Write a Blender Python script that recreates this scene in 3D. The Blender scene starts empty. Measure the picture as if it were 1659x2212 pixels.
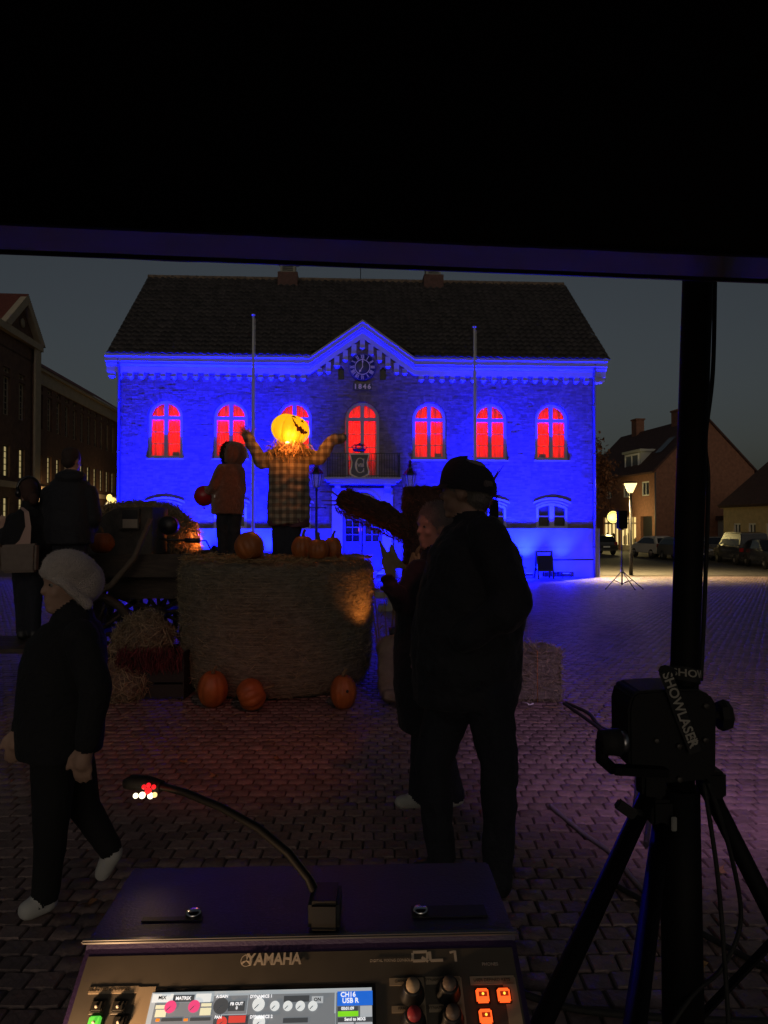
import bpy, bmesh, math, random
import numpy as np
from mathutils import Vector, Matrix, Euler
R = math.radians
random.seed(11); rng = np.random.default_rng(11)
sc = bpy.context.scene
col = sc.collection

# ------------------------------------------------------------------ camera, sky, sun, exposure
CAMZ = 1.6; FPX = 1555.3; PITCH = R(1.0)
cam_d = bpy.data.cameras.new('camera'); cam = bpy.data.objects.new('camera', cam_d); col.objects.link(cam)
cam.location = (0, 0, CAMZ); cam.rotation_euler = (R(90) + PITCH, 0, 0)
cam_d.sensor_fit = 'VERTICAL'; cam_d.sensor_height = 36.0; cam_d.lens = 36.0 * FPX / 2212.0
cam_d.clip_start = 0.05; cam_d.clip_end = 2000
sc.camera = cam
world = bpy.data.worlds.new('World'); sc.world = world; world.use_nodes = True
wn = world.node_tree; bgn = wn.nodes['Background']
sky = wn.nodes.new('ShaderNodeTexSky'); sky.sky_type = 'NISHITA'; sky.sun_disc = False
sky.sun_elevation = R(12.0); sky.sun_rotation = R(180); sky.air_density = 1.0; sky.dust_density = 4.0
hs = wn.nodes.new('ShaderNodeHueSaturation'); hs.inputs['Saturation'].default_value = 0.6
wn.links.new(sky.outputs[0], hs.inputs['Color']); wn.links.new(hs.outputs[0], bgn.inputs['Color'])
bgn.inputs['Strength'].default_value = 0.0145
sun_d = bpy.data.lights.new('sun', 'SUN'); sun = bpy.data.objects.new('sun', sun_d); col.objects.link(sun)
sun_d.energy = 0.03; sun_d.angle = R(60); sun_d.color = (1.0, 0.90, 0.88)
sun.rotation_euler = (R(78), 0, 0)
sc.view_settings.view_transform = 'Standard'; sc.view_settings.look = 'None'
sc.view_settings.exposure = 0.0; sc.view_settings.gamma = 1.0; sc.view_settings.use_curve_mapping = False
sc.render.engine = 'CYCLES'; sc.cycles.use_denoising = True
sc.cycles.max_bounces = 5; sc.cycles.diffuse_bounces = 3; sc.cycles.glossy_bounces = 3
sc.cycles.transmission_bounces = 4; sc.cycles.sample_clamp_indirect = 4.0
sc.cycles.caustics_reflective = False; sc.cycles.caustics_refractive = False

# ------------------------------------------------------------------ helpers
def ray(dx, dy):
    u = (dx - 829.5) / FPX; v = (1106 - dy) / FPX
    return Vector((u, math.cos(PITCH) - v * math.sin(PITCH), math.sin(PITCH) + v * math.cos(PITCH)))
def at(dx, dy, Y):                       # a point of the place at distance Y, read off the photograph
    r = ray(dx, dy); s = Y / r.y
    return Vector((r.x * s, Y, CAMZ + r.z * s))
def gz(y):                               # the square falls gently towards the town hall
    return -0.0262 * (min(max(y, 8.0), 33.0) - 8.0)

MATS = {}
def mat(name, base=(.5, .5, .5), rough=.6, metal=0., var=0., vscale=8., bump=0., bscale=40., island=0.,
        emit=None, es=0., spec=.5, sheen=0., trans=0., alpha=1., color2=None, stretch=None):
    if name in MATS: return MATS[name]
    m = bpy.data.materials.new(name); MATS[name] = m; m.use_nodes = True
    nt = m.node_tree; b = nt.nodes['Principled BSDF']
    b.inputs['Base Color'].default_value = (*base, 1); b.inputs['Roughness'].default_value = rough
    b.inputs['Metallic'].default_value = metal; b.inputs['Specular IOR Level'].default_value = spec
    if sheen: b.inputs['Sheen Weight'].default_value = sheen
    if trans: b.inputs['Transmission Weight'].default_value = trans
    if alpha < 1: b.inputs['Alpha'].default_value = alpha
    if emit: b.inputs['Emission Color'].default_value = (*emit, 1); b.inputs['Emission Strength'].default_value = es
    tc = nt.nodes.new('ShaderNodeTexCoord'); vec = tc.outputs['Object']
    if stretch:
        mp = nt.nodes.new('ShaderNodeMapping'); mp.inputs['Scale'].default_value = stretch
        nt.links.new(vec, mp.inputs['Vector']); vec = mp.outputs[0]
    last = None
    if var or color2:
        n = nt.nodes.new('ShaderNodeTexNoise'); n.inputs['Scale'].default_value = vscale; n.inputs['Detail'].default_value = 6
        nt.links.new(vec, n.inputs['Vector'])
        rp = nt.nodes.new('ShaderNodeMapRange'); rp.inputs[1].default_value = .3; rp.inputs[2].default_value = .7
        nt.links.new(n.outputs['Fac'], rp.inputs[0])
        mx = nt.nodes.new('ShaderNodeMix'); mx.data_type = 'RGBA'
        c2 = color2 if color2 else tuple(max(0, c * (1 - var)) for c in base)
        c1 = base if color2 else tuple(min(1, c * (1 + var)) for c in base)
        mx.inputs[6].default_value = (*c1, 1); mx.inputs[7].default_value = (*c2, 1)
        nt.links.new(rp.outputs[0], mx.inputs[0]); last = mx.outputs[2]
    if island:
        g = nt.nodes.new('ShaderNodeNewGeometry'); oi = nt.nodes.new('ShaderNodeObjectInfo')
        ad = nt.nodes.new('ShaderNodeMath'); ad.operation = 'ADD'
        nt.links.new(g.outputs['Random Per Island'], ad.inputs[0]); nt.links.new(oi.outputs['Random'], ad.inputs[1])
        fr = nt.nodes.new('ShaderNodeMath'); fr.operation = 'FRACT'; nt.links.new(ad.outputs[0], fr.inputs[0])
        mr = nt.nodes.new('ShaderNodeMapRange'); mr.inputs[3].default_value = 1 - island; mr.inputs[4].default_value = 1 + island * .8
        nt.links.new(fr.outputs[0], mr.inputs[0])
        hv = nt.nodes.new('ShaderNodeHueSaturation')
        hv.inputs['Color'].default_value = (*base, 1)
        if last: nt.links.new(last, hv.inputs['Color'])
        nt.links.new(mr.outputs[0], hv.inputs['Value']); last = hv.outputs[0]
    if last: nt.links.new(last, b.inputs['Base Color'])
    if bump:
        n2 = nt.nodes.new('ShaderNodeTexNoise'); n2.inputs['Scale'].default_value = bscale; n2.inputs['Detail'].default_value = 5
        nt.links.new(vec, n2.inputs['Vector'])
        bp = nt.nodes.new('ShaderNodeBump'); bp.inputs['Strength'].default_value = bump; bp.inputs['Distance'].default_value = .02
        nt.links.new(n2.outputs['Fac'], bp.inputs['Height']); nt.links.new(bp.outputs[0], b.inputs['Normal'])
    return m
def emat(name, c, s):
    if name in MATS: return MATS[name]
    m = bpy.data.materials.new(name); MATS[name] = m; m.use_nodes = True; nt = m.node_tree
    b = nt.nodes['Principled BSDF']; b.inputs['Base Color'].default_value = (*[x * .5 for x in c], 1)
    b.inputs['Emission Color'].default_value = (*c, 1); b.inputs['Emission Strength'].default_value = s
    return m

def V(*a): return Vector(a)
class MB:
    def __init__(s): s.v = []; s.f = []; s.sm = []
    def add(s, vs, fs, smooth=False):
        o = len(s.v); s.v += [tuple(p) for p in vs]; s.f += [tuple(i + o for i in f) for f in fs]; s.sm += [smooth] * len(fs); return s
    def box(s, x0, x1, y0, y1, z0, z1, mtx=None):
        p = [V(x, y, z) for z in (z0, z1) for y in (y0, y1) for x in (x0, x1)]
        if mtx: p = [mtx @ q for q in p]
        return s.add(p, [(0, 2, 3, 1), (4, 5, 7, 6), (0, 1, 5, 4), (2, 6, 7, 3), (0, 4, 6, 2), (1, 3, 7, 5)])
    def cbox(s, c, d, rot=None):
        m = Matrix.Translation(c) @ (rot.to_matrix().to_4x4() if rot else Matrix())
        return s.box(-d[0] / 2, d[0] / 2, -d[1] / 2, d[1] / 2, -d[2] / 2, d[2] / 2, m)
    def bar(s, a, b, w, h=None, up=(0, 0, 1)):     # rectangular bar from a to b
        a = Vector(a); b = Vector(b); h = h or w; d = (b - a)
        z = d.normalized(); u = Vector(up)
        if abs(z.dot(u)) > .98: u = Vector((1, 0, 0))
        x = z.cross(u).normalized(); y = x.cross(z)
        p = []
        for q in (a, b): p += [q - x * w / 2 - y * h / 2, q + x * w / 2 - y * h / 2, q + x * w / 2 + y * h / 2, q - x * w / 2 + y * h / 2]
        return s.add(p, [(3, 2, 1, 0), (4, 5, 6, 7), (0, 1, 5, 4), (1, 2, 6, 5), (2, 3, 7, 6), (3, 0, 4, 7)])
    def tube(s, pts, r, n=8, cap=True, smooth=True):   # r: number or list
        pts = [Vector(p) for p in pts]; k = len(pts)
        rs = r if isinstance(r, (list, tuple)) else [r] * k
        vs = []; u = None
        for i, p in enumerate(pts):
            t = (pts[min(i + 1, k - 1)] - pts[max(i - 1, 0)]).normalized()
            if u is None:
                u = Vector((0, 0, 1)) if abs(t.z) < .9 else Vector((1, 0, 0))
            u = (u - t * u.dot(t)).normalized(); w = t.cross(u)
            for j in range(n):
                a = 2 * math.pi * j / n; vs.append(p + (u * math.cos(a) + w * math.sin(a)) * rs[i])
        fs = [(i * n + j, i * n + (j + 1) % n, (i + 1) * n + (j + 1) % n, (i + 1) * n + j) for i in range(k - 1) for j in range(n)]
        s.add(vs, fs, smooth)
        if cap: 
            o = len(s.v) - k * n
            s.f += [tuple(o + j for j in range(n))[::-1], tuple(o + (k - 1) * n + j for j in range(n))]; s.sm += [False, False]
        return s
    def lathe(s, prof, n=24, c=(0, 0, 0), mtx=None, smooth=True, sweep=2 * math.pi):
        vs = []; k = len(prof)
        for r, z in prof:
            for j in range(n):
                a = sweep * j / n; p = V(r * math.cos(a) + c[0], r * math.sin(a) + c[1], z + c[2]); vs.append(mtx @ p if mtx else p)
        fs = [(i * n + j, i * n + (j + 1) % n, (i + 1) * n + (j + 1) % n, (i + 1) * n + j) for i in range(k - 1) for j in range(n)]
        return s.add(vs, fs, smooth)
    def prism(s, poly, fn, d0, d1, smooth=False):      # polygon (a,b) mapped by fn(a,b,d) and given depth d0..d1
        n = len(poly); vs = [fn(a, b, d0) for a, b in poly] + [fn(a, b, d1) for a, b in poly]
        fs = [tuple(range(n))[::-1], tuple(range(n, 2 * n))] + [(i, (i + 1) % n, n + (i + 1) % n, n + i) for i in range(n)]
        return s.add(vs, fs, smooth)
    def ell(s, c, r, n=14, m=9, rot=None, smooth=True):
        vs = []; c = Vector(c); r = r if isinstance(r, (tuple, list)) else (r, r, r)
        for i in range(m + 1):
            ph = math.pi * i / m - math.pi / 2
            for j in range(n):
                a = 2 * math.pi * j / n; q = V(r[0] * math.cos(ph) * math.cos(a), r[1] * math.cos(ph) * math.sin(a), r[2] * math.sin(ph))
                if rot: q = rot.to_matrix() @ q
                vs.append(c + q)
        return s.add(vs, [(i * n + j, i * n + (j + 1) % n, (i + 1) * n + (j + 1) % n, (i + 1) * n + j) for i in range(m) for j in range(n)], smooth)
    def mesh(s, name):
        me = bpy.data.meshes.new(name); me.from_pydata(s.v, [], s.f); me.validate()
        if len(me.polygons) == len(s.sm): me.polygons.foreach_set('use_smooth', s.sm)
        return me
    def build(s, name, m, parent=None, bevel=0.):
        me = s.mesh(name)
        if bevel:
            bm = bmesh.new(); bm.from_mesh(me); bmesh.ops.remove_doubles(bm, verts=bm.verts, dist=1e-5)
            bmesh.ops.bevel(bm, geom=[e for e in bm.edges if len(e.link_faces) == 2 and e.calc_face_angle(0) > .5], offset=bevel, segments=2, affect='EDGES', clamp_overlap=True)
            bm.to_mesh(me); bm.free()
        return obj(name, me, m, parent)
def obj(name, me, m, parent=None):
    o = bpy.data.objects.new(name, me); col.objects.link(o)
    for q in (m if isinstance(m, (list, tuple)) else [m]): 
        if q: me.materials.append(q)
    if parent: o.parent = parent
    return o
def tag(o, label, cat, group=None):
    o['label'] = label; o['category'] = cat
    if group: o['group'] = group
    return o
def struct(o): o['kind'] = 'structure'; return o
def stuff(o): o['kind'] = 'stuff'; return o
def thing(name, label, cat, loc=(0, 0, 0), rotz=0., group=None):
    o = bpy.data.objects.new(name, None); col.objects.link(o); o.empty_display_size = .1
    o.location = loc; o.rotation_euler = (0, 0, rotz); return tag(o, label, cat, group)
def share(me, name, parent, loc=(0, 0, 0), rot=(0, 0, 0), scale=(1, 1, 1)):
    o = bpy.data.objects.new(name, me); col.objects.link(o); o.parent = parent
    o.location = loc; o.rotation_euler = rot; o.scale = scale; return o
def copy_tree(o, parent=None):
    c = o.copy(); col.objects.link(c)
    if parent: c.parent = parent
    for ch in o.children: copy_tree(ch, c)
    return c
def light(name, typ, loc, energy, color, parent=None, rot=None, aim=None, size=.1, spot=None, blend=.5):
    d = bpy.data.lights.new(name, typ); o = bpy.data.objects.new(name, d); col.objects.link(o)
    d.energy = energy; d.color = color
    if typ == 'AREA': d.size = size
    else: d.shadow_soft_size = size
    if spot: d.spot_size = spot; d.spot_blend = blend
    o.location = loc
    if aim is not None: o.rotation_euler = (Vector(aim) - Vector(loc)).to_track_quat('-Z', 'Y').to_euler()
    elif rot: o.rotation_euler = rot
    if parent: o.parent = parent
    return o
def textmesh(body, size, depth=.002, bold=0., align='CENTER'):
    c = bpy.data.curves.new('t', 'FONT'); c.body = body; c.size = size; c.extrude = depth; c.align_x = align; c.align_y = 'CENTER'
    c.offset = bold; c.resolution_u = 3
    o = bpy.data.objects.new('t', c); col.objects.link(o)
    dg = bpy.context.evaluated_depsgraph_get(); me = bpy.data.meshes.new_from_object(o.evaluated_get(dg))
    bpy.data.objects.remove(o); bpy.data.curves.remove(c); return me
def place_text(body, size, m, parent, loc, xdir, ydir, name='lettering', depth=.002, bold=0., align='CENTER', sx=1.):
    me = textmesh(body, size, depth, bold, align); o = obj(name, me, m, parent)
    x = Vector(xdir).normalized(); y = Vector(ydir).normalized(); z = x.cross(y)
    mt = Matrix((x * sx, y, z)).transposed().to_4x4(); mt.translation = Vector(loc); o.matrix_local = mt; return o

# straw strands: many thin bent blades in one mesh
def strands(name, pts, dirs, length, width, m, parent, jitter=.35, bend=.4):
    n = len(pts); P = np.asarray(pts, float); D = np.asarray(dirs, float)
    D = D + rng.normal(0, jitter, (n, 3)); D /= np.linalg.norm(D, axis=1)[:, None] + 1e-9
    L = length * rng.uniform(.5, 1.3, n)[:, None]
    S = rng.normal(0, 1, (n, 3)); S = np.cross(D, S); S /= np.linalg.norm(S, axis=1)[:, None] + 1e-9
    B = np.cross(D, S) * (L * bend * rng.uniform(-1, 1, (n, 1)))
    w = width * rng.uniform(.6, 1.3, (n, 1)) * .5
    a = P - D * L * .5; b = P + B * .5; c = P + D * L * .5
    vs = np.stack([a - S * w, a + S * w, b + S * w, b - S * w, c + S * w * .6, c - S * w * .6], 1).reshape(-1, 3)
    base = np.arange(n)[:, None] * 6
    fs = np.concatenate([base + np.array([[0, 1, 2, 3]]), base + np.array([[3, 2, 4, 5]])], 0)
    me = bpy.data.meshes.new(name); me.from_pydata(vs.tolist(), [], fs.tolist())
    return stuff(obj(name, me, m, parent))

# one continuous body: tapered capsules and ellipsoids fused by a voxel remesh, material by nearest limb
def blob(name, prims, mats, parent, voxel=.01, smooth=3, noise=0., nscale=.12):
    mb = MB()
    for p in prims:
        if p['t'] == 'c':
            sx = Vector(p.get('s', (1, 1, 1))); inv = lambda q: V(q[0] / sx.x, q[1] / sx.y, q[2] / sx.z)
            a, b = inv(p['a']), inv(p['b']); r0, r1 = p['r']; d = (b - a); L = d.length; t = d.normalized() if L > 1e-6 else V(0, 0, 1)
            pts = [a - t * r0 * math.sin(x) for x in (1.5, 1.1, .6)] + [a + d * k / 4 for k in range(5)] + [b + t * r1 * math.sin(x) for x in (.6, 1.1, 1.5)]
            rr = [r0 * math.cos(x) for x in (1.5, 1.1, .6)] + [r0 + (r1 - r0) * k / 4 for k in range(5)] + [r1 * math.cos(x) for x in (.6, 1.1, 1.5)]
            o = len(mb.v); mb.tube(pts, rr, 14)
            for i in range(o, len(mb.v)): q = mb.v[i]; mb.v[i] = (q[0] * sx.x, q[1] * sx.y, q[2] * sx.z)
        elif p['t'] == 'e': mb.ell(p['a'], p['r'], 20, 12, p.get('rot'))
        elif p['t'] == 'l':                                   # loft of elliptic rings (centre, rx, ry)
            n = 28; vs = []
            for c, rx, ry in p['rings']:
                for j in range(n): an = 2 * math.pi * j / n; vs.append((c[0] + rx * math.cos(an), c[1] + ry * math.sin(an), c[2]))
            k = len(p['rings'])
            fs = [(i * n + j, i * n + (j + 1) % n, (i + 1) * n + (j + 1) % n, (i + 1) * n + j) for i in range(k - 1) for j in range(n)]
            fs += [tuple(range(n))[::-1], tuple(range((k - 1) * n, k * n))]; mb.add(vs, fs)
    me = mb.mesh(name + '_src'); o = bpy.data.objects.new(name + '_src', me); col.objects.link(o)
    rm = o.modifiers.new('r', 'REMESH'); rm.mode = 'VOXEL'; rm.voxel_size = voxel
    if noise:
        tx = bpy.data.textures.new(name, 'CLOUDS'); tx.noise_scale = nscale; dm = o.modifiers.new('d', 'DISPLACE'); dm.texture = tx; dm.strength = noise; dm.mid_level = .5
    sm = o.modifiers.new('s', 'SMOOTH'); sm.iterations = smooth; sm.factor = .5
    dg = bpy.context.evaluated_depsgraph_get(); out = bpy.data.meshes.new_from_object(o.evaluated_get(dg)); out.name = name
    bpy.data.objects.remove(o); bpy.data.meshes.remove(me)
    n = len(out.polygons); out.polygons.foreach_set('use_smooth', [True] * n)
    ml = list(mats.values()); keys = list(mats.keys()); out.materials.clear()
    res = obj(name, out, ml, parent)
    if len(keys) > 1:
        C = np.empty(n * 3); out.polygons.foreach_get('center', C); C = C.reshape(-1, 3); best = np.full(n, 1e9); idx = np.zeros(n, int)
        for p in prims:
            if p['t'] == 'c':
                s = np.array(p.get('s', (1, 1, 1))); a = np.array(p['a']) / s; b = np.array(p['b']) / s; Q = C / s; d = b - a; L2 = max(d @ d, 1e-9)
                t = np.clip(((Q - a) @ d) / L2, 0, 1); dist = np.linalg.norm(Q - a - t[:, None] * d, axis=1) - (p['r'][0] + (p['r'][1] - p['r'][0]) * t)
            elif p['t'] == 'e':
                r = np.array(p['r'] if isinstance(p['r'], (tuple, list)) else (p['r'],) * 3); Q = C - np.array(p['a'])
                if p.get('rot'): Q = Q @ np.array(p['rot'].to_matrix())
                k = np.linalg.norm(Q / r, axis=1); dist = (k - 1) * r.min()
            else:
                zs = [q[0][2] for q in p['rings']]; dist = np.full(n, 1e9)
                cx = np.interp(C[:, 2], *zip(*sorted((q[0][2], q[0][0]) for q in p['rings']))); cy = np.interp(C[:, 2], *zip(*sorted((q[0][2], q[0][1]) for q in p['rings'])))
                rx = np.interp(C[:, 2], *zip(*sorted((q[0][2], q[1]) for q in p['rings']))); ry = np.interp(C[:, 2], *zip(*sorted((q[0][2], q[2]) for q in p['rings'])))
                k = np.hypot((C[:, 0] - cx) / rx, (C[:, 1] - cy) / ry); dist = (k - 1) * np.minimum(rx, ry)
                dist = np.maximum(dist, np.maximum(min(zs) - C[:, 2], C[:, 2] - max(zs)))
            w = dist < best; best[w] = dist[w]; idx[w] = keys.index(p['m'])
        out.polygons.foreach_set('material_index', idx.tolist())
    return res
def cap(a, b, r0, r1, m='a', s=(1, 1, 1)): return dict(t='c', a=tuple(a), b=tuple(b), r=(r0, r1), m=m, s=s)
def ell(a, r, m='a', rot=None): return dict(t='e', a=tuple(a), r=r, m=m, rot=rot)
def loft(rings, m='a'): return dict(t='l', rings=rings, m=m)

# ------------------------------------------------------------------ materials
BLACK = mat('black_metal', (.012, .012, .013), .45)
RUBBER = mat('black_rubber', (.01, .01, .01), .75)
CLOTHB = mat('black_cloth', (.007, .007, .009), .9, bump=.3, bscale=60)
WHITEP = mat('white_paint', (.78, .78, .76), .55, var=.06, vscale=3)
STRAW = mat('straw', (.30, .205, .10), .75, island=.5)
HAY = mat('hay', (.25, .20, .125), .8, island=.5)
GLASS = mat('dark_glass', (.012, .013, .015), .08, spec=.6)
SKIN = mat('skin', (.42, .26, .19), .55, bump=.05)
WOODD = mat('dark_wood', (.045, .032, .024), .75, var=.4, vscale=6, bump=.3, bscale=25, stretch=(1, 1, 6))
STEEL = mat('steel', (.4, .4, .42), .35, metal=1.)
# ------------------------------------------------------------------ the square
SETT = mat('sett_stone', (.20, .142, .128), .6, var=.22, vscale=22, bump=.35, bscale=55, island=.32)
JOINT = mat('joint_sand', (.075, .062, .055), .95, var=.3, vscale=12)
ASPH = mat('asphalt', (.06, .058, .055), .8, var=.25, vscale=3, bump=.3, bscale=30)
def sheet(name, xs, ys, zf, m):
    vs = [(x, y, zf(x, y)) for y in ys for x in xs]; n = len(xs)
    fs = [(j * n + i, j * n + i + 1, (j + 1) * n + i + 1, (j + 1) * n + i) for j in range(len(ys) - 1) for i in range(n - 1)]
    me = bpy.data.meshes.new(name); me.from_pydata(vs, [], fs); return struct(obj(name, me, m))
square = sheet('square', [-900, -40, -20, 0, 20, 40, 900], [-60, 0, 8, 14, 20, 26, 33, 60, 120, 900], lambda x, y: gz(y) - .011, JOINT)
def sett_arrays(cx, cy, hx, hy, dz, top):
    # top quad + bevel ring + skirts: 12 vertices, 9 quads
    n = len(cx); z = np.array([gz(v) for v in cy]) + dz; bv = .0045
    ring = np.array([(-1, -1), (1, -1), (1, 1), (-1, 1)], float)
    def lvl(inset, drop):
        jx = 0; return np.stack([np.stack([cx + ring[k, 0] * (hx - inset), cy + ring[k, 1] * (hy - inset), z - drop], 1) for k in range(4)], 1)
    vs = np.concatenate([lvl(0, .02), lvl(0, .007), lvl(bv, 0.)], 1)
    vs[:, :, :2] += np.repeat(rng.normal(0, .0035, (n, 4, 2)), 3, 0).reshape(n, 3, 4, 2).reshape(n, 12, 2) if False else np.tile(rng.normal(0, .0022, (n, 4, 2)), (1, 3, 1))
    vs[:, 8:, 2] += rng.normal(0, .0007, (n, 4))
    return vs
SETT_F = np.array([(0, 1, 5, 4), (1, 2, 6, 5), (2, 3, 7, 6), (3, 0, 4, 7), (4, 5, 9, 8), (5, 6, 10, 9), (6, 7, 11, 10), (7, 4, 8, 11), (8, 9, 10, 11)])
PX, PY = .108, .098
cx, cy = [], []
y = .6; row = 0
while y < 30.0:
    half = .60 * y + 1.6
    if y > 22: half = min(half, 16)
    k = int(half / PX) + 1; off = (.5 if row % 2 else 0.) + random.uniform(-.08, .08)
    for i in range(-k, k + 1): cx.append((i + off) * PX); cy.append(y)
    y += PY; row += 1
cx = np.array(cx); cy = np.array(cy)
# leave out those that lie under the town hall
keep = (cy < 28.75 + (cx + 10.6) * .0547) | (cx > 8.95) | (cx < -10.9); cx, cy = cx[keep], cy[keep]
vs = sett_arrays(cx, cy, PX / 2 - .0042, PY / 2 - .0042, rng.normal(0, .0013, len(cx)), None)
# the nearest that show between console and stands: each an object of its own
zc = 1.6; px = 829.5 + FPX * cx / cy; py = 1133 + FPX * zc / cy
vis = (px > -5) & (px < 1664) & (py < 2225) & ~((px > 130) & (px < 1185) & (py > 1850)) & ~((px > 1400) & (px < 1520))
order = np.argsort(np.where(vis, cy, 1e6)); near = order[:300]; rest = np.ones(len(cx), bool); rest[near] = False
for i in near:
    c = np.array([cx[i], cy[i], 0]); me = bpy.data.meshes.new('sett'); me.from_pydata((vs[i] - c).tolist(), [], SETT_F.tolist())
    o = obj('sett', me, SETT, square); o.location = c
vr = vs[rest]; nr = len(vr)
me = bpy.data.meshes.new('setts'); me.vertices.add(nr * 12); me.vertices.foreach_set('co', vr.reshape(-1))
fi = (np.arange(nr)[:, None, None] * 12 + SETT_F[None]).reshape(-1)
me.loops.add(len(fi)); me.loops.foreach_set('vertex_index', fi)
me.polygons.add(nr * 9); me.polygons.foreach_set('loop_start', np.arange(nr * 9) * 4); me.polygons.foreach_set('loop_total', np.full(nr * 9, 4)); me.update(calc_edges=True)
stuff(obj('setts', me, SETT, square))
road = sheet('road', [9.6, 14, 24, 60], [31.5, 36, 45, 75, 110], lambda x, y: gz(y) + .004, ASPH)

# ------------------------------------------------------------------ town hall
HX, HY, HA = -10.618, 28.6, R(3.134); HW = 19.39
hall = thing('town_hall', 'brick town hall with white cornice, clock gable and red curtained windows, washed in blue light', 'town hall', (HX, HY, -.55), HA)
BRICK = mat('hall_brick', (.21, .17, .15), .85, var=.2, vscale=5, bump=.4, bscale=30, island=.30)
MORT = mat('hall_mortar', (.21, .19, .17), .95, var=.15, vscale=4)
TRIM = mat('hall_trim', (.44, .44, .50), .6, var=.07, vscale=2.5)
PLINTH = mat('hall_plinth', (.25, .25, .28), .75, var=.1, vscale=1.2, bump=.1, bscale=14)
TILE = mat('roof_tile_dark', (.035, .030, .030), .6, var=.3, vscale=3, island=.35)
def H(u, z, v): return V(u, v, z)
WU = [1.885, 4.465, 7.01, 9.755, 12.485, 15.0, 17.54]
WZ0, WZ1, WR = 4.79, 7.13, .69
UC = 9.755
def gable_line(u): return 8.87 + max(0, 1.50 * (1 - abs(u - UC) / 2.115))
def spans(z, L, Rr):
    """intervals of the front wall free of openings at height z"""
    cut = []
    for i, u in enumerate(WU):
        zb = 4.02 if i == 3 else WZ0; sp = WZ1 - WR
        if zb < z < WZ1: w = WR if z < sp else math.sqrt(max(0, WR ** 2 - (z - sp) ** 2)); cut.append((u - w, u + w))
        if i != 3:
            if 1.97 < z < 3.05:
                w = .66 if z < 2.86 else .66 * math.sqrt(max(0, 1 - ((z - 2.86) / .19))); cut.append((u - w, u + w))
    if .3 < z < 3.46:
        w = .78 if z < 2.68 else math.sqrt(max(0, .78 ** 2 - (z - 2.68) ** 2)); cut.append((UC - w, UC + w))
    for hc in (8.90, 10.59):
        if 8.06 < z < 8.52: w = .12 if z < 8.40 else math.sqrt(max(0, .12 ** 2 - (z - 8.40) ** 2)); cut.append((hc - w, hc + w))
    cut.sort(); out = []; a = L
    for c0, c1 in cut:
        if c0 > a: out.append((a, min(c0, Rr)))
        a = max(a, c1)
    if a < Rr: out.append((a, Rr))
    return out
CH, BL = .075, .24
wall_mb = MB(); bricks = []
z = 0.; r = 0
while z < 10.25:
    zm = z + CH / 2
    if zm > 8.86:
        hw = 2.115 * (1 - (zm - 8.87) / 1.50); L, Rr = UC - hw, UC + hw
        if hw < .1: break
    else: L, Rr = 0., HW
    for a, b in spans(zm, L, Rr):
        wall_mb.add([H(a, z, .004), H(b, z, .004), H(b, z + CH, .004), H(a, z + CH, .004), H(a, z, .36), H(b, z, .36), H(b, z + CH, .36), H(a, z + CH, .36)],
                    [(0, 1, 2, 3), (7, 6, 5, 4), (0, 3, 7, 4), (1, 5, 6, 2)] + ([(0, 4, 5, 1), (3, 2, 6, 7)]))
        if zm > 1.98:
            x = a - (r % 2) * BL / 2 - random.uniform(0, .04) if a == L else a - random.uniform(0, BL * .6)
            while x < b:
                x0, x1 = max(x, a) + .005, min(x + BL, b) - .005
                if x1 - x0 > .05: bricks.append((x0, x1, z + .005, z + CH - .005))
                x += BL if random.random() > .25 else BL / 2
    z += CH; r += 1
# radial arch bricks over the tall windows
wall = wall_mb.build('wall', MORT, hall)
bm_ = MB(); single = []
order_b = sorted(range(len(bricks)), key=lambda i: abs((bricks[i][0] + bricks[i][1]) / 2 - 16.3) * 1.0 + abs(bricks[i][2] - 2.9) * 2.2)
near_b = set(order_b[:300])
for i, (x0, x1, z0, z1) in enumerate(bricks):
    d = random.uniform(-.0015, .0025) + (.005 if random.random() < .03 else 0); j = [random.uniform(-.003, .003) for _ in range(4)]
    f = -.009 - d
    p = [H(x0 + j[0], z0 + j[1], f), H(x1 + j[2], z0 + j[3], f), H(x1 + j[0], z1 + j[1], f + random.uniform(-.002, .002)), H(x0 + j[2], z1 + j[3], f), H(x0, z0, .01), H(x1, z0, .01), H(x1, z1, .01), H(x0, z1, .01)]
    F_ = [(0, 1, 2, 3), (0, 4, 5, 1), (3, 2, 6, 7), (0, 3, 7, 4), (1, 5, 6, 2)]
    if i in near_b:
        c = H((x0 + x1) / 2, (z0 + z1) / 2, 0); me = bpy.data.meshes.new('brick'); me.from_pydata([tuple(q - c) for q in p], [], F_); o = obj('brick', me, BRICK, wall); o.location = c
    else: bm_.add(p, F_)
for i, u in enumerate(WU):
    for k in range(27):
        a0 = math.pi * (k + .06) / 27; a1 = math.pi * (k + .94) / 27; sp = WZ1 - WR; ra, rb = WR + .02, WR + .27
        q = [(u + ra * math.cos(a0), sp + ra * math.sin(a0)), (u + rb * math.cos(a0), sp + rb * math.sin(a0)), (u + rb * math.cos(a1), sp + rb * math.sin(a1)), (u + ra * math.cos(a1), sp + ra * math.sin(a1))]
        f = -.0095 - random.uniform(0, .003); bm_.prism(q, lambda a, b, d: H(a, b, d), f, .0)
stuff(bm_.build('bricks', BRICK, wall))
# core: side and back walls, gable ends, ceiling that closes the rooms
core = MB()
core.box(0, HW, 1.1, 11.2, 0, 8.86)
core.prism([(0, 8.86), (11.2, 8.86), (5.6, 13.7)], lambda a, b, d: V(d, a, b), .02, HW - .02)
for s in (0, HW - .36): core.box(s, s + .36, .36, 1.1, 0, 8.86)
core.box(.36, HW - .36, .36, 1.1, 8.5, 8.86); core.box(.36, HW - .36, .36, 1.1, 3.5, 3.9)
core.build('side_walls', BRICK, hall)
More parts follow.
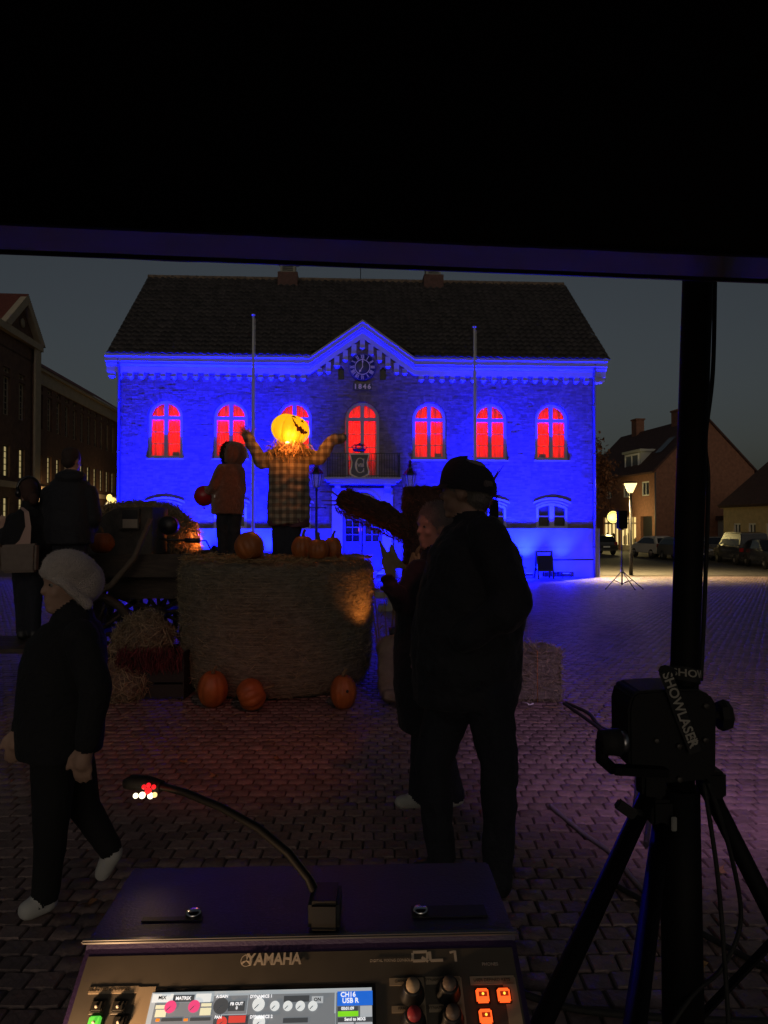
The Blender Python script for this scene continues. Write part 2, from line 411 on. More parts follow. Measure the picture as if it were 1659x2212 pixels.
# plinth with grooves, cellar lights
pl = MB()
for z0, z1 in ((-.3, .70), (.725, 1.22), (1.235, 1.985)):
    pl.box(-.1, 8.55, -.11, -.003, z0, z1); pl.box(11.05, HW + .1, -.11, -.003, z0, z1)
pl.box(-.09, 8.55, -.095, -.004, -.3, 1.97); pl.box(11.05, HW + .09, -.095, -.004, -.3, 1.97)
pl.box(-.1, 0, -.003, 11, -.3, 1.985); pl.box(HW, HW + .1, -.003, 11, -.3, 1.985)
pl.build('plinth', PLINTH, hall)
for u in (14.0, 17.1):
    w = MB().box(u, u + 1.3, -.118, -.10, .02, .22).build('cellar_window', GLASS, hall)
    b = MB()
    for k in range(8): b.box(u + .08 + k * .16, u + .10 + k * .16, -.135, -.12, .02, .22)
    b.build('grille', BLACK, w)
# cornice swept along eaves and gable
prof = [(-.0, .02), (-.37, .02), (-.385, -.08), (-.31, -.09), (-.325, -.27), (-.20, -.28), (-.205, -.36), (-.125, -.415), (-.10, -.42), (-.105, -.66), (.0, -.66)]
path = [(-.40, 8.87), (UC - 2.115, 8.87), (UC, 10.37), (UC + 2.115, 8.87), (HW + .40, 8.87)]
cm = MB(); n = len(prof); vs_ = [H(u, z + q[1], q[0]) for u, z in path for q in prof]
cm.add(vs_, [(i * n + j, i * n + (j + 1) % n, (i + 1) * n + (j + 1) % n, (i + 1) * n + j) for i in range(len(path) - 1) for j in range(n)] + [tuple(range(n)), tuple(range(4 * n, 5 * n))[::-1]])
cornice = cm.build('cornice', TRIM, hall)
def corbel_mesh(h, w=.2):
    b = MB(); b.box(-w / 2, w / 2, -.104, .0, -h, 0)
    pts = []
    for k in range(7): a = math.pi * k / 12; pts.append((math.cos(a), math.sin(a)))
    vs = []; fs = []; m = 9
    for i, (cr, dz) in enumerate(pts):
        for j in range(m): a = math.pi * j / (m - 1); vs.append(V(math.cos(a) * w * .5 * cr, -.002 - math.sin(a) * .098 * cr, -h - dz * .11))
    fs = [(i * m + j, (i + 1) * m + j, (i + 1) * m + j + 1, i * m + j + 1) for i in range(6) for j in range(m - 1)]
    b.add(vs, fs, True); b.box(-w / 2 - .012, w / 2 + .012, -.113, 0, -h - .025, -h + .0); me = b.mesh('corbel'); me.materials.append(TRIM); return me
cs, cl = corbel_mesh(.16), corbel_mesh(.38)
for i in range(18):
    for u in (.10 + .4275 * i, HW + .02 - .4275 * i): share(cs, 'corbel', cornice, (u, 0, 8.21))
for i in range(-5, 6):
    u = UC + i * .345; share(cl if abs(i) < 5 else cs, 'corbel', cornice, (u, 0, gable_line(u) - .655 - .02))
for u in (-.22, HW + .22): share(corbel_mesh(.32, .26), 'corbel', cornice, (u, .05, 8.40))
# roof
RISE, RUN = 5.06, 5.95; SL = math.hypot(RISE, RUN); ra_ = math.atan2(RISE, RUN)
rb = MB(); q = .06
for ua, ub in ((-.28, UC - 2.13), (UC + 2.13, HW + .28)): rb.prism([(-.35, 8.84), (5.6, 13.90), (11.55, 8.84), (11.2, 8.80), (5.6, 13.70), (.02, 8.84)], lambda a, b, d: V(d, a, b), ua, ub)
rb.prism([(.30, 9.39), (5.6, 13.90), (11.55, 8.84), (11.2, 8.80), (5.6, 13.70), (.42, 9.35)], lambda a, b, d: V(d, a, b), UC - 2.13, UC + 2.13)
# small roof behind the gable
rb.add([V(UC - 2.2, -.34, 8.87), V(UC, -.34, 10.42), V(UC, 1.45, 10.42), V(UC - 2.2, .05, 8.9), V(UC + 2.2, -.34, 8.87), V(UC + 2.2, .05, 8.9)], [(0, 1, 2, 3), (1, 4, 5, 2)])
roof = rb.build('roof', TILE, hall)
tw, tl = .30, .42
def tile_geo():
    vs = []; xs = [i / 6 for i in range(7)]
    for yy, lift in ((0, .05), (tl, .012)):
        for t in xs: vs.append((t * tw * 1.02, yy, lift + .035 * math.sin(t * 2 * math.pi - .6)))
    for t in xs: vs.append((t * tw * 1.02, 0, .015 + .035 * math.sin(t * 2 * math.pi - .6)))
    return vs, [(i, i + 1, 8 + i, 7 + i) for i in range(6)] + [(14 + i, 15 + i, i + 1, i) for i in range(6)]
tv, tf = tile_geo(); TME = bpy.data.meshes.new('roof_tile'); TME.from_pydata(tv, [], tf); TME.materials.append(TILE); TME.polygons.foreach_set('use_smooth', [True] * len(tf))
rotm = Matrix.Rotation(ra_, 4, 'X'); tmb = MB(); cnt = 0
nrow = 20; step = SL / nrow
for rr in range(nrow):
    for cc in range(68):
        u = -.33 + cc * tw * .99; s = rr * step; zz = 8.86 + s * math.sin(ra_); vv = -.37 + s * math.cos(ra_)
        if zz < gable_line(u + .15) + .08 and abs(u + .15 - UC) < 2.1: continue
        rot = (ra_ + random.gauss(0, .012), random.gauss(0, .008), random.gauss(0, .008)); lc = (u, vv - .02, zz + .03)
        if cnt < 300 and rr < 6: share(TME, 'roof_tile', roof, lc, rot); cnt += 1
        else:
            mt = Matrix.Translation(lc) @ Euler(rot).to_matrix().to_4x4(); tmb.add([mt @ Vector(p) for p in tv], tf, True)
stuff(tmb.build('roof_tiles', TILE, roof))
RIDGE = mat('ridge_mortar', (.20, .15, .11), .9, var=.3, vscale=5)
rt = MB(); rt2 = None
for k in range(52):
    x0 = -.33 + k * .387; b = MB(); b.tube([V(x0, 5.6, 13.95 + random.uniform(-.01, .01)), V(x0 + .40, 5.6, 13.97)], [.13, .115], 8); b.build('ridge_tile', RIDGE, roof)
CHIM = mat('chimney_brick', (.13, .07, .06), .85, var=.2, vscale=6, bump=.3)
for u in (6.33, 13.30):
    c = MB().box(u - .47, u + .47, 5.0, 5.9, 13.2, 14.15).build('chimney', CHIM, roof)
    t = MB(); t.box(u - .36, u + .36, 5.1, 5.8, 14.15, 14.72); t.box(u - .5, u + .5, 4.98, 5.92, 14.72, 14.80)
    t.build('louvre_cap', mat('louvre_wood', (.33, .34, .30), .8), c)
    l = MB()
    for k in range(5): l.cbox(V(u, 5.085, 14.25 + k * .09), (.5, .02, .06), Euler((.5, 0, 0)))
    l.build('louvre_slats', mat('louvre_dark', (.12, .13, .12), .8), c)
MB().tube([V(9.8, 5.5, 13.9), V(9.8, 5.5, 15.6)], .018, 6).build('antenna', BLACK, roof)
# rain pipes
PIPE = mat('zinc_pipe', (.16, .16, .17), .5, metal=.4)
for u in (.10, HW - .12):
    p = MB(); p.tube([V(u, -.30, 8.72), V(u, -.22, 8.45), V(u, -.16, 8.15), V(u, -.16, .0)], .045, 8)
    for zz in (7, 5, 3, 1.2): p.box(u - .06, u + .06, -.21, -.10, zz, zz + .05)
    p.build('rain_pipe', PIPE, hall)
# tall arched windows
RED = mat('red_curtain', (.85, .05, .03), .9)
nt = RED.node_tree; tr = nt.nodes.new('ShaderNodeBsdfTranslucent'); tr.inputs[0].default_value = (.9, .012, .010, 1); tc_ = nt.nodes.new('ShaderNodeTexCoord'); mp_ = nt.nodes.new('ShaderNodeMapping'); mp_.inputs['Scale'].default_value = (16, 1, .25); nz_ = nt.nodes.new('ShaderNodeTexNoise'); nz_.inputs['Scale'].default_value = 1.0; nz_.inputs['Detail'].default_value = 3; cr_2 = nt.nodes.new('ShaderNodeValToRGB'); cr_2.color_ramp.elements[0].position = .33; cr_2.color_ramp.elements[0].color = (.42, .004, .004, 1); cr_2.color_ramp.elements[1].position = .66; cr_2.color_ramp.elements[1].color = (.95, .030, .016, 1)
nt.links.new(tc_.outputs['Object'], mp_.inputs[0]); nt.links.new(mp_.outputs[0], nz_.inputs[0]); nt.links.new(nz_.outputs['Fac'], cr_2.inputs[0]); nt.links.new(cr_2.outputs[0], tr.inputs[0]); nt.links.new(tr.outputs[0], nt.nodes['Material Output'].inputs[0])  # vertical stripes in the cloth colour imitate lit and shaded folds
PANE = mat('window_pane', (1, 1, 1), .02, alpha=.12, spec=.3)
def arch_ring(u, z0, sp, ro, ri, v0, v1):
    b = MB(); K = 20
    pts = [(u - ro, z0)] + [(u + ro * math.cos(math.pi - math.pi * k / K), sp + ro * math.sin(math.pi * k / K)) for k in range(K + 1)] + [(u + ro, z0)]
    pin = [(u - ri, z0)] + [(u + ri * math.cos(math.pi - math.pi * k / K), sp + ri * math.sin(math.pi * k / K)) for k in range(K + 1)] + [(u + ri, z0)]
    n = len(pts); vs = [H(a, c, v0) for a, c in pts] + [H(a, c, v0) for a, c in pin] + [H(a, c, v1) for a, c in pts] + [H(a, c, v1) for a, c in pin]
    fs = []
    for i in range(n - 1): fs += [(i, i + 1, n + i + 1, n + i), (n + i, n + i + 1, 3 * n + i + 1, 3 * n + i), (2 * n + i, 2 * n + i + 1, i + 1, i)]
    return b.add(vs, fs)
def curtain(u, z0, z1, v, parent, hw, seed):
    rs = random.Random(seed); N = 90; vs = []; ph = [rs.uniform(0, 6.3) for _ in range(4)]
    for zz in (z0, (z0 + z1) / 2, z1):
        for i in range(N + 1):
            x = -hw + 2 * hw * i / N
            vs.append(H(u + x, zz, v + .05 * math.sin(x * 27 + ph[0] + .4 * math.sin(x * 5 + ph[1])) + .03 * math.sin(x * 47 + ph[2])))
    n = N + 1; fs = [(k * n + i, k * n + i + 1, (k + 1) * n + i + 1, (k + 1) * n + i) for k in range(2) for i in range(N)]
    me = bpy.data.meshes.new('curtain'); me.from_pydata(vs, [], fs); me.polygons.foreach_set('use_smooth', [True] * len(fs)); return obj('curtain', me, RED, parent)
for i, u in enumerate(WU):
    zb = 4.02 if i == 3 else WZ0; sp = WZ1 - WR
    fr = arch_ring(u, zb, sp, WR - .004, WR - .125, .085, .22); fr.box(u - WR + .004, u + WR - .004, .08, .22, zb, zb + .12)
    w = fr.build('window', TRIM, hall)
    mu = MB(); mu.box(u - .075, u + .075, .10, .21, zb + .12, WZ1 - .126); mu.box(u - WR + .12, u - .075, .095, .21, 6.365, 6.50); mu.box(u + .075, u + WR - .12, .095, .21, 6.365, 6.50); mu.build('mullion', TRIM, w)
    bars = [5.39, 5.87] if i != 3 else [4.75, 5.29, 5.83]
    for zz in bars:
        for s in (-1, 1): MB().box(min(u + s * .075, u + s * .57), max(u + s * .075, u + s * .57), .14, .18, zz - .017, zz + .017).build('glazing_bar', TRIM, w)
    for s in (-1, 1):
        pz = [zb + .12] + bars + [6.365]
        for a, b in zip(pz[:-1], pz[1:]): MB().box(min(u + s * .075, u + s * .57), max(u + s * .075, u + s * .57), .185, .19, a, b).build('pane', PANE, w)
        pts = [(u + s * .075, 6.50)] + [(u + s * .565 * math.cos(a), sp + .565 * math.sin(a)) for a in [k * 1.44 / 10 for k in range(11)] if True]
        if s < 0: pts = pts[::-1]
        MB().prism(pts, lambda a, b, d: H(a, b, d), .185, .19).build('pane', PANE, w)
    MB().box(u - WR - .06, u + WR + .06, -.05, .08, zb - .06, zb - .002).build('sill', TRIM, w)
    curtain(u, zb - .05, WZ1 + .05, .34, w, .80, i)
    if i in (0, 4, 6): MB().cbox(H(u + (.38 if i < 6 else -.32), zb + .20, .24), (.26, .09, .15)).build('sill_box', BLACK, w, .012)
    light('room_lamp', 'AREA', H(u, 5.9, .95), 48, (1, .022, .016), hall, rot=(R(-90), 0, 0), size=1.5)
light('balcony_room_lamp', 'POINT', H(UC, 4.95, .62), 3.0, (1, .34, .06), hall, size=.08)
# low segmental windows
def seg(u, hw, z0, rise, k=10): return [(u + hw * (2 * t / k - 1), z0 + rise * (1 - (2 * t / k - 1) ** 2)) for t in range(k + 1)]
for i, u in enumerate(WU):
    if i == 3: continue
    f = MB(); hw = .66
    outer = [(u - hw, 1.99)] + seg(u, hw, 2.86, .18) + [(u + hw, 1.99)]; inner = [(u - hw + .11, 2.09)] + seg(u, hw - .11, 2.80, .14) + [(u + hw - .11, 2.09)]
    n = len(outer); vs_ = [H(a, c, .03) for a, c in outer] + [H(a, c, .03) for a, c in inner] + [H(a, c, .18) for a, c in inner]
    f.add(vs_, [(k, (k + 1) % n, n + (k + 1) % n, n + k) for k in range(n)] + [(n + k, n + (k + 1) % n, 2 * n + (k + 1) % n, 2 * n + k) for k in range(n)])
    f.box(u - .10, u + .10, .028, .18, 2.09, 2.93); w = f.build('window', TRIM, hall)
    for s in (-1, 1):
        MB().box(min(u + s * .1, u + s * .55), max(u + s * .1, u + s * .55), .09, .13, 2.46, 2.51).build('glazing_bar', TRIM, w)
        for z0, z1 in ((2.09, 2.46), (2.51, 2.95)): MB().box(min(u + s * .1, u + s * .56), max(u + s * .1, u + s * .56), .14, .15, z0, z1).build('pane', GLASS, w)
    hd = MB()
    for off, th, pr in ((.02, .07, -.030), (.13, .08, -.045)):
        lo = seg(u, hw + off, 2.86 + off, .18); up = [(a, b + th) for a, b in lo]; n = len(lo)
        hd.add([H(a, b, pr) for a, b in lo] + [H(a, b, pr) for a, b in up] + [H(a, b, 0) for a, b in lo] + [H(a, b, 0) for a, b in up],
               [(k, k + 1, n + k + 1, n + k) for k in range(n - 1)] + [(2 * n + k, 2 * n + k + 1, k + 1, k) for k in range(n - 1)] + [(n + k, n + k + 1, 3 * n + k + 1, 3 * n + k) for k in range(n - 1)])
    hd.build('hood_mould', TRIM, w)
# portal and door
po = MB()
for s in (-1, 1):
    po.box(*sorted((UC + s * .80, UC + s * 1.22)), -.16, .0, .0, 3.62); po.box(*sorted((UC + s * .78, UC + s * 1.25)), -.19, .0, 0, .45); po.box(*sorted((UC + s * .78, UC + s * 1.25)), -.19, 0, 3.30, 3.36)
K = 16; ar = [(UC - .80, 3.62), (UC - .80, 2.68)] + [(UC - .78 * math.cos(math.pi * k / K), 2.68 + .78 * math.sin(math.pi * k / K)) for k in range(K + 1)] + [(UC + .80, 2.68), (UC + .80, 3.62)]
po.prism(ar[::-1], lambda a, b, d: H(a, b, d), -.12, 0.)
portal = po.build('portal', TRIM, hall)
arch_ring(UC, 2.68, 2.68, .86, .78, -.155, -.12).build('arch_mould', TRIM, portal)
DOORM = mat('door_blue_paint', (.06, .07, .12), .4, var=.1)
dr = MB()
for s in (-1, 1):
    a, b = sorted((UC + s * .02, UC + s * .77)); dr.box(a, b, .10, .16, .3, 1.42); dr.box(a, a + .11, .10, .16, 1.42, 2.66); dr.box(b - .11, b, .10, .16, 1.42, 2.66)
    for zz in (1.42, 1.72, 2.02, 2.32, 2.60): dr.box(a + .11, b - .11, .11, .15, zz, zz + .05)
    m_ = (a + b) / 2; dr.box(m_ - .02, m_ + .02, .113, .147, 1.47, 2.6); dr.box(a + .14, b - .14, .085, .10, .45, .85); dr.box(a + .14, b - .14, .085, .10, .95, 1.32)
dr.box(UC - .78, UC + .78, .08, .17, 2.66, 2.74)
for k in range(1, 6): an = math.pi * k / 6; dr.bar(H(UC + .1 * math.cos(an), 2.74 + .1 * math.sin(an), .13), H(UC + .72 * math.cos(an), 2.72 + .68 * math.sin(an), .13), .035, .03)
door = dr.build('door', DOORM, hall)
for s in (-1, 1):
    for k in range(4):
        for t in (0, 1): 
            a = UC + s * .395 + (-.24 if t == 0 else .02); MB().box(a, a + .22, .148, .152, 1.47 + k * .3, 1.73 + k * .3).build('pane', GLASS, door)
    MB().tube([H(UC + s * .06, 1.28, .04), H(UC + s * .14, 1.28, .04)], .012, 6).build('handle', STEEL, door)
MB().prism([(UC - .76 * math.cos(math.pi * k / 14), 2.74 + .70 * math.sin(math.pi * k / 14)) for k in range(15)], lambda a, b, d: H(a, b, d), .15, .16).build('fanlight', GLASS, door)
stp = MB(); stp.box(UC - 1.3, UC + 1.3, -.75, -.0, -.3, .15); stp.box(UC - 1.2, UC + 1.2, -.4, .1, .15, .30); stp.build('door_steps', mat('granite', (.3, .3, .3), .8, var=.2, vscale=30), hall)
for du, zz, w_, h_ in ((1.00, 2.05, .20, .42), (1.14, 1.82, .10, .5)): MB().box(UC + du - w_ / 2, UC + du + w_ / 2, -.168, -.162, zz - h_ / 2, zz + h_ / 2).build('notice', mat('notice_paper', (.8, .8, .82), .7), portal)
# balcony
bl = MB(); bl.box(8.25, 11.28, -.95, .0, 3.92, 4.01); bl.box(8.32, 11.21, -.88, .0, 3.84, 3.92); bl.box(8.45, 11.08, -.80, .0, 3.74, 3.84)
balc = bl.build('balcony', TRIM, hall)
for u in (8.76, 10.75):
    c = MB(); c.prism([(0, 3.74), (-.62, 3.74), (-.62, 3.60), (-.45, 3.5), (-.24, 3.42), (-.16, 3.22), (-.03, 3.1), (0, 3.1)], lambda a, b, d: V(d, a, b), u - .12, u + .12); c.build('console_bracket', TRIM, balc)
rl = MB(); y_ = -.86; t_ = .012
for k in range(29): u = 8.36 + k * (2.85 / 28); rl.box(u - t_, u + t_, y_ - t_, y_ + t_, 4.01, 4.95)
for k in range(1, 9):
    for u in (8.36, 11.21): rl.box(u - t_, u + t_, y_ + k * .095 - t_, y_ + k * .095 + t_, 4.01, 4.95)
for zz in (4.08, 4.95):
    rl.box(8.34, 11.23, y_ - .02, y_ + .02, zz - .015, zz + .015)
    for u in (8.36, 11.21): rl.box(u - .02, u + .02, y_ + .02, -.01, zz - .015, zz + .015)
rail = rl.build('balcony_railing', BLACK, balc)
# royal monogram shield with crown on the railing
GOLD = mat('gold_paint', (.82, .70, .46), .5); NAVY = mat('navy_enamel', (.012, .016, .035), .4)
def shield(sx, sz, cx=9.62, cz=4.47):
    h = [(-.43, .50), (.43, .50), (.40, .38), (.34, .15), (.36, -.05), (.42, -.24), (.40, -.38), (.24, -.47), (.0, -.56)]
    pts = h + [(-a, b) for a, b in h[::-1][1:-2]] + [(-.40, .38)]
    pts = [(-.43, .50), (.43, .50), (.40, .38), (.34, .15), (.36, -.05), (.42, -.24), (.40, -.38), (.24, -.47), (.0, -.56), (-.24, -.47), (-.40, -.38), (-.42, -.24), (-.36, -.05), (-.34, .15), (-.40, .38)]
    return [(cx + a * sx, cz + b * sz) for a, b in pts]
s1 = MB().prism(shield(.95, .95), lambda a, b, d: H(a, b, d), -.93, -.90); sh = s1.build('monogram_shield', GOLD, balc)
MB().prism(shield(.80, .84, cz=4.465), lambda a, b, d: H(a, b, d), -.945, -.929).build('shield_field', NAVY, sh)
cc = MB(); K = 30; o_, i_ = [], []
for k in range(K + 1):
    a = R(42) + (2 * math.pi - R(84)) * k / K; th = .028 + .055 * max(0, -math.cos(a)) ** 1.2
    o_.append((9.62 + .02 + (.20) * math.cos(a) * 1.0, 4.47 + .30 * math.sin(a))); i_.append((9.62 + .02 + (.20 - th) * math.cos(a), 4.47 + (.30 - .028) * math.sin(a)))
cc.add([H(a, b, -.955) for a, b in o_] + [H(a, b, -.955) for a, b in i_], [(k, k + 1, K + 2 + k, K + 1 + k) for k in range(K)])
cc.box(9.62 + .155, 9.62 + .18, -.957, -.95, 4.56, 4.74); cc.box(9.62 + .155, 9.62 + .18, -.957, -.95, 4.20, 4.36)
cc.build('letter_c', GOLD, sh)
place_text('VIII', .19, GOLD, sh, H(9.67, 4.47, -.958), (1, 0, 0), (0, 0, 1), 'numeral', .002, .006)
cr = MB(); cr.lathe([(.20, 0), (.26, .06), (.24, .1), (.20, .11)], 16, (9.62, -.9, 5.02))
for a in range(6): an = a * math.pi / 3; cr.tube([V(9.62 + .24 * math.cos(an), -.9 + .24 * math.sin(an), 5.1), V(9.62 + .30 * math.cos(an), -.9 + .3 * math.sin(an), 5.22), V(9.62 + .16 * math.cos(an), -.9 + .16 * math.sin(an), 5.29), V(9.62, -.9, 5.25)], .022, 6)
cr.ell((9.62, -.9, 5.32), .05); cr.build('crown', mat('crown_bronze', (.10, .07, .05), .5, metal=.5), balc)
# clock, year plate, louvre holes
CZ = 8.53
ck = MB(); ck.lathe([(0, 0), (.54, 0), (.56, .03), (.54, .06), (0, .06)], 48, mtx=Matrix.Translation(H(UC, CZ, -.03)) @ Matrix.Rotation(R(90), 4, 'X')); clock = ck.build('clock_face', NAVY, hall)
rg = MB(); rg.lathe([(.285, 0), (.30, .004), (.315, 0)], 40, mtx=Matrix.Translation(H(UC, CZ, -.092)) @ Matrix.Rotation(R(90), 4, 'X')); rg.build('inner_ring', GOLD, clock)
def clk(a, r, w0, w1, r2, off=0):
    d = V(math.sin(a), 0, math.cos(a)); t = V(math.cos(a), 0, -math.sin(a)); c = H(UC, CZ, -.096)
    return [c + d * r + t * (off - w0), c + d * r + t * (off + w0), c + d * r2 + t * (off + w1), c + d * r2 + t * (off - w1)]
NUM = ['XII', 'I', 'II', 'III', 'IIII', 'V', 'VI', 'VII', 'VIII', 'IX', 'X', 'XI']
for k, s in enumerate(NUM):
    a = R(30 * k); b = MB(); wd = {'I': .036, 'V': .075, 'X': .075}; tot = sum(wd[c] for c in s); x = -tot / 2
    for c in s:
        m_ = x + wd[c] / 2
        if c == 'I': q = clk(a, .335, .012, .012, .50, m_); b.add(q, [(0, 1, 2, 3)])
        else:
            cdir = V(math.sin(a), 0, math.cos(a)); t = V(math.cos(a), 0, -math.sin(a)); o0 = H(UC, CZ, -.096)
            def ln(x0, r0, x1, r1, w): b.add([o0 + cdir * r0 + t * (x0 - w), o0 + cdir * r0 + t * (x0 + w), o0 + cdir * r1 + t * (x1 + w), o0 + cdir * r1 + t * (x1 - w)], [(0, 1, 2, 3)])
            if c == 'V': ln(m_, .335, m_ - .028, .50, .011); ln(m_, .335, m_ + .028, .50, .006)
            else: ln(m_ + .026, .335, m_ - .026, .50, .011); ln(m_ - .026, .335, m_ + .026, .50, .006)
        x += wd[c]
    b.build('numeral', GOLD, clock)
for k in range(60): a = R(6 * k); b = MB().add(clk(a, .512, .007, .007, .53), [(0, 1, 2, 3)]); b.build('minute_mark', GOLD, clock)
for nm, a, r, wd in (('minute_hand', R(2), .47, .02), ('hour_hand', R(211), .40, .03)):
    b = MB(); c = H(UC, CZ, -.11); d = V(math.sin(a), 0, math.cos(a)); t = V(math.cos(a), 0, -math.sin(a))
    b.add([c - d * .05 - t * .012, c + d * r * .35 - t * .012, c + d * r * .45 - t * wd * 1.6, c + d * r * .58 - t * .012, c + d * r, c + d * r * .58 + t * .012, c + d * r * .45 + t * wd * 1.6, c + d * r * .35 + t * .012, c - d * .05 + t * .012], [tuple(range(9))[::-1]]); b.build(nm, GOLD, clock)
ypl = MB().box(9.37, 10.13, -.07, -.02, 7.60, 7.87).build('year_plate', NAVY, hall)
for k, ch in enumerate('1846'): place_text(ch, .27, GOLD, ypl, H(9.475 + k * .185, 7.735, -.073), (1, 0, 0), (0, 0, 1), 'numeral', .003, .010)
for hc in (8.90, 10.59): MB().prism([(hc - .12, 8.06), (hc + .12, 8.06), (hc + .12, 8.40)] + [(hc + .12 * math.cos(R(a)), 8.40 + .12 * math.sin(R(a))) for a in range(15, 180, 15)] + [(hc - .12, 8.40)], lambda a, b, d: H(a, b, d), .15, .18).build('louvre_hole', BLACK, hall)
# small glowing pumpkin seen behind the door glass
lp = MB(); lp.ell((UC - .08, .145, 1.95), (.07, .012, .16)); tg = lp.build('door_lantern', emat('door_lantern_glow', (1., .16, .02), 1.0), door)
# blue floods on the ground along the wall
BLUE = (.0008, .0022, 1.0)
fmb = MB(); fmb.box(-.14, .14, -.06, .06, .10, .20); fmb.box(-.16, -.14, -.02, .02, 0, .17); fmb.box(.14, .16, -.02, .02, 0, .17); fmb.box(-.16, .16, -.03, .03, 0, .02); FB = fmb.mesh('lamp_housing'); FB.materials.append(BLACK)
fl = MB(); fl.box(-.125, .125, -.045, .045, .2005, .206); FL = fl.mesh('lens'); FL.materials.append(emat('flood_lens', (.05, .08, 1.), 3.))
FU = [.7, 3.1, 4.7, 6.0, 9.05, 10.45, 13.5, 14.8, 16.4, 17.9]
nm = ['below the leftmost window bay', 'between the first two window bays', 'below the second window bay', 'left of the third window bay', 'left before the door', 'right before the door', 'right of the fifth window bay', 'left of the sixth window bay', 'between the sixth and seventh bays', 'below the rightmost window bay']
cH, sH = math.cos(HA), math.sin(HA)
def hall_world(u, v, z=0): return V(HX + u * cH - v * sH, HY + u * sH + v * cH, z)
for i, u in enumerate(FU):
    p = hall_world(u, -.85 if i in (4, 5) else -.72); p.z = gz(p.y) - .004
    t = thing('floodlight', 'small blue floodlight on the ground at the hall wall, ' + nm[i], 'floodlight', p, HA, 'blue floodlights along the town hall')
    share(FB, 'lamp_housing', t); share(FL, 'lens', t)
    e = (1500 if i in (4, 5) else 20000 if i == 9 else 30000 if i in (3, 6) else 42000)
    light('flood_beam', 'SPOT', (0, 0, .23), e, BLUE, t, aim=(0, .22, 1.4), size=.05, spot=R(130 if i in (4, 5) else 58 if i in (3, 6) else 76), blend=1.0)
    light('flood_spill', 'POINT', (0, -.1, .45), 620, BLUE, t, size=.1)
# ------------------------------------------------------------------ far buildings
# long brick building on the left, its front running away from the viewer
LB = mat('left_brick', (.15, .085, .06), .85, var=.25, vscale=3, bump=.3, bscale=20)
PALE = mat('pale_render', (.50, .42, .30), .8, var=.1, vscale=2)
REDT = mat('red_roof_tile', (.16, .045, .030), .75, var=.3, vscale=4, stretch=(6, 1, 1), bump=.4, bscale=6)
LITW = emat('lit_window_pane', (1.0, .78, .34), .34)
la = math.atan2(-.0858, 1.0)                     # along-direction leans left
left = thing('brick_building', 'long dark brick building with pale frieze, pedimented bay and a row of lit windows', 'building', (-18 - .0858 * 30, 30, gz(30) - .08), math.atan2(1.0, -.0858))
# local: x along the front (away from viewer), y to the left/inside (+y), z up. base at world y=30
SC = math.hypot(1, .0858)
def LX(wy): return (wy - 30) * SC
ZB = 1.6 - (gz(30) - .08)                         # camera height in local z
def Lz(h): return ZB + h                          # height above camera -> local z
win = []
lw = MB()
def lwall(x0, x1, z0, z1, y0=0., y1=.4):
    lw.box(x0, x1, y0, y1, z0, z1)
# storeys: ground, lit first floor, tall upper floor
bays = [LX(44.2 + 1.61 * k) for k in range(18)]
bays_l = [LX(38.35), LX(40.35), LX(42.4)]
rows = [(.35, 1.55), (2.69, 4.47), (6.15, 8.35), (8.55, 8.85)]
def wall_run(x0, x1, centers, y0, hw):
    edges = [-3.0]
    zs = sorted([-4.0] + [a for r_ in rows for a in r_] + [10.0])
    for a, b in zip(zs[:-1], zs[1:]):
        openz = any(abs(a - r_[0]) < 1e-6 for r_ in rows)
        if not openz: lwall(x0, x1, Lz(a), Lz(b), y0, y0 + .4); continue
        x = x0
        for c in centers: lwall(x, c - hw, Lz(a), Lz(b), y0, y0 + .4); x = c + hw
        lwall(x, x1, Lz(a), Lz(b), y0, y0 + .4)
wall_run(LX(44.62), LX(74), bays, 0., .40)
wall_run(LX(37.0), LX(43.9), bays_l, -.25, .45)
lwall(LX(43.9), LX(44.62), Lz(-4), Lz(9.9), -.4, .4)
lw.box(LX(37.0), LX(74), .9, 11, 0, Lz(9.8))
lw.prism([(LX(39.6), Lz(11.0)), (LX(44.9), Lz(11.0)), (LX(42.3), Lz(13.4))], lambda a, b, d: V(a, d, b), -.25, .9)
lw.box(LX(37), LX(44.6), -.25, .4, Lz(9.9), Lz(11.0))
lbw = lw.build('wall', LB, left)
def lwin(c, r, y0, hw, lit):
    f = MB(); a, b = Lz(r[0]), Lz(r[1])
    for x0, x1, z0, z1 in ((c - hw, c - hw + .07, a, b), (c + hw - .07, c + hw, a, b), (c - hw + .07, c + hw - .07, a, a + .07), (c - hw + .07, c + hw - .07, b - .07, b)): f.box(x0, x1, y0 + .12, y0 + .2, z0, z1)
    w = f.build('window', PALE if not lit else mat('dark_frame', (.05, .045, .04), .6), left)
    m_ = MB(); n = max(1, int(round((b - a) / .38)))
    m_.box(c - .03, c + .03, y0 + .14, y0 + .18, a + .07, b - .07)
    for k in range(1, n): m_.box(c - hw + .07, c + hw - .07, y0 + .145, y0 + .175, a + (b - a) * k / n - .02, a + (b - a) * k / n + .02)
    m_.build('muntins', mat('dark_frame', (.05, .045, .04), .6) if lit else PALE, w)
    MB().box(c - hw + .07, c + hw - .07, y0 + .19, y0 + .2, a + .07, b - .07).build('pane', LITW if lit else GLASS, w)
for i, c in enumerate(bays):
    for k, r_ in enumerate(rows): lwin(c, r_, 0., .40, k == 1 or (k == 0 and i % 3 == 0))
for i, c in enumerate(bays_l):
    for k, r_ in enumerate(rows): lwin(c, r_, -.25, .45, k == 1 or k == 0)
tr_ = MB(); tr_.box(LX(44.7), LX(74), -.08, .0, Lz(8.95), Lz(9.75)); tr_.box(LX(44.7), LX(74), -.25, .0, Lz(9.75), Lz(9.95)); tr_.box(LX(44.7), LX(74), -.12, .0, Lz(2.1), Lz(2.45))
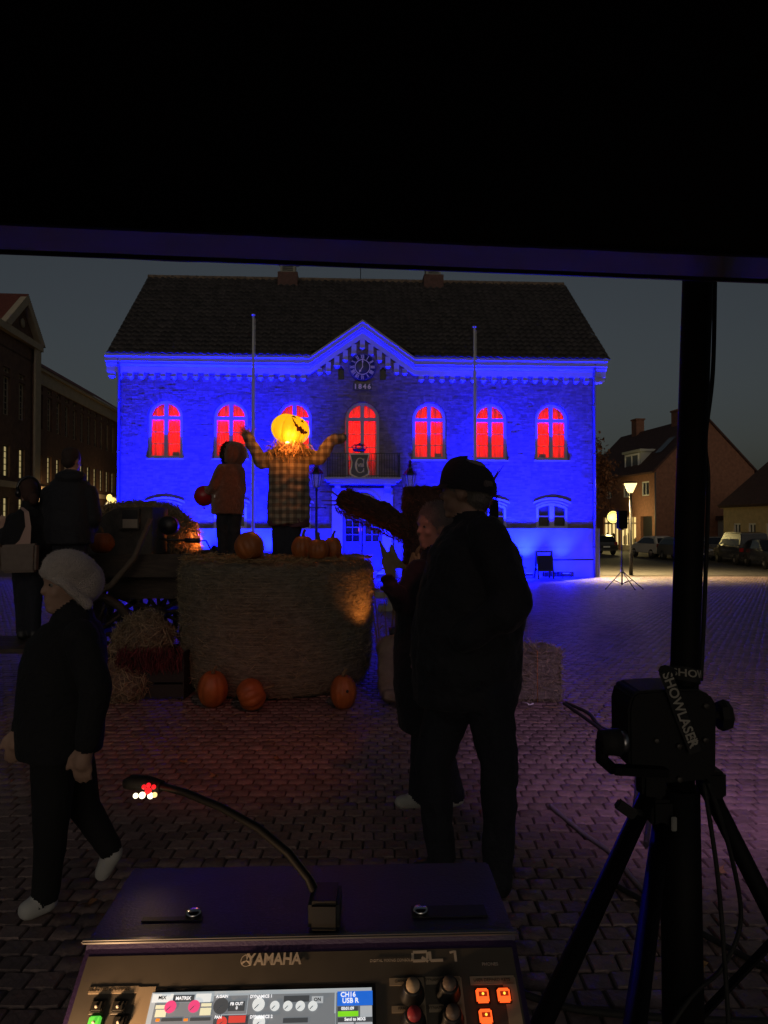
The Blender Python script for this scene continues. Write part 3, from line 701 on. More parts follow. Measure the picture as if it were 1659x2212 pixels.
tr_.box(LX(37), LX(43.8), -.40, -.25, Lz(2.1), Lz(2.45)); tr_.box(LX(43.72), LX(44.55), -.52, -.4, Lz(-4), Lz(10.9)); tr_.box(LX(37), LX(44.75), -.58, -.25, Lz(10.75), Lz(11.15))
tr_.prism([(LX(39.3), Lz(11.15)), (LX(42.3), Lz(13.6)), (LX(45.0), Lz(11.15)), (LX(44.3), Lz(11.15)), (LX(42.3), Lz(13.0)), (LX(40.0), Lz(11.15))][::-1], lambda a, b, d: V(a, d, b), -.6, -.25)
tr_.build('pale_trim', PALE, left)
MB().lathe([(0, 0), (.28, 0), (.28, .06), (0, .06)], 20, mtx=Matrix.Translation(V(LX(42.3), -.26, Lz(11.9))) @ Matrix.Rotation(R(90), 4, 'X')).build('roundel', PALE, left)
rf = MB()
rf.add([V(LX(44.6), -.3, Lz(9.95)), V(LX(74), -.3, Lz(9.95)), V(LX(74), 5.2, Lz(13.3)), V(LX(44.6), 5.2, Lz(13.3))], [(0, 1, 2, 3)])
rf.add([V(LX(74), 5.2, Lz(13.3)), V(LX(44.6), 5.2, Lz(13.3)), V(LX(44.6), 11, Lz(9.9)), V(LX(74), 11, Lz(9.9))], [(0, 1, 2, 3)])
rf.add([V(LX(42.3), -.6, Lz(13.62)), V(LX(42.3), 11, Lz(13.62)), V(LX(45.05), 11, Lz(11.1)), V(LX(45.05), -.6, Lz(11.1)), V(LX(39.5), -.6, Lz(11.1)), V(LX(39.5), 11, Lz(11.1))], [(0, 1, 2, 3), (1, 0, 4, 5)])
for k in range(24): rf.tube([V(LX(42.35 + k * .112), -.6, Lz(13.62 - k * .103)), V(LX(42.35 + k * .112), 11, Lz(13.62 - k * .103))], .035, 5)
rf.build('roof', REDT, left)
# wall lamp that washes the corner pilaster
wl = MB(); wl.bar(V(LX(45.2), -.5, Lz(1.95)), V(LX(45.2), 0, Lz(2.05)), .05); wl.lathe([(.02, .12), (.16, 0), (.15, -.02), (0, -.02)], 12, (LX(45.2), -.55, Lz(1.9))); wlo = wl.build('wall_lamp', BLACK, left)
MB().ell((LX(45.2), -.55, Lz(1.86)), .09).build('bulb', emat('bulb_warm', (1., .62, .22), 8.), wlo)
light('wall_lamp_light', 'POINT', (LX(45.2), -.62, Lz(1.75)), 130, (1., .62, .25), left, size=.1)
light('wall_lamp_glow', 'POINT', (LX(57), -1.6, Lz(1.5)), 60, (1., .62, .25), left, size=.2)
# building closing the street behind
bk = thing('back_building', 'dark red roofed building closing the street behind the town hall', 'building', (-27.0, 74.5, gz(60)), 0)
MB().box(0, 22, 0, 9, -.1, 11.4).build('wall', LB, bk)
MB().prism([(-.4, 11.4), (9.4, 11.4), (4.5, 15.9)], lambda a, b, d: V(d, a, b), -.3, 22.3).build('roof', REDT, bk)

# brick corner house with lit shop on the right; local x = away along the shop front, y = to the right
HB = mat('house_brick', (.26, .12, .075), .85, var=.2, vscale=4, bump=.3, bscale=22)
DKT = mat('house_roof_tile', (.07, .032, .026), .8, var=.3, vscale=4, bump=.5, bscale=8)
hx0, hy0 = 21.9, 58.0; hdir = math.atan2(11.0, -1.4)
hb = thing('corner_house', 'brick corner house with white dormer, two chimneys and a lit shop front', 'house', (hx0, hy0, gz(58)), hdir)
HL = 15.0; EH = 4.53 + 2.255; AH = 8.84 + 2.255; GWd = 8.6
# local x along front (away), local y = left of x direction -> points towards -x world; inside is -y
m = MB(); m.box(0, HL, -GWd, -.35, 0, EH)
m.prism([(-GWd, EH), (0, EH), (-GWd / 2, AH)], lambda a, b, d: V(d, a, b), 0, HL)
wz = [(EH - 2.15, EH - .95)]; wxs = [1.7, 5.1, 8.6]; ww = .62
m.box(0, HL, -.35, 0, EH - .95, EH); m.box(0, HL, -.35, 0, 2.95, EH - 2.15)
x = 0
for c in wxs: m.box(x, c - ww, -.35, 0, EH - 2.15, EH - .95); x = c + ww
m.box(x, HL, -.35, 0, EH - 2.15, EH - .95)
m.box(0, .6, -.35, 0, 0, 2.95); m.box(2.6, 3.4, -.35, 0, 0, 2.95); m.box(9.9, HL, -.35, 0, 0, 2.95); m.box(6.5, 6.8, -.35, 0, 0, 2.95)
m.build('wall', HB, hb)
for c in wxs:
    f = MB(); a, b = EH - 2.15, EH - .95
    for x0, x1, z0, z1 in ((c - ww, c - ww + .1, a, b), (c + ww - .1, c + ww, a, b), (c - ww + .1, c + ww - .1, a, a + .1), (c - ww + .1, c + ww - .1, b - .1, b), (c - .05, c + .05, a + .1, b - .1)): f.box(x0, x1, -.14, -.04, z0, z1)
    w = f.build('window', WHITEP, hb); MB().box(c - ww + .1, c + ww - .1, -.13, -.12, a + .1, b - .1).build('pane', GLASS, w)
MB().box(.6, 2.6, -.30, -.25, 0, 2.95).build('gateway', BLACK, hb)
SHOP = emat('shop_light', (1.0, .74, .30), 1.0)
for x0, x1 in ((3.4, 6.5), (6.8, 9.9)):
    f = MB()
    n = 4
    for k in range(n + 1): xx = x0 + (x1 - x0) * k / n; f.box(xx - .07, xx + .07, -.2, -.1, 0, 2.9)
    f.box(x0, x1, -.19, -.11, 2.3, 2.45); f.box(x0, x1, -.19, -.11, 0, .45)
    w = f.build('shop_window', PALE, hb); MB().box(x0, x1, -.24, -.23, .45, 2.9).build('pane', SHOP, w)
    for k in range(5):
        xx = random.uniform(x0 + .3, x1 - .3); hh = random.uniform(.5, 1.2); MB().box(xx - .25, xx + .25, -.226, -.205, .5, .5 + hh).build('display_stand', mat('display_dark', (.16, .12, .06), .8), w)
rf = MB(); 
rf.prism([(.35, EH - .25), (-GWd / 2, AH + .12), (-GWd - .35, EH - .25), (-GWd - .3, EH - .4), (-GWd / 2, AH - .1), (.3, EH - .4)], lambda a, b, d: V(d, a, b), -.15, HL + .15)
hroof = rf.build('roof', DKT, hb)
for xx, yy, w_, h_ in ((4.0, -GWd / 2, .55, 1.0), (11.5, -GWd / 2, .5, 1.3)): 
    c = MB(); c.box(xx - w_, xx + w_, yy - .4, yy + .4, AH - .6, AH + h_); c.box(xx - w_ - .08, xx + w_ + .08, yy - .48, yy + .48, AH + h_ - .02, AH + h_ + .12); c.build('chimney', HB, hroof)
dm = MB(); dm.box(3.6, 6.6, -2.9, -.55, EH + .3, EH + 1.75); dm.box(3.4, 6.8, -3.3, -.40, EH + 1.75, EH + 1.95); dmo = dm.build('dormer', mat('dormer_panel', (.42, .43, .40), .7), hroof)
f = MB()
for x0, x1, z0, z1 in ((3.8, 6.4, .35, .47), (3.8, 6.4, 1.5, 1.65), (3.8, 3.95, .47, 1.5), (6.25, 6.4, .47, 1.5), (5.03, 5.17, .47, 1.5)): f.box(x0, x1, -.548, -.47, EH + z0, EH + z1)
f.build('dormer_window', WHITEP, dmo); MB().box(3.95, 6.25, -.545, -.52, EH + .47, EH + 1.5).build('pane', mat('dormer_glass', (.10, .11, .12), .1), dmo)
sky_ = MB(); s0 = (AH - EH + .35) / (GWd / 2 + .35)
sky_.add([V(1.5, -1.3, EH - .25 + 1.65 * s0 + .1), V(2.6, -1.3, EH - .25 + 1.65 * s0 + .1), V(2.6, -2.6, EH - .25 + 2.95 * s0 + .1), V(1.5, -2.6, EH - .25 + 2.95 * s0 + .1)], [(0, 1, 2, 3)]); sky_.build('skylight', mat('dormer_glass', (.10, .11, .12), .1), hroof)
MB().tube([V(-.05, .06, .1), V(-.05, .06, EH - .3)], .06, 8).build('rain_pipe', PIPE, hb)
for k in range(3): MB().lathe([(0, 0), (.09, 0), (.09, .05), (0, .05)], 10, mtx=Matrix.Translation(V(-.01, -GWd + 1.6, 4.6 - k * .55)) @ Matrix.Rotation(R(-90), 4, 'Y')).build('anchor_plate', PALE, hb)
# lit round shop sign on a bracket
sg = thing('shop_sign', 'round lit yellow shop sign hanging on a bracket from the corner house', 'sign', V(hx0 - 1.05 - .45, hy0 + 3.4, gz(58) + 2.75), 0)
sc_ = at(1324, 1117, 60.5) - sg.location
MB().lathe([(0, -.09), (.50, -.09), (.50, .09), (0, .09)], 32, mtx=Matrix.Translation(sc_) @ Matrix.Rotation(R(90), 4, 'X')).build('sign_disc', emat('sign_yellow', (1., .76, .20), 1.8), sg)
rg = MB(); rg.lathe([(.50, -.11), (.54, -.11), (.54, .11), (.50, .11), (.50, -.11)], 32, mtx=Matrix.Translation(sc_) @ Matrix.Rotation(R(90), 4, 'X')); rg.bar(sc_ + V(.52, 0, .2), sc_ + V(1.6, .3, .3), .05); rg.bar(sc_ + V(.52, 0, -.2), sc_ + V(1.6, .3, -.2), .05); rg.build('sign_rim', BLACK, sg)
lt = MB()
for k in range(9):
    for s in (1, -1):
        a = R(90) + R(13 * (k - 4)); c = sc_ + V(.40 * math.cos(a), -.1, s * .40 * math.sin(a)); lt.cbox(c, (.05, .01, .09), Euler((0, -(a - R(90)) * s, 0)))
lt.build('lettering', mat('sign_brown', (.25, .12, .02), .7), sg)
light('sign_light', 'POINT', sc_ + V(-.3, -1.0, -.2), 320, (1., .78, .3), sg, size=.5)
# low yellow house
YW = mat('yellow_render', (.52, .40, .20), .85, var=.15, vscale=3)
yh = thing('low_house', 'low yellow rendered house with dark roof beside the parked cars', 'house', (23.58, 50.0, gz(50)), math.atan2(-5.0, .42))
m = MB(); EHY = 1.40 + 2.255
# local x runs towards the viewer, inside is +y
m.box(0, 14, .3, 7, 0, EHY); wxs = [1.6, 3.3, 5.2, 7.2]
m.box(0, 14, 0, .3, 2.35, EHY); m.box(0, 14, 0, .3, 0, .9); x = 0
for c in wxs: m.box(x, c - .42, 0, .3, .9, 2.35); x = c + .42
m.box(x, 14, 0, .3, .9, 2.35); m.prism([(0, EHY), (7, EHY), (3.5, EHY + 2.9)], lambda a, b, d: V(d, a, b), 0, 14); m.box(-.1, 14, -.16, .0, EHY - .28, EHY); m.build('wall', YW, yh)
for c in wxs:
    f = MB()
    for x0, x1, z0, z1 in ((c - .42, c - .32, .9, 2.35), (c + .32, c + .42, .9, 2.35), (c - .32, c + .32, .9, 1.0), (c - .32, c + .32, 2.25, 2.35), (c - .04, c + .04, 1.0, 2.25), (c - .32, c + .32, 1.58, 1.68)): f.box(x0, x1, .06, .14, z0, z1)
    w = f.build('window', WHITEP, yh); MB().box(c - .32, c + .32, .13, .14, 1.0, 2.25).build('pane', GLASS, w)
MB().prism([(-.35, EHY - .1), (3.5, EHY + 3.1), (7.3, EHY - .1), (7.2, EHY - .25), (3.5, EHY + 2.9), (-.2, EHY - .25)], lambda a, b, d: V(d, a, b), -.2, 14.2).build('roof', DKT, yh)
# garden wall/shed between the houses
shd = thing('white_shed', 'small pale shed between corner house and low house', 'shed', (27.2, 57.0, gz(57)), 0)
MB().box(0, 2.2, 0, 2, 0, 2.6).build('shed_wall', mat('shed_render', (.45, .47, .5), .8), shd); MB().prism([(-.2, 2.6), (2.4, 2.6), (2.4, 2.75), (-.2, 2.95)], lambda a, b, d: V(a, d, b), -.2, 2.2).build('shed_roof', DKT, shd)

# ------------------------------------------------------------------ tree beside the hall
LEAF = mat('autumn_leaf', (.12, .05, .025), .7, island=.5)
def leafy(name, label, base, h, rx, rz, n, cz):
    t = thing(name, label, 'tree', base)
    tb = MB(); tb.tube([V(0, 0, 0), V(.05, 0, h * .4), V(-.03, .05, h * .65), V(.1, 0, h * .9)], [.16, .12, .09, .03], 8)
    cl = []
    for k in range(9):
        a = random.uniform(0, 6.28); zz = h * random.uniform(.35, .8); e = V(math.cos(a) * rx * random.uniform(.4, .9), math.sin(a) * rx * random.uniform(.4, .9), zz + random.uniform(.3, 1.0)); tb.tube([V(0, 0, zz), e * .5 + V(0, 0, zz * .5 + .1), e], [.06, .04, .015], 6); cl.append(e)
    tb.build('trunk', WOODD, t)
    pts = []
    for _ in range(40): c = V(random.gauss(0, rx * .42), random.gauss(0, rx * .42), cz + random.gauss(0, rz * .42)); cl.append(c)
    for _ in range(n): c = random.choice(cl); pts.append((c.x + random.gauss(0, .28), c.y + random.gauss(0, .28), c.z + random.gauss(0, .24)))
    strands('crown', pts, rng.normal(0, 1, (n, 3)), .17, .11, LEAF, t)
    return t
leafy('autumn_tree', 'small tree with rusty autumn leaves behind the right corner of the town hall', V(12.5, 43, gz(43)), 6.3, 1.15, 1.7, 3600, 5.3)

# ------------------------------------------------------------------ parked cars
def car(label, loc, rotz, color, kind='hatch', rough=.3):
    t = thing('parked_car', label, 'car', loc, rotz, 'cars parked along the square')
    Lh = {'hatch': 2.0, 'wagon': 2.25, 'van': 2.3}[kind]; W2 = .88
    # side profile: x forward (+), z up
    if kind == 'van': low = [(-Lh, .35), (-Lh, 1.0), (-Lh + .03, 1.1), (Lh - .9, 1.08), (Lh - .15, .85), (Lh, .6), (Lh, .35)]; cab = [(-Lh + .05, 1.1), (-Lh + .25, 1.78), (-1.2, 1.84), (.75, 1.80), (1.5, 1.07)]
    elif kind == 'wagon': low = [(-Lh, .35), (-Lh, .75), (-Lh + .08, .98), (.95, .95), (1.9, .82), (Lh, .6), (Lh, .35)]; cab = [(-Lh + .10, .98), (-Lh + .55, 1.42), (-1.0, 1.50), (.1, 1.46), (1.05, .94)]
    else: low = [(-Lh, .35), (-Lh, .75), (-Lh + .06, .98), (.95, .96), (1.7, .82), (Lh, .6), (Lh, .35)]; cab = [(-Lh + .08, .98), (-Lh + .42, 1.40), (-.7, 1.49), (.15, 1.45), (1.1, .95)]
    paint = mat('paint_%.2f_%.2f_%.2f' % color, color, rough, spec=.6)
    b = MB()
    def body(poly, w0, w1, zref0, zref1):
        n = len(poly); vs = []
        for s in (-1, 1):
            for x, z in poly: w = w0 + (w1 - w0) * max(0, min(1, (z - zref0) / (zref1 - zref0))); vs.append(V(x, s * w, z))
        return vs, [tuple(range(n)), tuple(range(n, 2 * n))[::-1]] + [(i, n + i, n + (i + 1) % n, (i + 1) % n) for i in range(n)]
    b.add(*body(low, W2, W2 - .04, .35, 1.0)); b.add(*body(cab, W2 - .06, W2 - .22, .95, 1.5)); b.build('body', paint, t, .045)
    top = max(z for x, z in cab)
    cin = [(cab[0][0] + .28, .99), (cab[1][0] + .22, cab[1][1] - .09), (cab[2][0], cab[2][1] - .10), (cab[3][0] - .05, cab[3][1] - .10), (cab[4][0] - .28, .99)]
    for s in (-1, 1):
        vs = []
        for x, z in cin: w = (W2 - .06) + (-.16) * max(0, min(1, (z - .95) / .55)) + .006; vs.append(V(x, s * w, z))
        MB().add(vs, [tuple(range(5)) if s < 0 else tuple(range(5))[::-1]]).build('side_window', GLASS, t)
    def scr(a, c, name):
        (x0, z0), (x1, z1) = a, c; q = []
        for t0 in (.12, .9):
            x = x0 + (x1 - x0) * t0; z = z0 + (z1 - z0) * t0; w = (W2 - .06) - .16 * max(0, min(1, (z - .95) / .55)) - .09
            dn = V(z1 - z0, 0, -(x1 - x0)).normalized(); dn = dn if (dn.x > 0) == (x0 > 0) else -dn
            q += [V(x, -w, z) + dn * .012, V(x, w, z) + dn * .012]
        MB().add(q, [(0, 1, 3, 2)]).build(name, GLASS, t)
    scr(cab[4], cab[3], 'windscreen'); scr(cab[0], cab[1], 'rear_window')
    for x in (-Lh + .75, Lh - .85):
        for s in (-1, 1):
            w = MB(); w.lathe([(.17, -.09), (.30, -.10), (.32, -.07), (.32, .07), (.30, .10), (.17, .09)], 20, mtx=Matrix.Translation(V(x, s * (W2 - .10), .32)) @ Matrix.Rotation(R(90), 4, 'X')); wo = w.build('wheel', RUBBER, t)
            r_ = MB(); r_.lathe([(0, -.07), (.05, -.085), (.19, -.06), (.21, -.09), (.21, .09), (.19, .06), (.05, .085), (0, .07)], 12, mtx=Matrix.Translation(V(x, s * (W2 - .10), .32)) @ Matrix.Rotation(R(90), 4, 'X'), smooth=False); r_.build('rim', STEEL, wo)
    for s in (-1, 1):
        MB().cbox(V(Lh - .10, s * .62, .70), (.24, .36, .14), Euler((0, .25, -s * .25))).build('headlight', mat('headlight_glass', (.7, .7, .7), .1, metal=.8), t, .03)
        MB().cbox(V(-Lh + .03, s * .72, .86), (.12, .22, .26)).build('taillight', mat('taillight_red', (.25, .01, .01), .2), t, .03)
        MB().cbox(V(.75, s * (W2 + .05), 1.0), (.12, .16, .12)).build('mirror', paint, t, .03)
    MB().cbox(V(-Lh - .006, 0, .62), (.02, .5, .11)).build('number_plate', mat('plate', (.7, .7, .66), .5), t); MB().cbox(V(Lh + .004, 0, .48), (.02, .5, .11)).build('number_plate', mat('plate', (.7, .7, .66), .5), t)
    bp = MB(); bp.cbox(V(Lh - .02, 0, .40), (.10, 1.6, .16)); bp.cbox(V(-Lh + .02, 0, .42), (.10, 1.6, .18)); bp.build('bumper', mat('bumper_dark', (.03, .03, .03), .5), t, .03)
    return t
def gp(dx, Y): p = at(dx, 1133, Y); return V(p.x, Y, gz(Y))
car('white hatchback left of the black stand pole, nose away', gp(1412, 49.2), R(97), (.62, .62, .60), 'hatch')
car('dark grey car half hidden behind the black stand pole', gp(1478, 45.0), R(-86), (.10, .10, .10), 'hatch', .15)
car('grey estate car just right of the black stand pole', gp(1540, 46.5), R(-88), (.20, .19, .17), 'wagon', .25)
car('dark van with its rear and number plate towards the square', gp(1600, 41.5), R(82), (.02, .02, .024), 'van', .2)
car('black car cut by the right edge of the picture', gp(1668, 37.5), R(-100), (.016, .016, .018), 'wagon', .2)
car('black car just past the right corner of the town hall', gp(1288, 55.0), R(95), (.016, .016, .02), 'hatch', .2)

# ------------------------------------------------------------------ lamps, flagpoles, speakers, sign, bench
p = gp(1362.5, 31.7)
lm = thing('street_lamp', 'lit street lamp with glowing cone head on a dark post by the road', 'street lamp', p)
MB().tube([V(0, 0, 0), V(0, 0, .9), V(0, 0, .95), V(0, 0, 3.62)], [.09, .09, .06, .05], 12).build('post', BLACK, lm)
MB().lathe([(.09, 3.62), (.27, 4.02), (.27, 4.03)], 20).build('lamp_shade', emat('lamp_glow', (1., .70, .28), 2.4), lm)
MB().lathe([(.29, 4.03), (.25, 4.10), (.0, 4.14)], 20).build('lamp_cap', BLACK, lm)
light('lamp_light', 'SPOT', (.0, .5, 3.5), 4200, (1., .70, .30), lm, rot=(0, 0, 0), size=.2, spot=R(146), blend=.4)
light('lamp_glow', 'POINT', (0, .6, 3.75), 300, (1., .70, .30), lm, size=.25)
def lantern(label, dx, Y):
    p = gp(dx, Y); t = thing('lantern_post', label, 'lantern', p, 0, 'old lantern posts in front of the hall')
    b = MB(); b.lathe([(.16, 0), (.16, .25), (.10, .32), (.09, .9), (.055, 1.0), (.045, 2.6), (.06, 2.65), (.04, 2.7), (.035, 3.25), (.06, 3.3), (.03, 3.4)], 12); b.bar(V(-.32, 0, 2.68), V(.32, 0, 2.68), .035); b.ell((-.32, 0, 2.68), .04); b.ell((.32, 0, 2.68), .04)
    b.build('post', BLACK, t)
    h = MB()
    for s in range(6):
        a = R(60 * s); h.bar(V(.12 * math.cos(a), .12 * math.sin(a), 3.42), V(.20 * math.cos(a), .20 * math.sin(a), 3.92), .02)
    h.lathe([(.03, 3.36), (.13, 3.40), (.13, 3.43), (0, 3.43)], 6, smooth=False); h.lathe([(.26, 3.90), (.24, 3.95), (.10, 4.12), (.08, 4.2), (.10, 4.24), (.05, 4.32), (.07, 4.38), (0, 4.46)], 6, smooth=False); h.build('lantern_head', BLACK, t)
    MB().lathe([(.11, 3.43), (.19, 3.91)], 6, smooth=False).build('lantern_glass', mat('lantern_pane', (.8, .8, .85), .1, alpha=.25), t)
lantern('unlit old lantern post behind the scarecrow, left of the balcony', 683.5, 26.0); lantern('unlit old lantern post right of the balcony, above the straw figure', 886, 26.4)
def flag(label, dx, Y, dtop):
    p = gp(dx, Y); t = thing('flagpole', label, 'flagpole', p, 0, 'white flagpoles before the hall'); h = at(dx, dtop, Y).z - p.z
    MB().tube([V(0, 0, 0), V(0, 0, h * .5), V(0, 0, h)], [.07, .06, .042], 12).build('pole', mat('pole_white', (.62, .62, .62), .4), t)
    MB().lathe([(0, h), (.07, h + .01), (.07, h + .05), (0, h + .06)], 12).build('finial', mat('pole_white', (.62, .62, .62), .4), t); c = MB(); c.tube([V(.07, -.02, 1.2), V(.07, -.02, h - .1)], .006, 5); c.build('halyard', WHITEP, t)
flag('left white flagpole behind the small hooded figure', 546, 26.0, 682); flag('right white flagpole in front of the sixth arched window', 1026, 26.4, 708)
def speaker(label, slabel, dx, Y, dtop, dbot, w):
    p = gp(dx, Y); a = at(dx, dtop, Y).z - p.z; b = at(dx, dbot, Y).z - p.z
    t = thing('speaker_stand', slabel, 'stand', p, 0, 'tripod speaker stands'); m_ = MB(); m_.tube([V(0, 0, .12), V(0, 0, .9), V(0, 0, .92), V(0, 0, b)], [.022, .022, .017, .017], 10); m_.build('pole', BLACK, t)
    for k, an in enumerate((R(200), R(-20), R(290))):
        e = V(.60 * math.cos(an), .60 * math.sin(an), 0); l = MB(); l.tube([V(0, 0, .55), e + V(0, 0, .02)], .013, 8); l.tube([V(0, 0, .16), e * .5 + V(0, 0, .28)], .009, 6); l.build('leg', BLACK, t); MB().ell(e + V(0, 0, .022), .022).build('foot', RUBBER, t)
    MB().lathe([(.045, .52), (.045, .60), (.02, .61)], 12).build('collar', STEEL, t)
    s = thing('loudspeaker', label, 'loudspeaker', p + V(0, 0, b), 0, 'loudspeakers on stands'); h = a - b
    MB().prism([(-w / 2, -.15), (w / 2, -.15), (w / 2 * .8, .18), (-w / 2 * .8, .18)], lambda x, y, z: V(x, y, z), .0, h).build('cabinet', mat('speaker_black', (.009, .009, .009), .95, spec=.05), s, .012)
    MB().box(-w / 2 + .02, w / 2 - .02, -.158, -.1505, .02, h - .02).build('grille', mat('speaker_grille', (.009, .009, .009), .95, spec=.05), s); MB().cbox(V(0, 0, -.02), (.10, .10, .04)).build('pole_socket', BLACK, s)
speaker('black loudspeaker on a tripod stand right of the town hall corner', 'black tripod stand carrying the loudspeaker beside the street lamp', 1343, 22.0, 1103, 1142, .27)
speaker('black loudspeaker seen past the cap of the walking man', 'tripod stand of the loudspeaker behind the walking man', 1066, 23.5, 1081, 1119, .29)
p = hall_world(16.88, -1.15); p.z = gz(p.y)
sgn = thing('sandwich_board', 'dark sandwich board standing against the lit hall plinth', 'sign', p, HA)
for s in (-1, 1):
    f = MB(); fn = lambda x, z, d: V(x, s * (.30 - z * .27) + d * s, z)
    for a, b, c, d in ((-.33, -.27, 0, 1.10), (.27, .33, 0, 1.10), (-.27, .27, .30, .36), (-.27, .27, 1.04, 1.10), (-.27, .27, .88, .92)): f.prism([(a, c), (b, c), (b, d), (a, d)], fn, 0, .025)
    f.build('frame', BLACK, sgn); MB().prism([(-.27, .36), (.27, .36), (.27, .88), (-.27, .88)], fn, .005, .018).build('board', mat('board_black', (.012, .012, .013), .8), sgn)
p = hall_world(15.35, -1.0); p.z = gz(p.y)
bn = thing('park_bench', 'slatted bench at the hall wall left of the sandwich board', 'bench', p, HA)
for k in range(4): MB().box(-.8, .8, -.25 + k * .13, -.16 + k * .13, .42, .45).build('slat', WOODD, bn)
for k in range(3): MB().box(-.8, .8, .28, .31, .55 + k * .13, .64 + k * .13).build('slat', WOODD, bn)
for s in (-.65, .65): l = MB(); l.bar(V(s, -.22, 0), V(s, -.2, .42), .05); l.bar(V(s, .25, 0), V(s, .33, .95), .05); l.bar(V(s, -.25, .40), V(s, .28, .40), .04); l.build('leg', BLACK, bn)
hr = MB(); hr.tube([V(17.1, -.16, .71), V(19.2, -.16, .71)], .022, 6); hr.build('wall_rail', BLACK, hall)
# stone bench in the square
sb = thing('stone_bench', 'long pale stone bench in the square behind the hay display', 'bench', (1.42, 15.0, gz(15)), 0)
STONE = mat('pale_stone', (.30, .27, .22), .85, var=.2, vscale=6, bump=.3); MB().box(-1.62, 1.62, -.25, .25, .27, .40).build('seat', STONE, sb, .02); MB().box(-1.55, 1.55, -.18, .2, 0, .12).build('base', STONE, sb)
for x in (-1.2, 0, 1.2): MB().box(x - .15, x + .15, -.16, .16, .12, .27).build('support', STONE, sb)
# two tall white draped figures with glowing heads
for k, (dx, dt, lab) in enumerate(((236, 1068, 'taller of two white draped ghost figures with glowing head, far left of the hall'), (244, 1075, 'shorter of two white draped ghost figures with glowing head, far left of the hall'))):
    Y = 30.5 + k * .4; p = gp(dx + k * 1, Y); h = at(dx, dt, Y).z - p.z; t = thing('ghost_figure', lab, 'figure', p, 0, 'white ghost figures')
    w = MB(); prof = [(.34, .25), (.30, .8), (.26, 1.4), (.24, h - .75), (.16, h - .42), (.06, h - .30)]; n = 20; vs_ = []
    for r_, z in prof:
        for j in range(n): a = 2 * math.pi * j / n; rr = r_ * (1 + .16 * math.sin(a * 5 + z)); vs_.append(V(rr * math.cos(a), rr * math.sin(a), z))
    w.add(vs_, [(i * n + j, i * n + (j + 1) % n, (i + 1) * n + (j + 1) % n, (i + 1) * n + j) for i in range(len(prof) - 1) for j in range(n)], True); w.build('drape', mat('white_drape', (.7, .68, .62), .9), t)
    MB().ell((0, 0, h - .14), (.12, .12, .15)).build('glowing_head', emat('ghost_glow', (1., .72, .20), 1.6), t); MB().tube([V(0, 0, 0), V(0, 0, .5)], .05, 8).build('pole', BLACK, t)
    light('ghost_light', 'POINT', (0, -.3, h - .3), 6, (1., .75, .35), t, size=.1)
# ------------------------------------------------------------------ the harvest display
PUMP = mat('pumpkin_skin', (.33, .095, .02), .5, var=.25, vscale=9, bump=.15, bscale=25)
STEM = mat('pumpkin_stem', (.16, .12, .06), .8, bump=.3)
def pumpkin_geo(rx, rz, ribs=10, depth=.07, seg=60, rows=22, dip=.16):
    vs = []; rib = []
    for i in range(rows + 1):
        ph = math.pi * i / rows - math.pi / 2
        for j in range(seg):
            a = 2 * math.pi * j / seg; g = abs(math.cos(a * ribs / 2)) ** .6; k = 1 - depth * (1 - g) * math.cos(ph) ** .5 if math.cos(ph) > 0 else 1
            z = rz * math.sin(ph); d = math.cos(ph); z -= math.copysign(1, z) * rz * dip * math.exp(-(d / .28) ** 2) if abs(z) > 1e-6 else 0
            vs.append(V(rx * d * k * math.cos(a), rx * d * k * math.sin(a), z)); rib.append(g)
    fs = [(i * seg + j, i * seg + (j + 1) % seg, (i + 1) * seg + (j + 1) % seg, (i + 1) * seg + j) for i in range(rows) for j in range(seg)]
    return vs, fs, rib
def pumpkin(label, dx, Y, dtop, dbot, w, zbase=None, tilt=(0, 0), ribs=10, stem=True, hole=False):
    # w = width in picture units at distance Y; rests at zbase
    h = (dbot - dtop) / FPX * Y; r = w / 2 / FPX * Y; zb = zbase if zbase is not None else gz(Y)
    p = at(dx, 1133, Y); t = thing('pumpkin', label, 'pumpkin', V(p.x, Y, zb), random.uniform(0, 6), 'pumpkins of the harvest display')
    vs, fs, _ = pumpkin_geo(r, h / 2 * 1.06, ribs); e = Euler((tilt[0], tilt[1], 0)).to_matrix(); vs = [e @ q for q in vs]; zmin = min(q.z for q in vs)
    o = V(0, 0, -zmin); MB().add([q + o for q in vs], fs, True).build('rind', PUMP, t)
    if stem:
        top = e @ V(0, 0, h / 2 * .9) + o; d = e @ V(0, 0, 1); MB().tube([top - d * .01, top + d * .025, top + d * .05 + V(.012, 0, 0), top + d * .065 + V(.03, .005, 0)], [.022, .015, .012, .015], 7).build('stem', STEM, t)
    if hole:
        t.rotation_euler.z = 0; MB().ell(V(.35 * r, -r * .93, h * .58), (.012, .01, .014)).build('nail_hole', BLACK, t)
    return t
BX, BY, BR, BT = -1.09, 7.4, .98, 1.24
bale = thing('round_bale', 'large upright round straw bale wrapped in netting, centre of the display', 'bale', (BX, BY, 0))
prof = [(.0, .02), (.80, .0), (.885, .05), (.935, .16), (.955, .40), (.965, .75), (.975, 1.0), (.975, 1.14), (.94, 1.22), (.86, 1.24), (.0, 1.24)]
def bale_r(z): return float(np.interp(z, [q[1] for q in prof[2:9]], [q[0] for q in prof[2:9]]))
b = MB(); n = 96; vs_ = []
pz = [(.0, .0), (.78, .0)] + [(bale_r(z), z) for z in np.linspace(.05, 1.20, 26)] + [(.88, 1.235), (.45, 1.25), (.0, 1.25)]
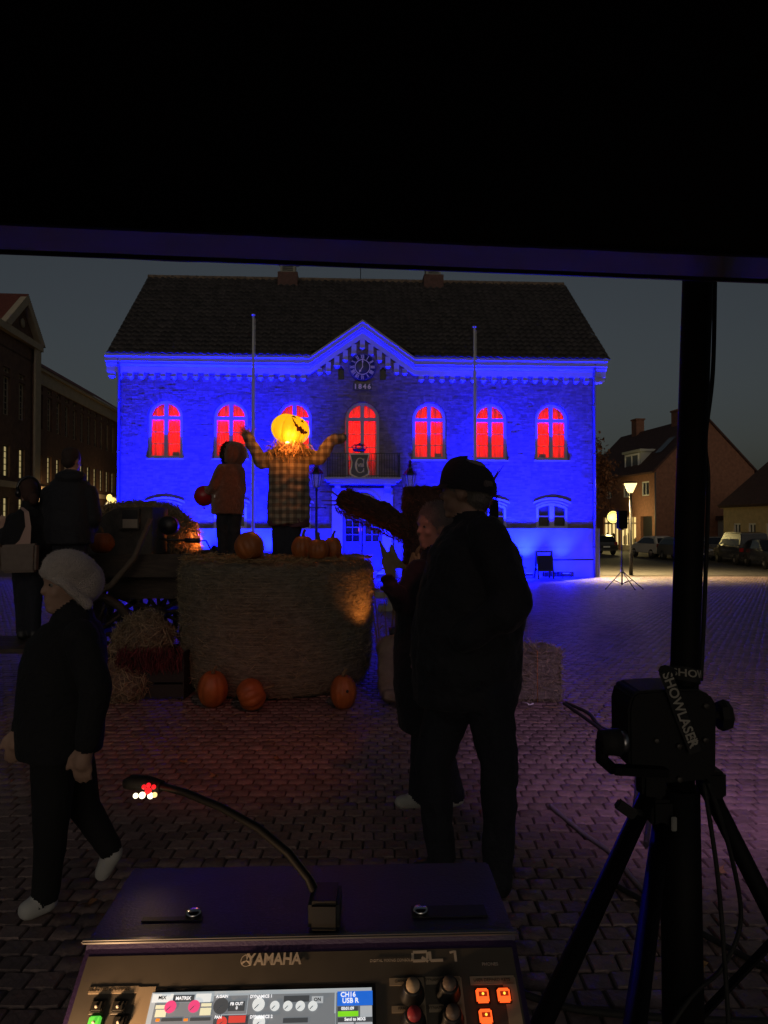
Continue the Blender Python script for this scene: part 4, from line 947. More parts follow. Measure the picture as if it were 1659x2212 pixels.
for r_, z in pz:
    for j in range(n):
        a = 2 * math.pi * j / n; k = 1 + .008 * math.sin(a * 7 + z * 5) + .006 * math.sin(a * 17 + z * 23) + random.gauss(0, .004); vs_.append(V(r_ * k * math.cos(a), r_ * k * math.sin(a), z + (random.gauss(0, .008) if z > .1 else 0)))
b.add(vs_, [(i * n + j, i * n + (j + 1) % n, (i + 1) * n + (j + 1) % n, (i + 1) * n + j) for i in range(len(pz) - 1) for j in range(n)], True)
BALE = mat('bale_straw', (.17, .15, .115), .9, var=.4, vscale=14, bump=1., bscale=50, stretch=(1, 1, 3)); b.build('straw_body', BALE, bale)
nb = MB()
for k in range(46):
    z = .05 + (k + random.uniform(-.5, .5)) * .0252; pts = []
    for j in range(73):
        a = 2 * math.pi * j / 72; r_ = bale_r(z) + .010 + .004 * math.sin(a * 9 + k); pts.append(V(r_ * math.cos(a), r_ * math.sin(a), z + .006 * math.sin(a * 5 + k * 1.7)))
    nb.tube(pts, .0010, 3, cap=False, smooth=False)
stuff(nb.build('net_wrap', mat('net_twine', (.33, .30, .21), .7), bale))
N = 12000; A = rng.uniform(0, 2 * np.pi, N); Z = rng.uniform(.03, 1.24, N); rr = np.array([bale_r(z) for z in Z]) + .006
pts = np.stack([rr * np.cos(A), rr * np.sin(A), Z], 1); dr_ = np.stack([-np.sin(A), np.cos(A), np.zeros(N)], 1); strands('side_straw', pts, dr_, .085, .0042, HAY, bale, .55, .3)
N = 3200; A = rng.uniform(0, 2 * np.pi, N); q = np.sqrt(rng.uniform(0, 1, N)) * .96; strands('top_straw', np.stack([q * np.cos(A), q * np.sin(A), 1.255 + np.abs(rng.normal(0, .014, N))], 1), np.stack([rng.normal(0, 1, N), rng.normal(0, 1, N), rng.normal(0, .12, N)], 1), .13, .006, STRAW, bale, .1, .3)
pumpkin('large dull pumpkin with sunken blossom end on the front left of the round bale', 539, 6.78, 1158, 1221, 64, 1.25, tilt=(.5, 0), stem=False)
pumpkin('stemmed pumpkin at the back left of the three on the bale', 655, 7.15, 1155, 1208, 52, 1.25)
pumpkin('front pumpkin of the three on the right of the bale', 688, 6.90, 1165, 1214, 46, 1.25)
pumpkin('rightmost pumpkin on the round bale', 719, 7.12, 1162, 1213, 41, 1.25)
pumpkin('tall pumpkin on the ground at the left foot of the bale', 461, 6.34, 1447, 1525, 65, None, tilt=(.1, .15))
pumpkin('squat pumpkin lying on the ground in front of the bale', 544, 6.22, 1471, 1530, 71, None, tilt=(.2, 1.2))
pumpkin('light pumpkin with a dark hole at the right foot of the bale', 742, 6.30, 1448, 1521, 57, None, hole=True, ribs=12)
pumpkin('pumpkin on the cart bed behind the white beanie', 221, 7.6, 1149, 1194, 53, 1.30)

# ---- scarecrow
SY = 7.75; sbase = V(at(622, 1133, SY).x, SY, 1.25)
scr_ = thing('scarecrow', 'scarecrow in a plaid coat with a glowing jack-o-lantern head, arms raised on the bale', 'scarecrow', sbase)
def L(dx, dy, Y=SY): return at(dx, dy, Y) - sbase
PLAID = mat('plaid_coat', (.2, .13, .09), .9); nt = PLAID.node_tree; bs = nt.nodes['Principled BSDF']
tc = nt.nodes.new('ShaderNodeTexCoord'); sp_ = nt.nodes.new('ShaderNodeSeparateXYZ'); nt.links.new(tc.outputs['Object'], sp_.inputs[0])
def stripe(axis, scale, off=0.):
    a = nt.nodes.new('ShaderNodeMath'); a.operation = 'MULTIPLY_ADD'; a.inputs[1].default_value = scale; a.inputs[2].default_value = off; nt.links.new(sp_.outputs[axis], a.inputs[0])
    f = nt.nodes.new('ShaderNodeMath'); f.operation = 'FRACT'; nt.links.new(a.outputs[0], f.inputs[0]); g = nt.nodes.new('ShaderNodeMath'); g.operation = 'GREATER_THAN'; g.inputs[1].default_value = .52; nt.links.new(f.outputs[0], g.inputs[0]); return g.outputs[0]
s1_, s2_ = stripe(0, 13.), stripe(2, 13.); ad = nt.nodes.new('ShaderNodeMath'); ad.operation = 'ADD'; nt.links.new(s1_, ad.inputs[0]); nt.links.new(s2_, ad.inputs[1])
dv = nt.nodes.new('ShaderNodeMath'); dv.operation = 'MULTIPLY'; dv.inputs[1].default_value = .5; nt.links.new(ad.outputs[0], dv.inputs[0])
rp = nt.nodes.new('ShaderNodeValToRGB'); rp.color_ramp.interpolation = 'CONSTANT'; rp.color_ramp.elements[0].color = (.10, .075, .055, 1); rp.color_ramp.elements[1].position = .3; rp.color_ramp.elements[1].color = (.18, .14, .10, 1); e3 = rp.color_ramp.elements.new(.8); e3.color = (.31, .26, .185, 1)
nt.links.new(dv.outputs[0], rp.inputs[0]); nt.links.new(rp.outputs[0], bs.inputs['Base Color'])
def ring(dx, dy, rx, ry): c = L(dx, dy); return (tuple(c), rx, ry)
kx = SY / FPX
coat = [loft([ring(622, 1132, 45 * kx, .17), ring(623, 1100, 46 * kx, .17), ring(624, 1050, 44 * kx, .16), ring(625, 1000, 42 * kx, .15), ring(626, 980, 42 * kx, .13), ring(628, 968, 34 * kx, .11), ring(628, 962, 18 * kx, .07)]),
        cap(L(592, 984), L(566, 1000), .085, .075), cap(L(566, 1000), L(545, 962), .075, .065), cap(L(545, 962), L(533, 941), .062, .055),
        cap(L(660, 986), L(690, 990), .085, .075), cap(L(690, 990), L(716, 952), .075, .065), cap(L(716, 952), L(740, 945), .062, .05)]
blob('coat', coat, {'a': PLAID}, scr_, .014, 4, .05, .07)
cu = MB(); cu.box(-.006, .006, -.185, -.165, L(624, 1128).z, L(624, 985).z); 
blob('trousers', [cap(L(606, 1120), L(603, 1202), .10, .075), cap(L(636, 1120), L(626, 1202), .10, .08)], {'a': mat('dark_blue_trousers', (.02, .022, .035), .95)}, scr_, .015, 3, .03)
blob('shirt_hem', [loft([ring(605, 1136, 26 * kx, .14), ring(605, 1120, 25 * kx, .14)]), loft([ring(645, 1139, 22 * kx, .14), ring(645, 1118, 22 * kx, .14)])], {'a': mat('purple_check', (.10, .04, .06), .9)}, scr_, .014, 3, .05, .05)
def clump(name, c, n, rad, length, m_, parent, dirf, w=.006, jit=.5):
    P = rng.normal(0, 1, (n, 3)) * np.array(rad) + np.array(tuple(c)); strands(name, P, np.array([dirf(p_ - np.array(tuple(c))) for p_ in P]), length, w, m_, parent, jit, .5)
clump('neck_straw', L(627, 972, SY - .12), 460, (.10, .05, .045), .12, STRAW, scr_, lambda d: (d[0] * 3, -.3, -.9 + abs(d[0])), .008, .6)
clump('hand_straw', L(531, 936), 120, (.025, .025, .03), .14, STRAW, scr_, lambda d: (-.6, 0, .8), .005, .5)
clump('hand_straw', L(742, 945), 50, (.015, .02, .02), .07, STRAW, scr_, lambda d: (1, 0, .1), .005, .4)
# jack-o-lantern
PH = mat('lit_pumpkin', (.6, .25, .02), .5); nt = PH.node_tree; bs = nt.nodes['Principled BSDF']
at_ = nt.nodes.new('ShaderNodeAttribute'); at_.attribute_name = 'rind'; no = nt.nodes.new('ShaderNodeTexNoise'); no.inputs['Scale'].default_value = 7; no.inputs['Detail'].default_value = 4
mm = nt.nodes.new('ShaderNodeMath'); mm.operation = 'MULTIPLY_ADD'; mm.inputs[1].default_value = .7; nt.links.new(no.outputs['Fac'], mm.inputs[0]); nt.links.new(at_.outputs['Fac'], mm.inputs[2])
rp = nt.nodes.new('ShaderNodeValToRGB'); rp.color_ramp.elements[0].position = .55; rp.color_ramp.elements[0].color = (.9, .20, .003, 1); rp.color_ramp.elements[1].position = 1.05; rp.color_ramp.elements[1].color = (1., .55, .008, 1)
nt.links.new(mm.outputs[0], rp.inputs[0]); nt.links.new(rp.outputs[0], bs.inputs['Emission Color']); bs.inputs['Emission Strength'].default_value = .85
hc = L(627, 928, SY - .02); hrx, hrz = 42 * kx, 34 * kx
vs_, fs_, rib = pumpkin_geo(hrx, hrz, 11, .09, 132, 40, .10)
rotH = Euler((R(6), R(14), R(8))).to_matrix()
me = bpy.data.meshes.new('pumpkin_head'); me.from_pydata([tuple(rotH @ q + hc) for q in vs_], [], fs_); me.polygons.foreach_set('use_smooth', [True] * len(fs_))
aa = me.attributes.new('rind', 'FLOAT', 'POINT'); aa.data.foreach_set('value', [.40 + .40 * min(1, r_ ** .6) + .03 * random.random() - .28 * max(0, -(q.z / hrz) - .35) for r_, q in zip(rib, vs_)])  # shading of rib grooves and underside put into the glow colour
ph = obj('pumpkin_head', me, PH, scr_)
CARVE = mat('carved_dark', (.05, .006, .003), .8)
from mathutils.bvhtree import BVHTree
BVH = BVHTree.FromPolygons([tuple(v.co) for v in me.vertices], [tuple(p.vertices) for p in me.polygons])
def carve(poly, name, sk=1., o=(0, 0), t=(0, 0), k_=(1., 1.)):
    poly = [(t[0] + (a - o[0]) * k_[0], t[1] + (c - o[1]) * k_[1]) for a, c in poly]
    P2 = [(sk * (576 + .0661 * a - 627) / 42, sk * (928 - (877.8 + .0661 * c)) / 33) for a, c in poly]
    bm = bmesh.new(); vv = []
    for a, c in P2: vv.append(bm.verts.new((a, c, 0)))
    bm.faces.new(vv); bmesh.ops.triangulate(bm, faces=bm.faces[:]); bmesh.ops.subdivide_edges(bm, edges=bm.edges[:], cuts=4, use_grid_fill=True)
    for v in bm.verts:
        a, c = v.co.x, v.co.y; d = math.sqrt(max(.01, 1 - a * a - c * c)); h_, hn = BVH.ray_cast(hc + V(a * hrx * .97, -2, c * hrz), V(0, 1, 0))[:2]; v.co = (h_ + (h_ - hc).normalized() * .007) if h_ else hc + V(a * hrx, -d * hrx, c * hrz)
    me = bpy.data.meshes.new(name); bm.to_mesh(me); bm.free(); obj(name, me, CARVE, ph)
carve([(990, 310), (920, 350), (1000, 362), (1080, 395)], 'carved_eye', .90, (995, 350), (965, 395), (1.35, 1.5)); carve([(1275, 515), (1240, 560), (1280, 580), (1310, 605)], 'carved_eye', .95, (1275, 560), (1225, 545), (1.7, 1.45))
carve([(960, 455), (1010, 520), (1045, 590), (1070, 590), (1095, 660), (1130, 655), (1165, 735), (1230, 705), (1255, 780), (1300, 775), (1310, 835), (1340, 805), (1355, 835), (1390, 825), (1385, 865), (1340, 905), (1320, 890), (1280, 930), (1260, 895), (1215, 905), (1195, 845), (1110, 850), (1110, 745), (1060, 715), (1045, 640), (1010, 590)], 'carved_mouth', .97, (1190, 700), (1150, 705), (1.16, 1.16))
nl = L(621, 956, SY - .17); MB().ell(nl, (.022, .014, .014)).build('neck_lamp', emat('neck_lamp_glow', (1., .75, .2), 5.), scr_)
light('neck_light', 'POINT', L(626, 950, SY - .26), 6.0, (1., .26, .045), scr_, size=.05)

# ---- small hooded figure with red balloon
FY = 7.9; fbase = V(at(494, 1133, FY).x, FY, 1.25)
fg = thing('hooded_figure', 'small figure in rust fleece jacket and round ribbed hood, seen from behind on the bale', 'figure', fbase)
def L2(dx, dy, dyy=0.): return at(dx, dy, FY + dyy) - fbase
k2 = FY / FPX
RUST = mat('rust_fleece', (.20, .062, .030), .95, var=.25, vscale=30, bump=.8, bscale=120, sheen=.4); DKP = mat('dark_trousers', (.015, .015, .02), .9)
def ring2(dx, dy, rx, ry): return (tuple(L2(dx, dy)), rx * k2, ry)
prims = [loft([ring2(491, 1110, 34, .14), ring2(492, 1095, 36, .15), ring2(495, 1050, 34, .145), ring2(497, 1020, 31, .13), ring2(498, 1003, 24, .10)], 'j'), cap(L2(478, 1015, -.08), L2(462, 1050, -.10), .068, .06, 'j'), cap(L2(462, 1050, -.10), L2(450, 1062, -.02), .058, .045, 'j'), cap(L2(519, 1018), L2(522, 1060), .055, .05, 'j'),
         cap(L2(482, 1105), L2(482, 1160), .082, .07, 'p'), cap(L2(482, 1160), L2(484, 1198), .068, .058, 'p'), cap(L2(508, 1105), L2(506, 1160), .078, .066, 'p'), cap(L2(506, 1160), L2(507, 1194), .064, .055, 'p'),
         cap(L2(486, 1200), L2(470, 1201, .04), .05, .045, 's'), cap(L2(508, 1197), L2(498, 1200, -.02), .05, .045, 's'), cap(L2(500, 1005), L2(500, 985), .06, .06, 'j'),
         ell(L2(446, 1060, .02), .036, 'k'), cap(L2(446, 1060, .02), L2(441, 1057, .02), .013, .011, 'k'), cap(L2(446, 1062, .02), L2(440, 1062, 0), .013, .011, 'k'), cap(L2(446, 1064, .02), L2(440, 1066, .0), .012, .010, 'k'), cap(L2(447, 1066, .02), L2(442, 1069, .0), .011, .009, 'k'), cap(L2(446, 1056, .0), L2(443, 1052, -.02), .013, .011, 'k')]
blob('body', prims, {'j': RUST, 'p': DKP, 's': BLACK, 'k': SKIN}, fg, .010, 3, .02, .05)
vs_, fs_, rib = pumpkin_geo(27 * k2, 29 * k2, 8, .10, 64, 24, .08); hm = L2(506, 981); e = Euler((R(12), R(8), R(20))).to_matrix(); MB().add([e @ q + hm for q in vs_], fs_, True).build('hood', RUST, fg)
P = []; 
for _ in range(420):
    a = random.uniform(R(120), R(250)); zz = random.uniform(-.8, .95); P.append(tuple(hm + V(math.cos(a) * 27 * k2 * math.sqrt(1 - zz * zz) * .97 - .012, math.sin(a) * 20 * k2 * math.sqrt(1 - zz * zz), zz * 26 * k2)))
strands('curly_hair', P, rng.normal(0, 1, (420, 3)), .05, .02, mat('dark_hair', (.012, .008, .006), .8), fg, .8, 1.2)
tg_ = L2(470, 1073); MB().cbox(V(tg_.x, tg_.y - .14, tg_.z), (.012, .004, .03)).build('white_tag', WHITEP, fg)
bc = at(441, 1071, FY + .05); bl_ = thing('balloon', 'red balloon held in front of the small hooded figure', 'balloon', bc)
MB().ell((0, 0, 0), (22 * k2, 22 * k2, 23 * k2), 28, 18).build('skin', mat('red_balloon', (.34, .012, .02), .3, spec=.5), bl_); MB().lathe([(0, 0), (.012, -.012), (.018, -.03), (0, -.03)], 10, (0, 0, -23 * k2)).build('knot', mat('red_balloon', (.55, .02, .03), .25), bl_)

# ---- straw giant with raised arms on the hay bales
GY = 7.0; gb = V(at(916, 1133, GY).x, GY, .46)
gs = thing('straw_giant', 'dark straw figure with block head and thick raised arms behind the walking couple', 'scarecrow', gb)
def L3(dx, dy, d=0.): return at(dx, dy, GY + d) - gb
STB = mat('dark_bark_straw', (.05, .02, .014), .95, var=.5, vscale=18, bump=1.2, bscale=60)
k3 = GY / FPX
gp_ = [loft([(tuple(L3(916, 1395)), 50 * k3, .20), (tuple(L3(917, 1300)), 52 * k3, .20), (tuple(L3(918, 1180)), 46 * k3, .18), (tuple(L3(918, 1130)), 46 * k3, .18), (tuple(L3(917, 1090)), 48 * k3, .19), (tuple(L3(917, 1052)), 47 * k3, .18)]),
       cap(L3(890, 1155), L3(830, 1112, -.05), .105, .115), cap(L3(830, 1112, -.05), L3(748, 1080, -.1), .125, .10), cap(L3(960, 1160), L3(1010, 1125), .11, .11), cap(L3(1010, 1125), L3(1056, 1055, .05), .11, .085)]
blob('straw_body', gp_, {'a': STB}, gs, .016, 2, .05, .05)
N = 2600; P = []; D = []
for _ in range(N):
    s = random.random()
    if s < .45: a = random.uniform(0, 6.28); c = L3(917, random.uniform(1050, 1390)); P.append((c.x + 48 * k3 * math.cos(a), c.y + .19 * math.sin(a), c.z)); D.append((random.gauss(0, .4), random.gauss(0, .4), 1))
    else:
        A_, B_ = (L3(890, 1150), L3(735, 1076, -.1)) if s < .8 else (L3(960, 1160), L3(1058, 1050)); f = random.random(); c = A_.lerp(B_, f) + V(0, 0, -.02 * math.sin(f * 3)); a = random.uniform(0, 6.28); d = (B_ - A_).normalized(); u_ = d.cross(V(0, 1, 0)).normalized(); P.append(tuple(c + (u_ * math.cos(a) + V(0, 1, 0) * math.sin(a)) * .125)); D.append(tuple(d))
strands('straw_cover', P, D, .07, .008, mat('dark_red_straw', (.10, .035, .02), .85, island=.6), gs, .6, .5)
for dx, dy in ((690, 1062), (694, 1081), (700, 1090)): MB().tube([L3(745, 1082, -.1), L3((dx + 745) / 2, dy + 1, -.12), L3(dx, dy, -.13)], [.012, .008, .004], 5).build('twig_finger', mat('twig', (.10, .05, .025), .8), gs)
for dx, dy in ((1062, 1018), (1088, 1005), (1079, 1012), (1050, 1030)): MB().tube([L3(1055, 1062, .05), L3((dx + 1055) / 2, (dy + 1055) / 2, .04), L3(dx, dy, .04)], [.012, .009, .004], 5).build('twig_finger', mat('twig', (.10, .05, .025), .8), gs)
BURL = mat('burlap', (.21, .155, .10), .95, var=.2, vscale=12, bump=.6, bscale=160)
blob('burlap_leg', [cap(L3(838, 1398, -.35), L3(836, 1460, -.55), .10, .085), cap(L3(836, 1460, -.55), L3(838, 1498, -.58), .085, .075), ell(L3(852, 1502, -.66), (.10, .12, .065)), cap(L3(838, 1398, -.35), L3(890, 1392, -.1), .11, .12)], {'a': BURL}, gs, .014, 3, .05, .08)
gl = [cap(L3(845, 1245, -.2), L3(838, 1212, -.2), .05, .065, s=(1, .4, 1)), cap(L3(836, 1212, -.2), L3(821, 1170, -.2), .040, .016, s=(1, .4, 1)), cap(L3(850, 1212, -.2), L3(846, 1180, -.2), .060, .022, s=(1, .4, 1)), cap(L3(856, 1216, -.2), L3(872, 1224, -.2), .055, .028, s=(1, .4, 1))]
blob('burlap_glove', gl, {'a': BURL}, gs, .010, 3)
hk = L3(898, 1215, -.45)
hm_ = MB()
for k in range(16):
    a = random.uniform(-.6, .6); d = V(math.sin(a), random.uniform(-.3, .1), -math.cos(a)); t0 = hk + V(random.gauss(0, .02), random.gauss(0, .015), .09); ln_ = random.uniform(.12, .24); w_ = V(d.z, 0, -d.x).normalized() * random.uniform(.008, .018); mid = t0 + d * ln_ * .5 + V(random.gauss(0, .02), -.02, 0); e_ = t0 + d * ln_
    hm_.add([t0 - w_ * .4, t0 + w_ * .4, mid + w_, mid - w_, e_ + w_ * .2, e_ - w_ * .2], [(0, 1, 2, 3), (3, 2, 4, 5)])
hm_.tube([hk + V(0, 0, .05), hk + V(.02, -.03, .12), hk + V(.05, -.02, .16)], [.02, .016, .008], 6); hm_.build('maize_husks', mat('husk', (.34, .17, .075), .8, island=.4), gs)
# dry stalks standing beside the bale
st = thing('maize_stalks', 'thin dry maize stalks leaning between round bale and straw figure', 'stalks', V(at(832, 1133, 7.4).x, 7.4, 0))
m_ = MB()
for k in range(9):
    x = random.uniform(-.12, .12); m_.tube([V(x * .4, random.uniform(-.05, .05), 0), V(x, 0, .5), V(x * 1.8 + random.gauss(0, .05), 0, 1.0), V(x * 3 + random.gauss(0, .06), 0, 1.1 + random.uniform(0, .15))], [.009, .007, .005, .002], 5)
m_.build('stalk', mat('dry_stalk', (.26, .17, .08), .8), st)
mm_ = MB()
for k in range(14):
    z = random.uniform(.3, 1.1); x = random.uniform(-.15, .15); e_ = V(x + random.uniform(-.3, .3), random.uniform(-.1, .1), z - random.uniform(.0, .25)); mid = (V(x, 0, z) + e_) / 2 + V(0, 0, .08); w_ = V(0, .01, .008); mm_.add([V(x, 0, z) - w_, V(x, 0, z) + w_, mid + w_, mid - w_, e_ + w_ * .2, e_ - w_ * .2], [(0, 1, 2, 3), (3, 2, 4, 5)])
mm_.build('dry_leaves', mat('dry_stalk', (.26, .17, .08), .8), st)
# square hay bales
def sqbale(label, x0, x1, y0, y1, h):
    t = thing('hay_bale', label, 'hay bale', ((x0 + x1) / 2, (y0 + y1) / 2, 0), 0, 'square hay bales'); a, b_ = (x1 - x0) / 2, (y1 - y0) / 2
    MB().box(-a, a, -b_, b_, 0, h).build('packed_hay', BALE, t, .03)
    N = 1500; P = rng.uniform(-1, 1, (N, 3)) * np.array([a, b_, h / 2]) + np.array([0, 0, h / 2]); f = rng.integers(0, 4, N); P[f == 0, 1] = -b_; P[f == 1, 2] = h; P[f == 2, 0] = a; P[f == 3, 1] = -b_
    strands('loose_hay', P, rng.normal(0, 1, (N, 3)), .11, .005, HAY, t, .1, .4)
    tw = MB()
    for s in (-.35, .35): tw.tube([V(a * s, -b_ - .006, 0), V(a * s, -b_ - .006, h + .006), V(a * s, b_, h + .006)], .004, 4)
    tw.build('twine', mat('orange_twine', (.4, .16, .05), .7), t)
sqbale('square hay bale under the straw figure, next to the round bale', -.02, .88, 6.72, 7.25, .45)
sqbale('square hay bale on the ground right of the walking man', .92, 1.60, 6.5, 7.0, .455)
# ---- cart with wheels
cb = V(at(300, 1133, 8.3).x, 8.3, 0)
ct = thing('farm_cart', 'old wooden farm cart with spoked wheels behind the round bale', 'cart', cb)
def L4(dx, dy, Y): return at(dx, dy, Y) - cb
x0, x1 = L4(120, 1200, 8.0).x, L4(470, 1200, 8.4).x
for k in range(6): MB().box(x0, x1, -.75 + k * .22, -.75 + k * .22 + .21, 1.20, 1.245).build('plank', WOODD, ct)
for y_ in (-.78, .60): MB().box(x0, x1, y_, y_ + .04, 1.05, 1.29).build('side_board', WOODD, ct)
ch = MB(); ch.box(x0 + .3, x1 - .2, -.35, -.23, .86, 1.19); ch.box(x0 + .3, x1 - .2, .2, .32, .86, 1.19); ch.prism([(x0 + .75, .80), (x1 - .25, .80), (x1 - .1, 1.19), (x0 + .6, 1.19)], lambda a, b, d: V(a, d, b), -.5, -.44); ch.build('chassis', WOODD, ct)
def wheel(cx_, y_, z_, r_, parent):
    w = MB(); mt = Matrix.Translation(V(cx_, y_, z_)) @ Matrix.Rotation(R(90), 4, 'X'); w.lathe([(r_ - .07, -.035), (r_, -.035), (r_, .035), (r_ - .07, .035), (r_ - .07, -.035)], 40, mtx=mt); wo = w.build('wheel', WOODD, parent)
    for k in range(12): a = 2 * math.pi * k / 12 + .13; MB().tube([V(cx_ + .07 * math.cos(a), y_, z_ + .07 * math.sin(a)), V(cx_ + (r_ - .06) * math.cos(a), y_, z_ + (r_ - .06) * math.sin(a))], [.022, .017], 6).build('spoke', WOODD, wo)
    MB().lathe([(.0, -.13), (.06, -.13), (.085, -.05), (.085, .05), (.06, .13), (0, .13)], 14, mtx=mt).build('hub', WOODD, wo)
pA = L4(346, 1312, 8.0); wheel(pA.x, pA.y, .62, .61, ct); wheel(pA.x, .62, .62, .61, ct)
pB = L4(198, 1380, 7.35); wheel(pB.x, pB.y, .46, .45, ct); wheel(pB.x, .62, .46, .45, ct)
ax = MB(); ax.bar(V(pA.x, pA.y, .62), V(pA.x, .62, .62), .08); ax.bar(V(pB.x, pB.y, .46), V(pB.x, .62, .46), .08); ax.bar(V(pB.x, pB.y + .2, .5), V(pB.x, pB.y + .2, .9), .1); ax.bar(V(pA.x - .5, -.42, .85), V(pA.x + .1, -.42, .62), .05); ax.bar(V(pA.x - .1, -.42, .85), V(pA.x - .55, -.42, .55), .05); ax.build('axle', WOODD, ct)
sf = MB(); sf.tube([L4(178, 1292, 7.3), L4(240, 1265, 7.3), L4(290, 1205, 7.35), L4(325, 1120, 7.4)], [.035, .035, .03, .022], 8); sf.build('curved_shaft', mat('worn_wood', (.10, .075, .055), .8, bump=.3), ct)
# winnowing machine on the cart
wn_ = V(at(296, 1133, 8.2).x, 8.2, 1.245); wm = thing('winnowing_machine', 'old wooden winnowing machine with rounded drum and hopper standing on the cart', 'machine', wn_)
def L5(dx, dy, Y=8.2): return at(dx, dy, Y) - wn_
WOODG = mat('grey_old_wood', (.075, .065, .055), .85, var=.3, vscale=8, bump=.5, bscale=30)
k5 = 8.2 / FPX
dp = [(L5(215, 0).x, .02)] + [(L5(296, 0).x - 82 * k5 * math.cos(R(a)), .02 + 100 * k5 * math.sin(R(a))) for a in range(12, 96, 12)] + [(L5(352, 0).x, 104 * k5), (L5(352, 0).x, .02)]
MB().prism(dp, lambda a, b, d: V(a, d, b), -.28, .3).build('drum', WOODG, wm, .01)
hp = MB(); hx = L5(310, 0).x; hp.box(hx - .12, hx + .10, -.345, -.282, L5(0, 1143).z, L5(0, 1100).z); hpo = hp.build('hopper', WOODG, wm); MB().box(hx - .075, hx + .085, -.352, -.346, L5(0, 1140).z, L5(0, 1122).z).build('pale_label', mat('pale_board', (.36, .31, .24), .8), hpo); MB().box(hx - .08, hx + .085, -.352, -.3455, L5(0, 1121).z, L5(0, 1103).z).build('opening', BLACK, hpo)
rd = MB(); z_ = L5(0, 1166).z; rd.tube([L5(345, 1164, 7.9), L5(362, 1166, 7.9), L5(430, 1168, 7.9)], .012, 6); rd.tube([L5(400, 1167, 7.9), L5(432, 1168, 7.9)], .026, 8); rd.tube([L5(430, 1168, 7.9), L5(445, 1168, 7.9), L5(458, 1192, 7.9), L5(462, 1205, 7.9)], .009, 6); rd.tube([L5(362, 1168, 7.9), L5(365, 1190, 7.9), L5(368, 1205, 7.9)], .008, 6); rd.build('crank_rod', BLACK, wm); MB().lathe([(0, -.06), (.10, -.06), (.10, .06), (0, .06)], 18, mtx=Matrix.Translation(L5(365, 1135, 7.9)) @ Matrix.Rotation(R(90), 4, 'X')).build('pulley', BLACK, wm)
# hay heaps
def heap(name, label, loc, ells, n, L_, parts=None, m_=HAY):
    t = thing(name, label, 'hay', loc); b = MB(); P = []; D = []
    for c, r_ in ells: b.ell(c, [q * .92 for q in r_], 18, 12)
    b.build('hay_core', BALE, t); tot = sum(r_[0] * r_[2] for c, r_ in ells)
    for c, r_ in ells:
        for _ in range(int(n * r_[0] * r_[2] / tot)):
            d = Vector(rng.normal(0, 1, 3)).normalized(); P.append((c[0] + d.x * r_[0], c[1] + d.y * r_[1], c[2] + d.z * r_[2])); q = d.cross(Vector(rng.normal(0, 1, 3))) + d * .25; D.append(tuple(q.normalized()))
    strands('loose_hay', P, D, L_, .007, m_, t, .25, .45); return t
hl = V(at(340, 1133, 8.75).x, 8.75, 1.25)
heap('hay_bundle', 'big orange lit bundle of loose hay on the cart behind the winnowing machine', hl, [(at(385, 1160, 8.75) - hl, (.26, .24, .27)), (at(400, 1185, 8.75) - hl, (.19, .22, .14)), (at(290, 1112, 8.85) - hl, (.42, .22, .17)), (at(345, 1120, 8.85) - hl, (.3, .2, .2)), (at(350, 1165, 8.8) - hl, (.28, .2, .24))], 5200, .17, m_=STRAW)
h2 = V(at(310, 1133, 6.95).x, 6.95, 0)
cr_ = thing('black_crate', 'low black crate on the ground left of the round bale, hay on top', 'crate', h2 + V(.12, -.08, 0)); c_ = MB()
for k in range(3): 
    MB().box(-.36, .36, -.27, -.255, .02 + k * .14, .14 + k * .14).build('board', mat('black_wood', (.014, .012, .011), .8), cr_); MB().box(-.36, .36, .255, .27, .02 + k * .14, .14 + k * .14).build('board', MATS['black_wood'], cr_)
for s in (-.37, .36): MB().box(s, s + .014, -.27, .27, .0, .43).build('end_panel', MATS['black_wood'], cr_)
h2b = V(h2.x + .08, 6.87, .43); heap('hay_heap', 'loose hay heap spilling over the black crate beside the cart wheel', h2b, [((-.04, 0, .10), (.27, .24, .18)), ((-.06, .05, .22), (.15, .18, .11)), ((-.2, -.05, -.04), (.16, .24, .12))], 2600, .16)
hm2 = MB()
fr_t = thing('hanging_heather', 'dark red heather hanging over the front of the black crate', 'plant', h2b + V(.10, -.26, 0)); P = [(random.uniform(-.3, .3), random.uniform(-.06, .0), random.uniform(-.16, .02)) for _ in range(700)]; strands('heather', P, [(0, 0, -1)] * 700, .09, .008, mat('heather', (.10, .02, .025), .9, island=.5), fr_t, .35, .3)
h3 = V(at(246, 1133, 6.6).x, 6.6, 0); heap('low_hay_heap', 'low hay heap on the ground left of the black crate', h3, [((0, 0, .12), (.32, .22, .18)), ((-.1, 0, .25), (.2, .2, .12))], 1300, .15)
# podium for the spectators
pd = thing('podium', 'low dark wooden podium under the two spectators at the left', 'podium', V(-3.75, 7.0, 0))
for k in range(5): MB().box(-.95, 1.0, -.62 + k * .155, -.62 + k * .155 + .15, .46, .50).build('plank', WOODD, pd)
for x_ in (-.9, .87):
    for y_ in (-.58, .05): MB().box(x_, x_ + .08, y_, y_ + .08, 0, .459).build('leg', WOODD, pd)
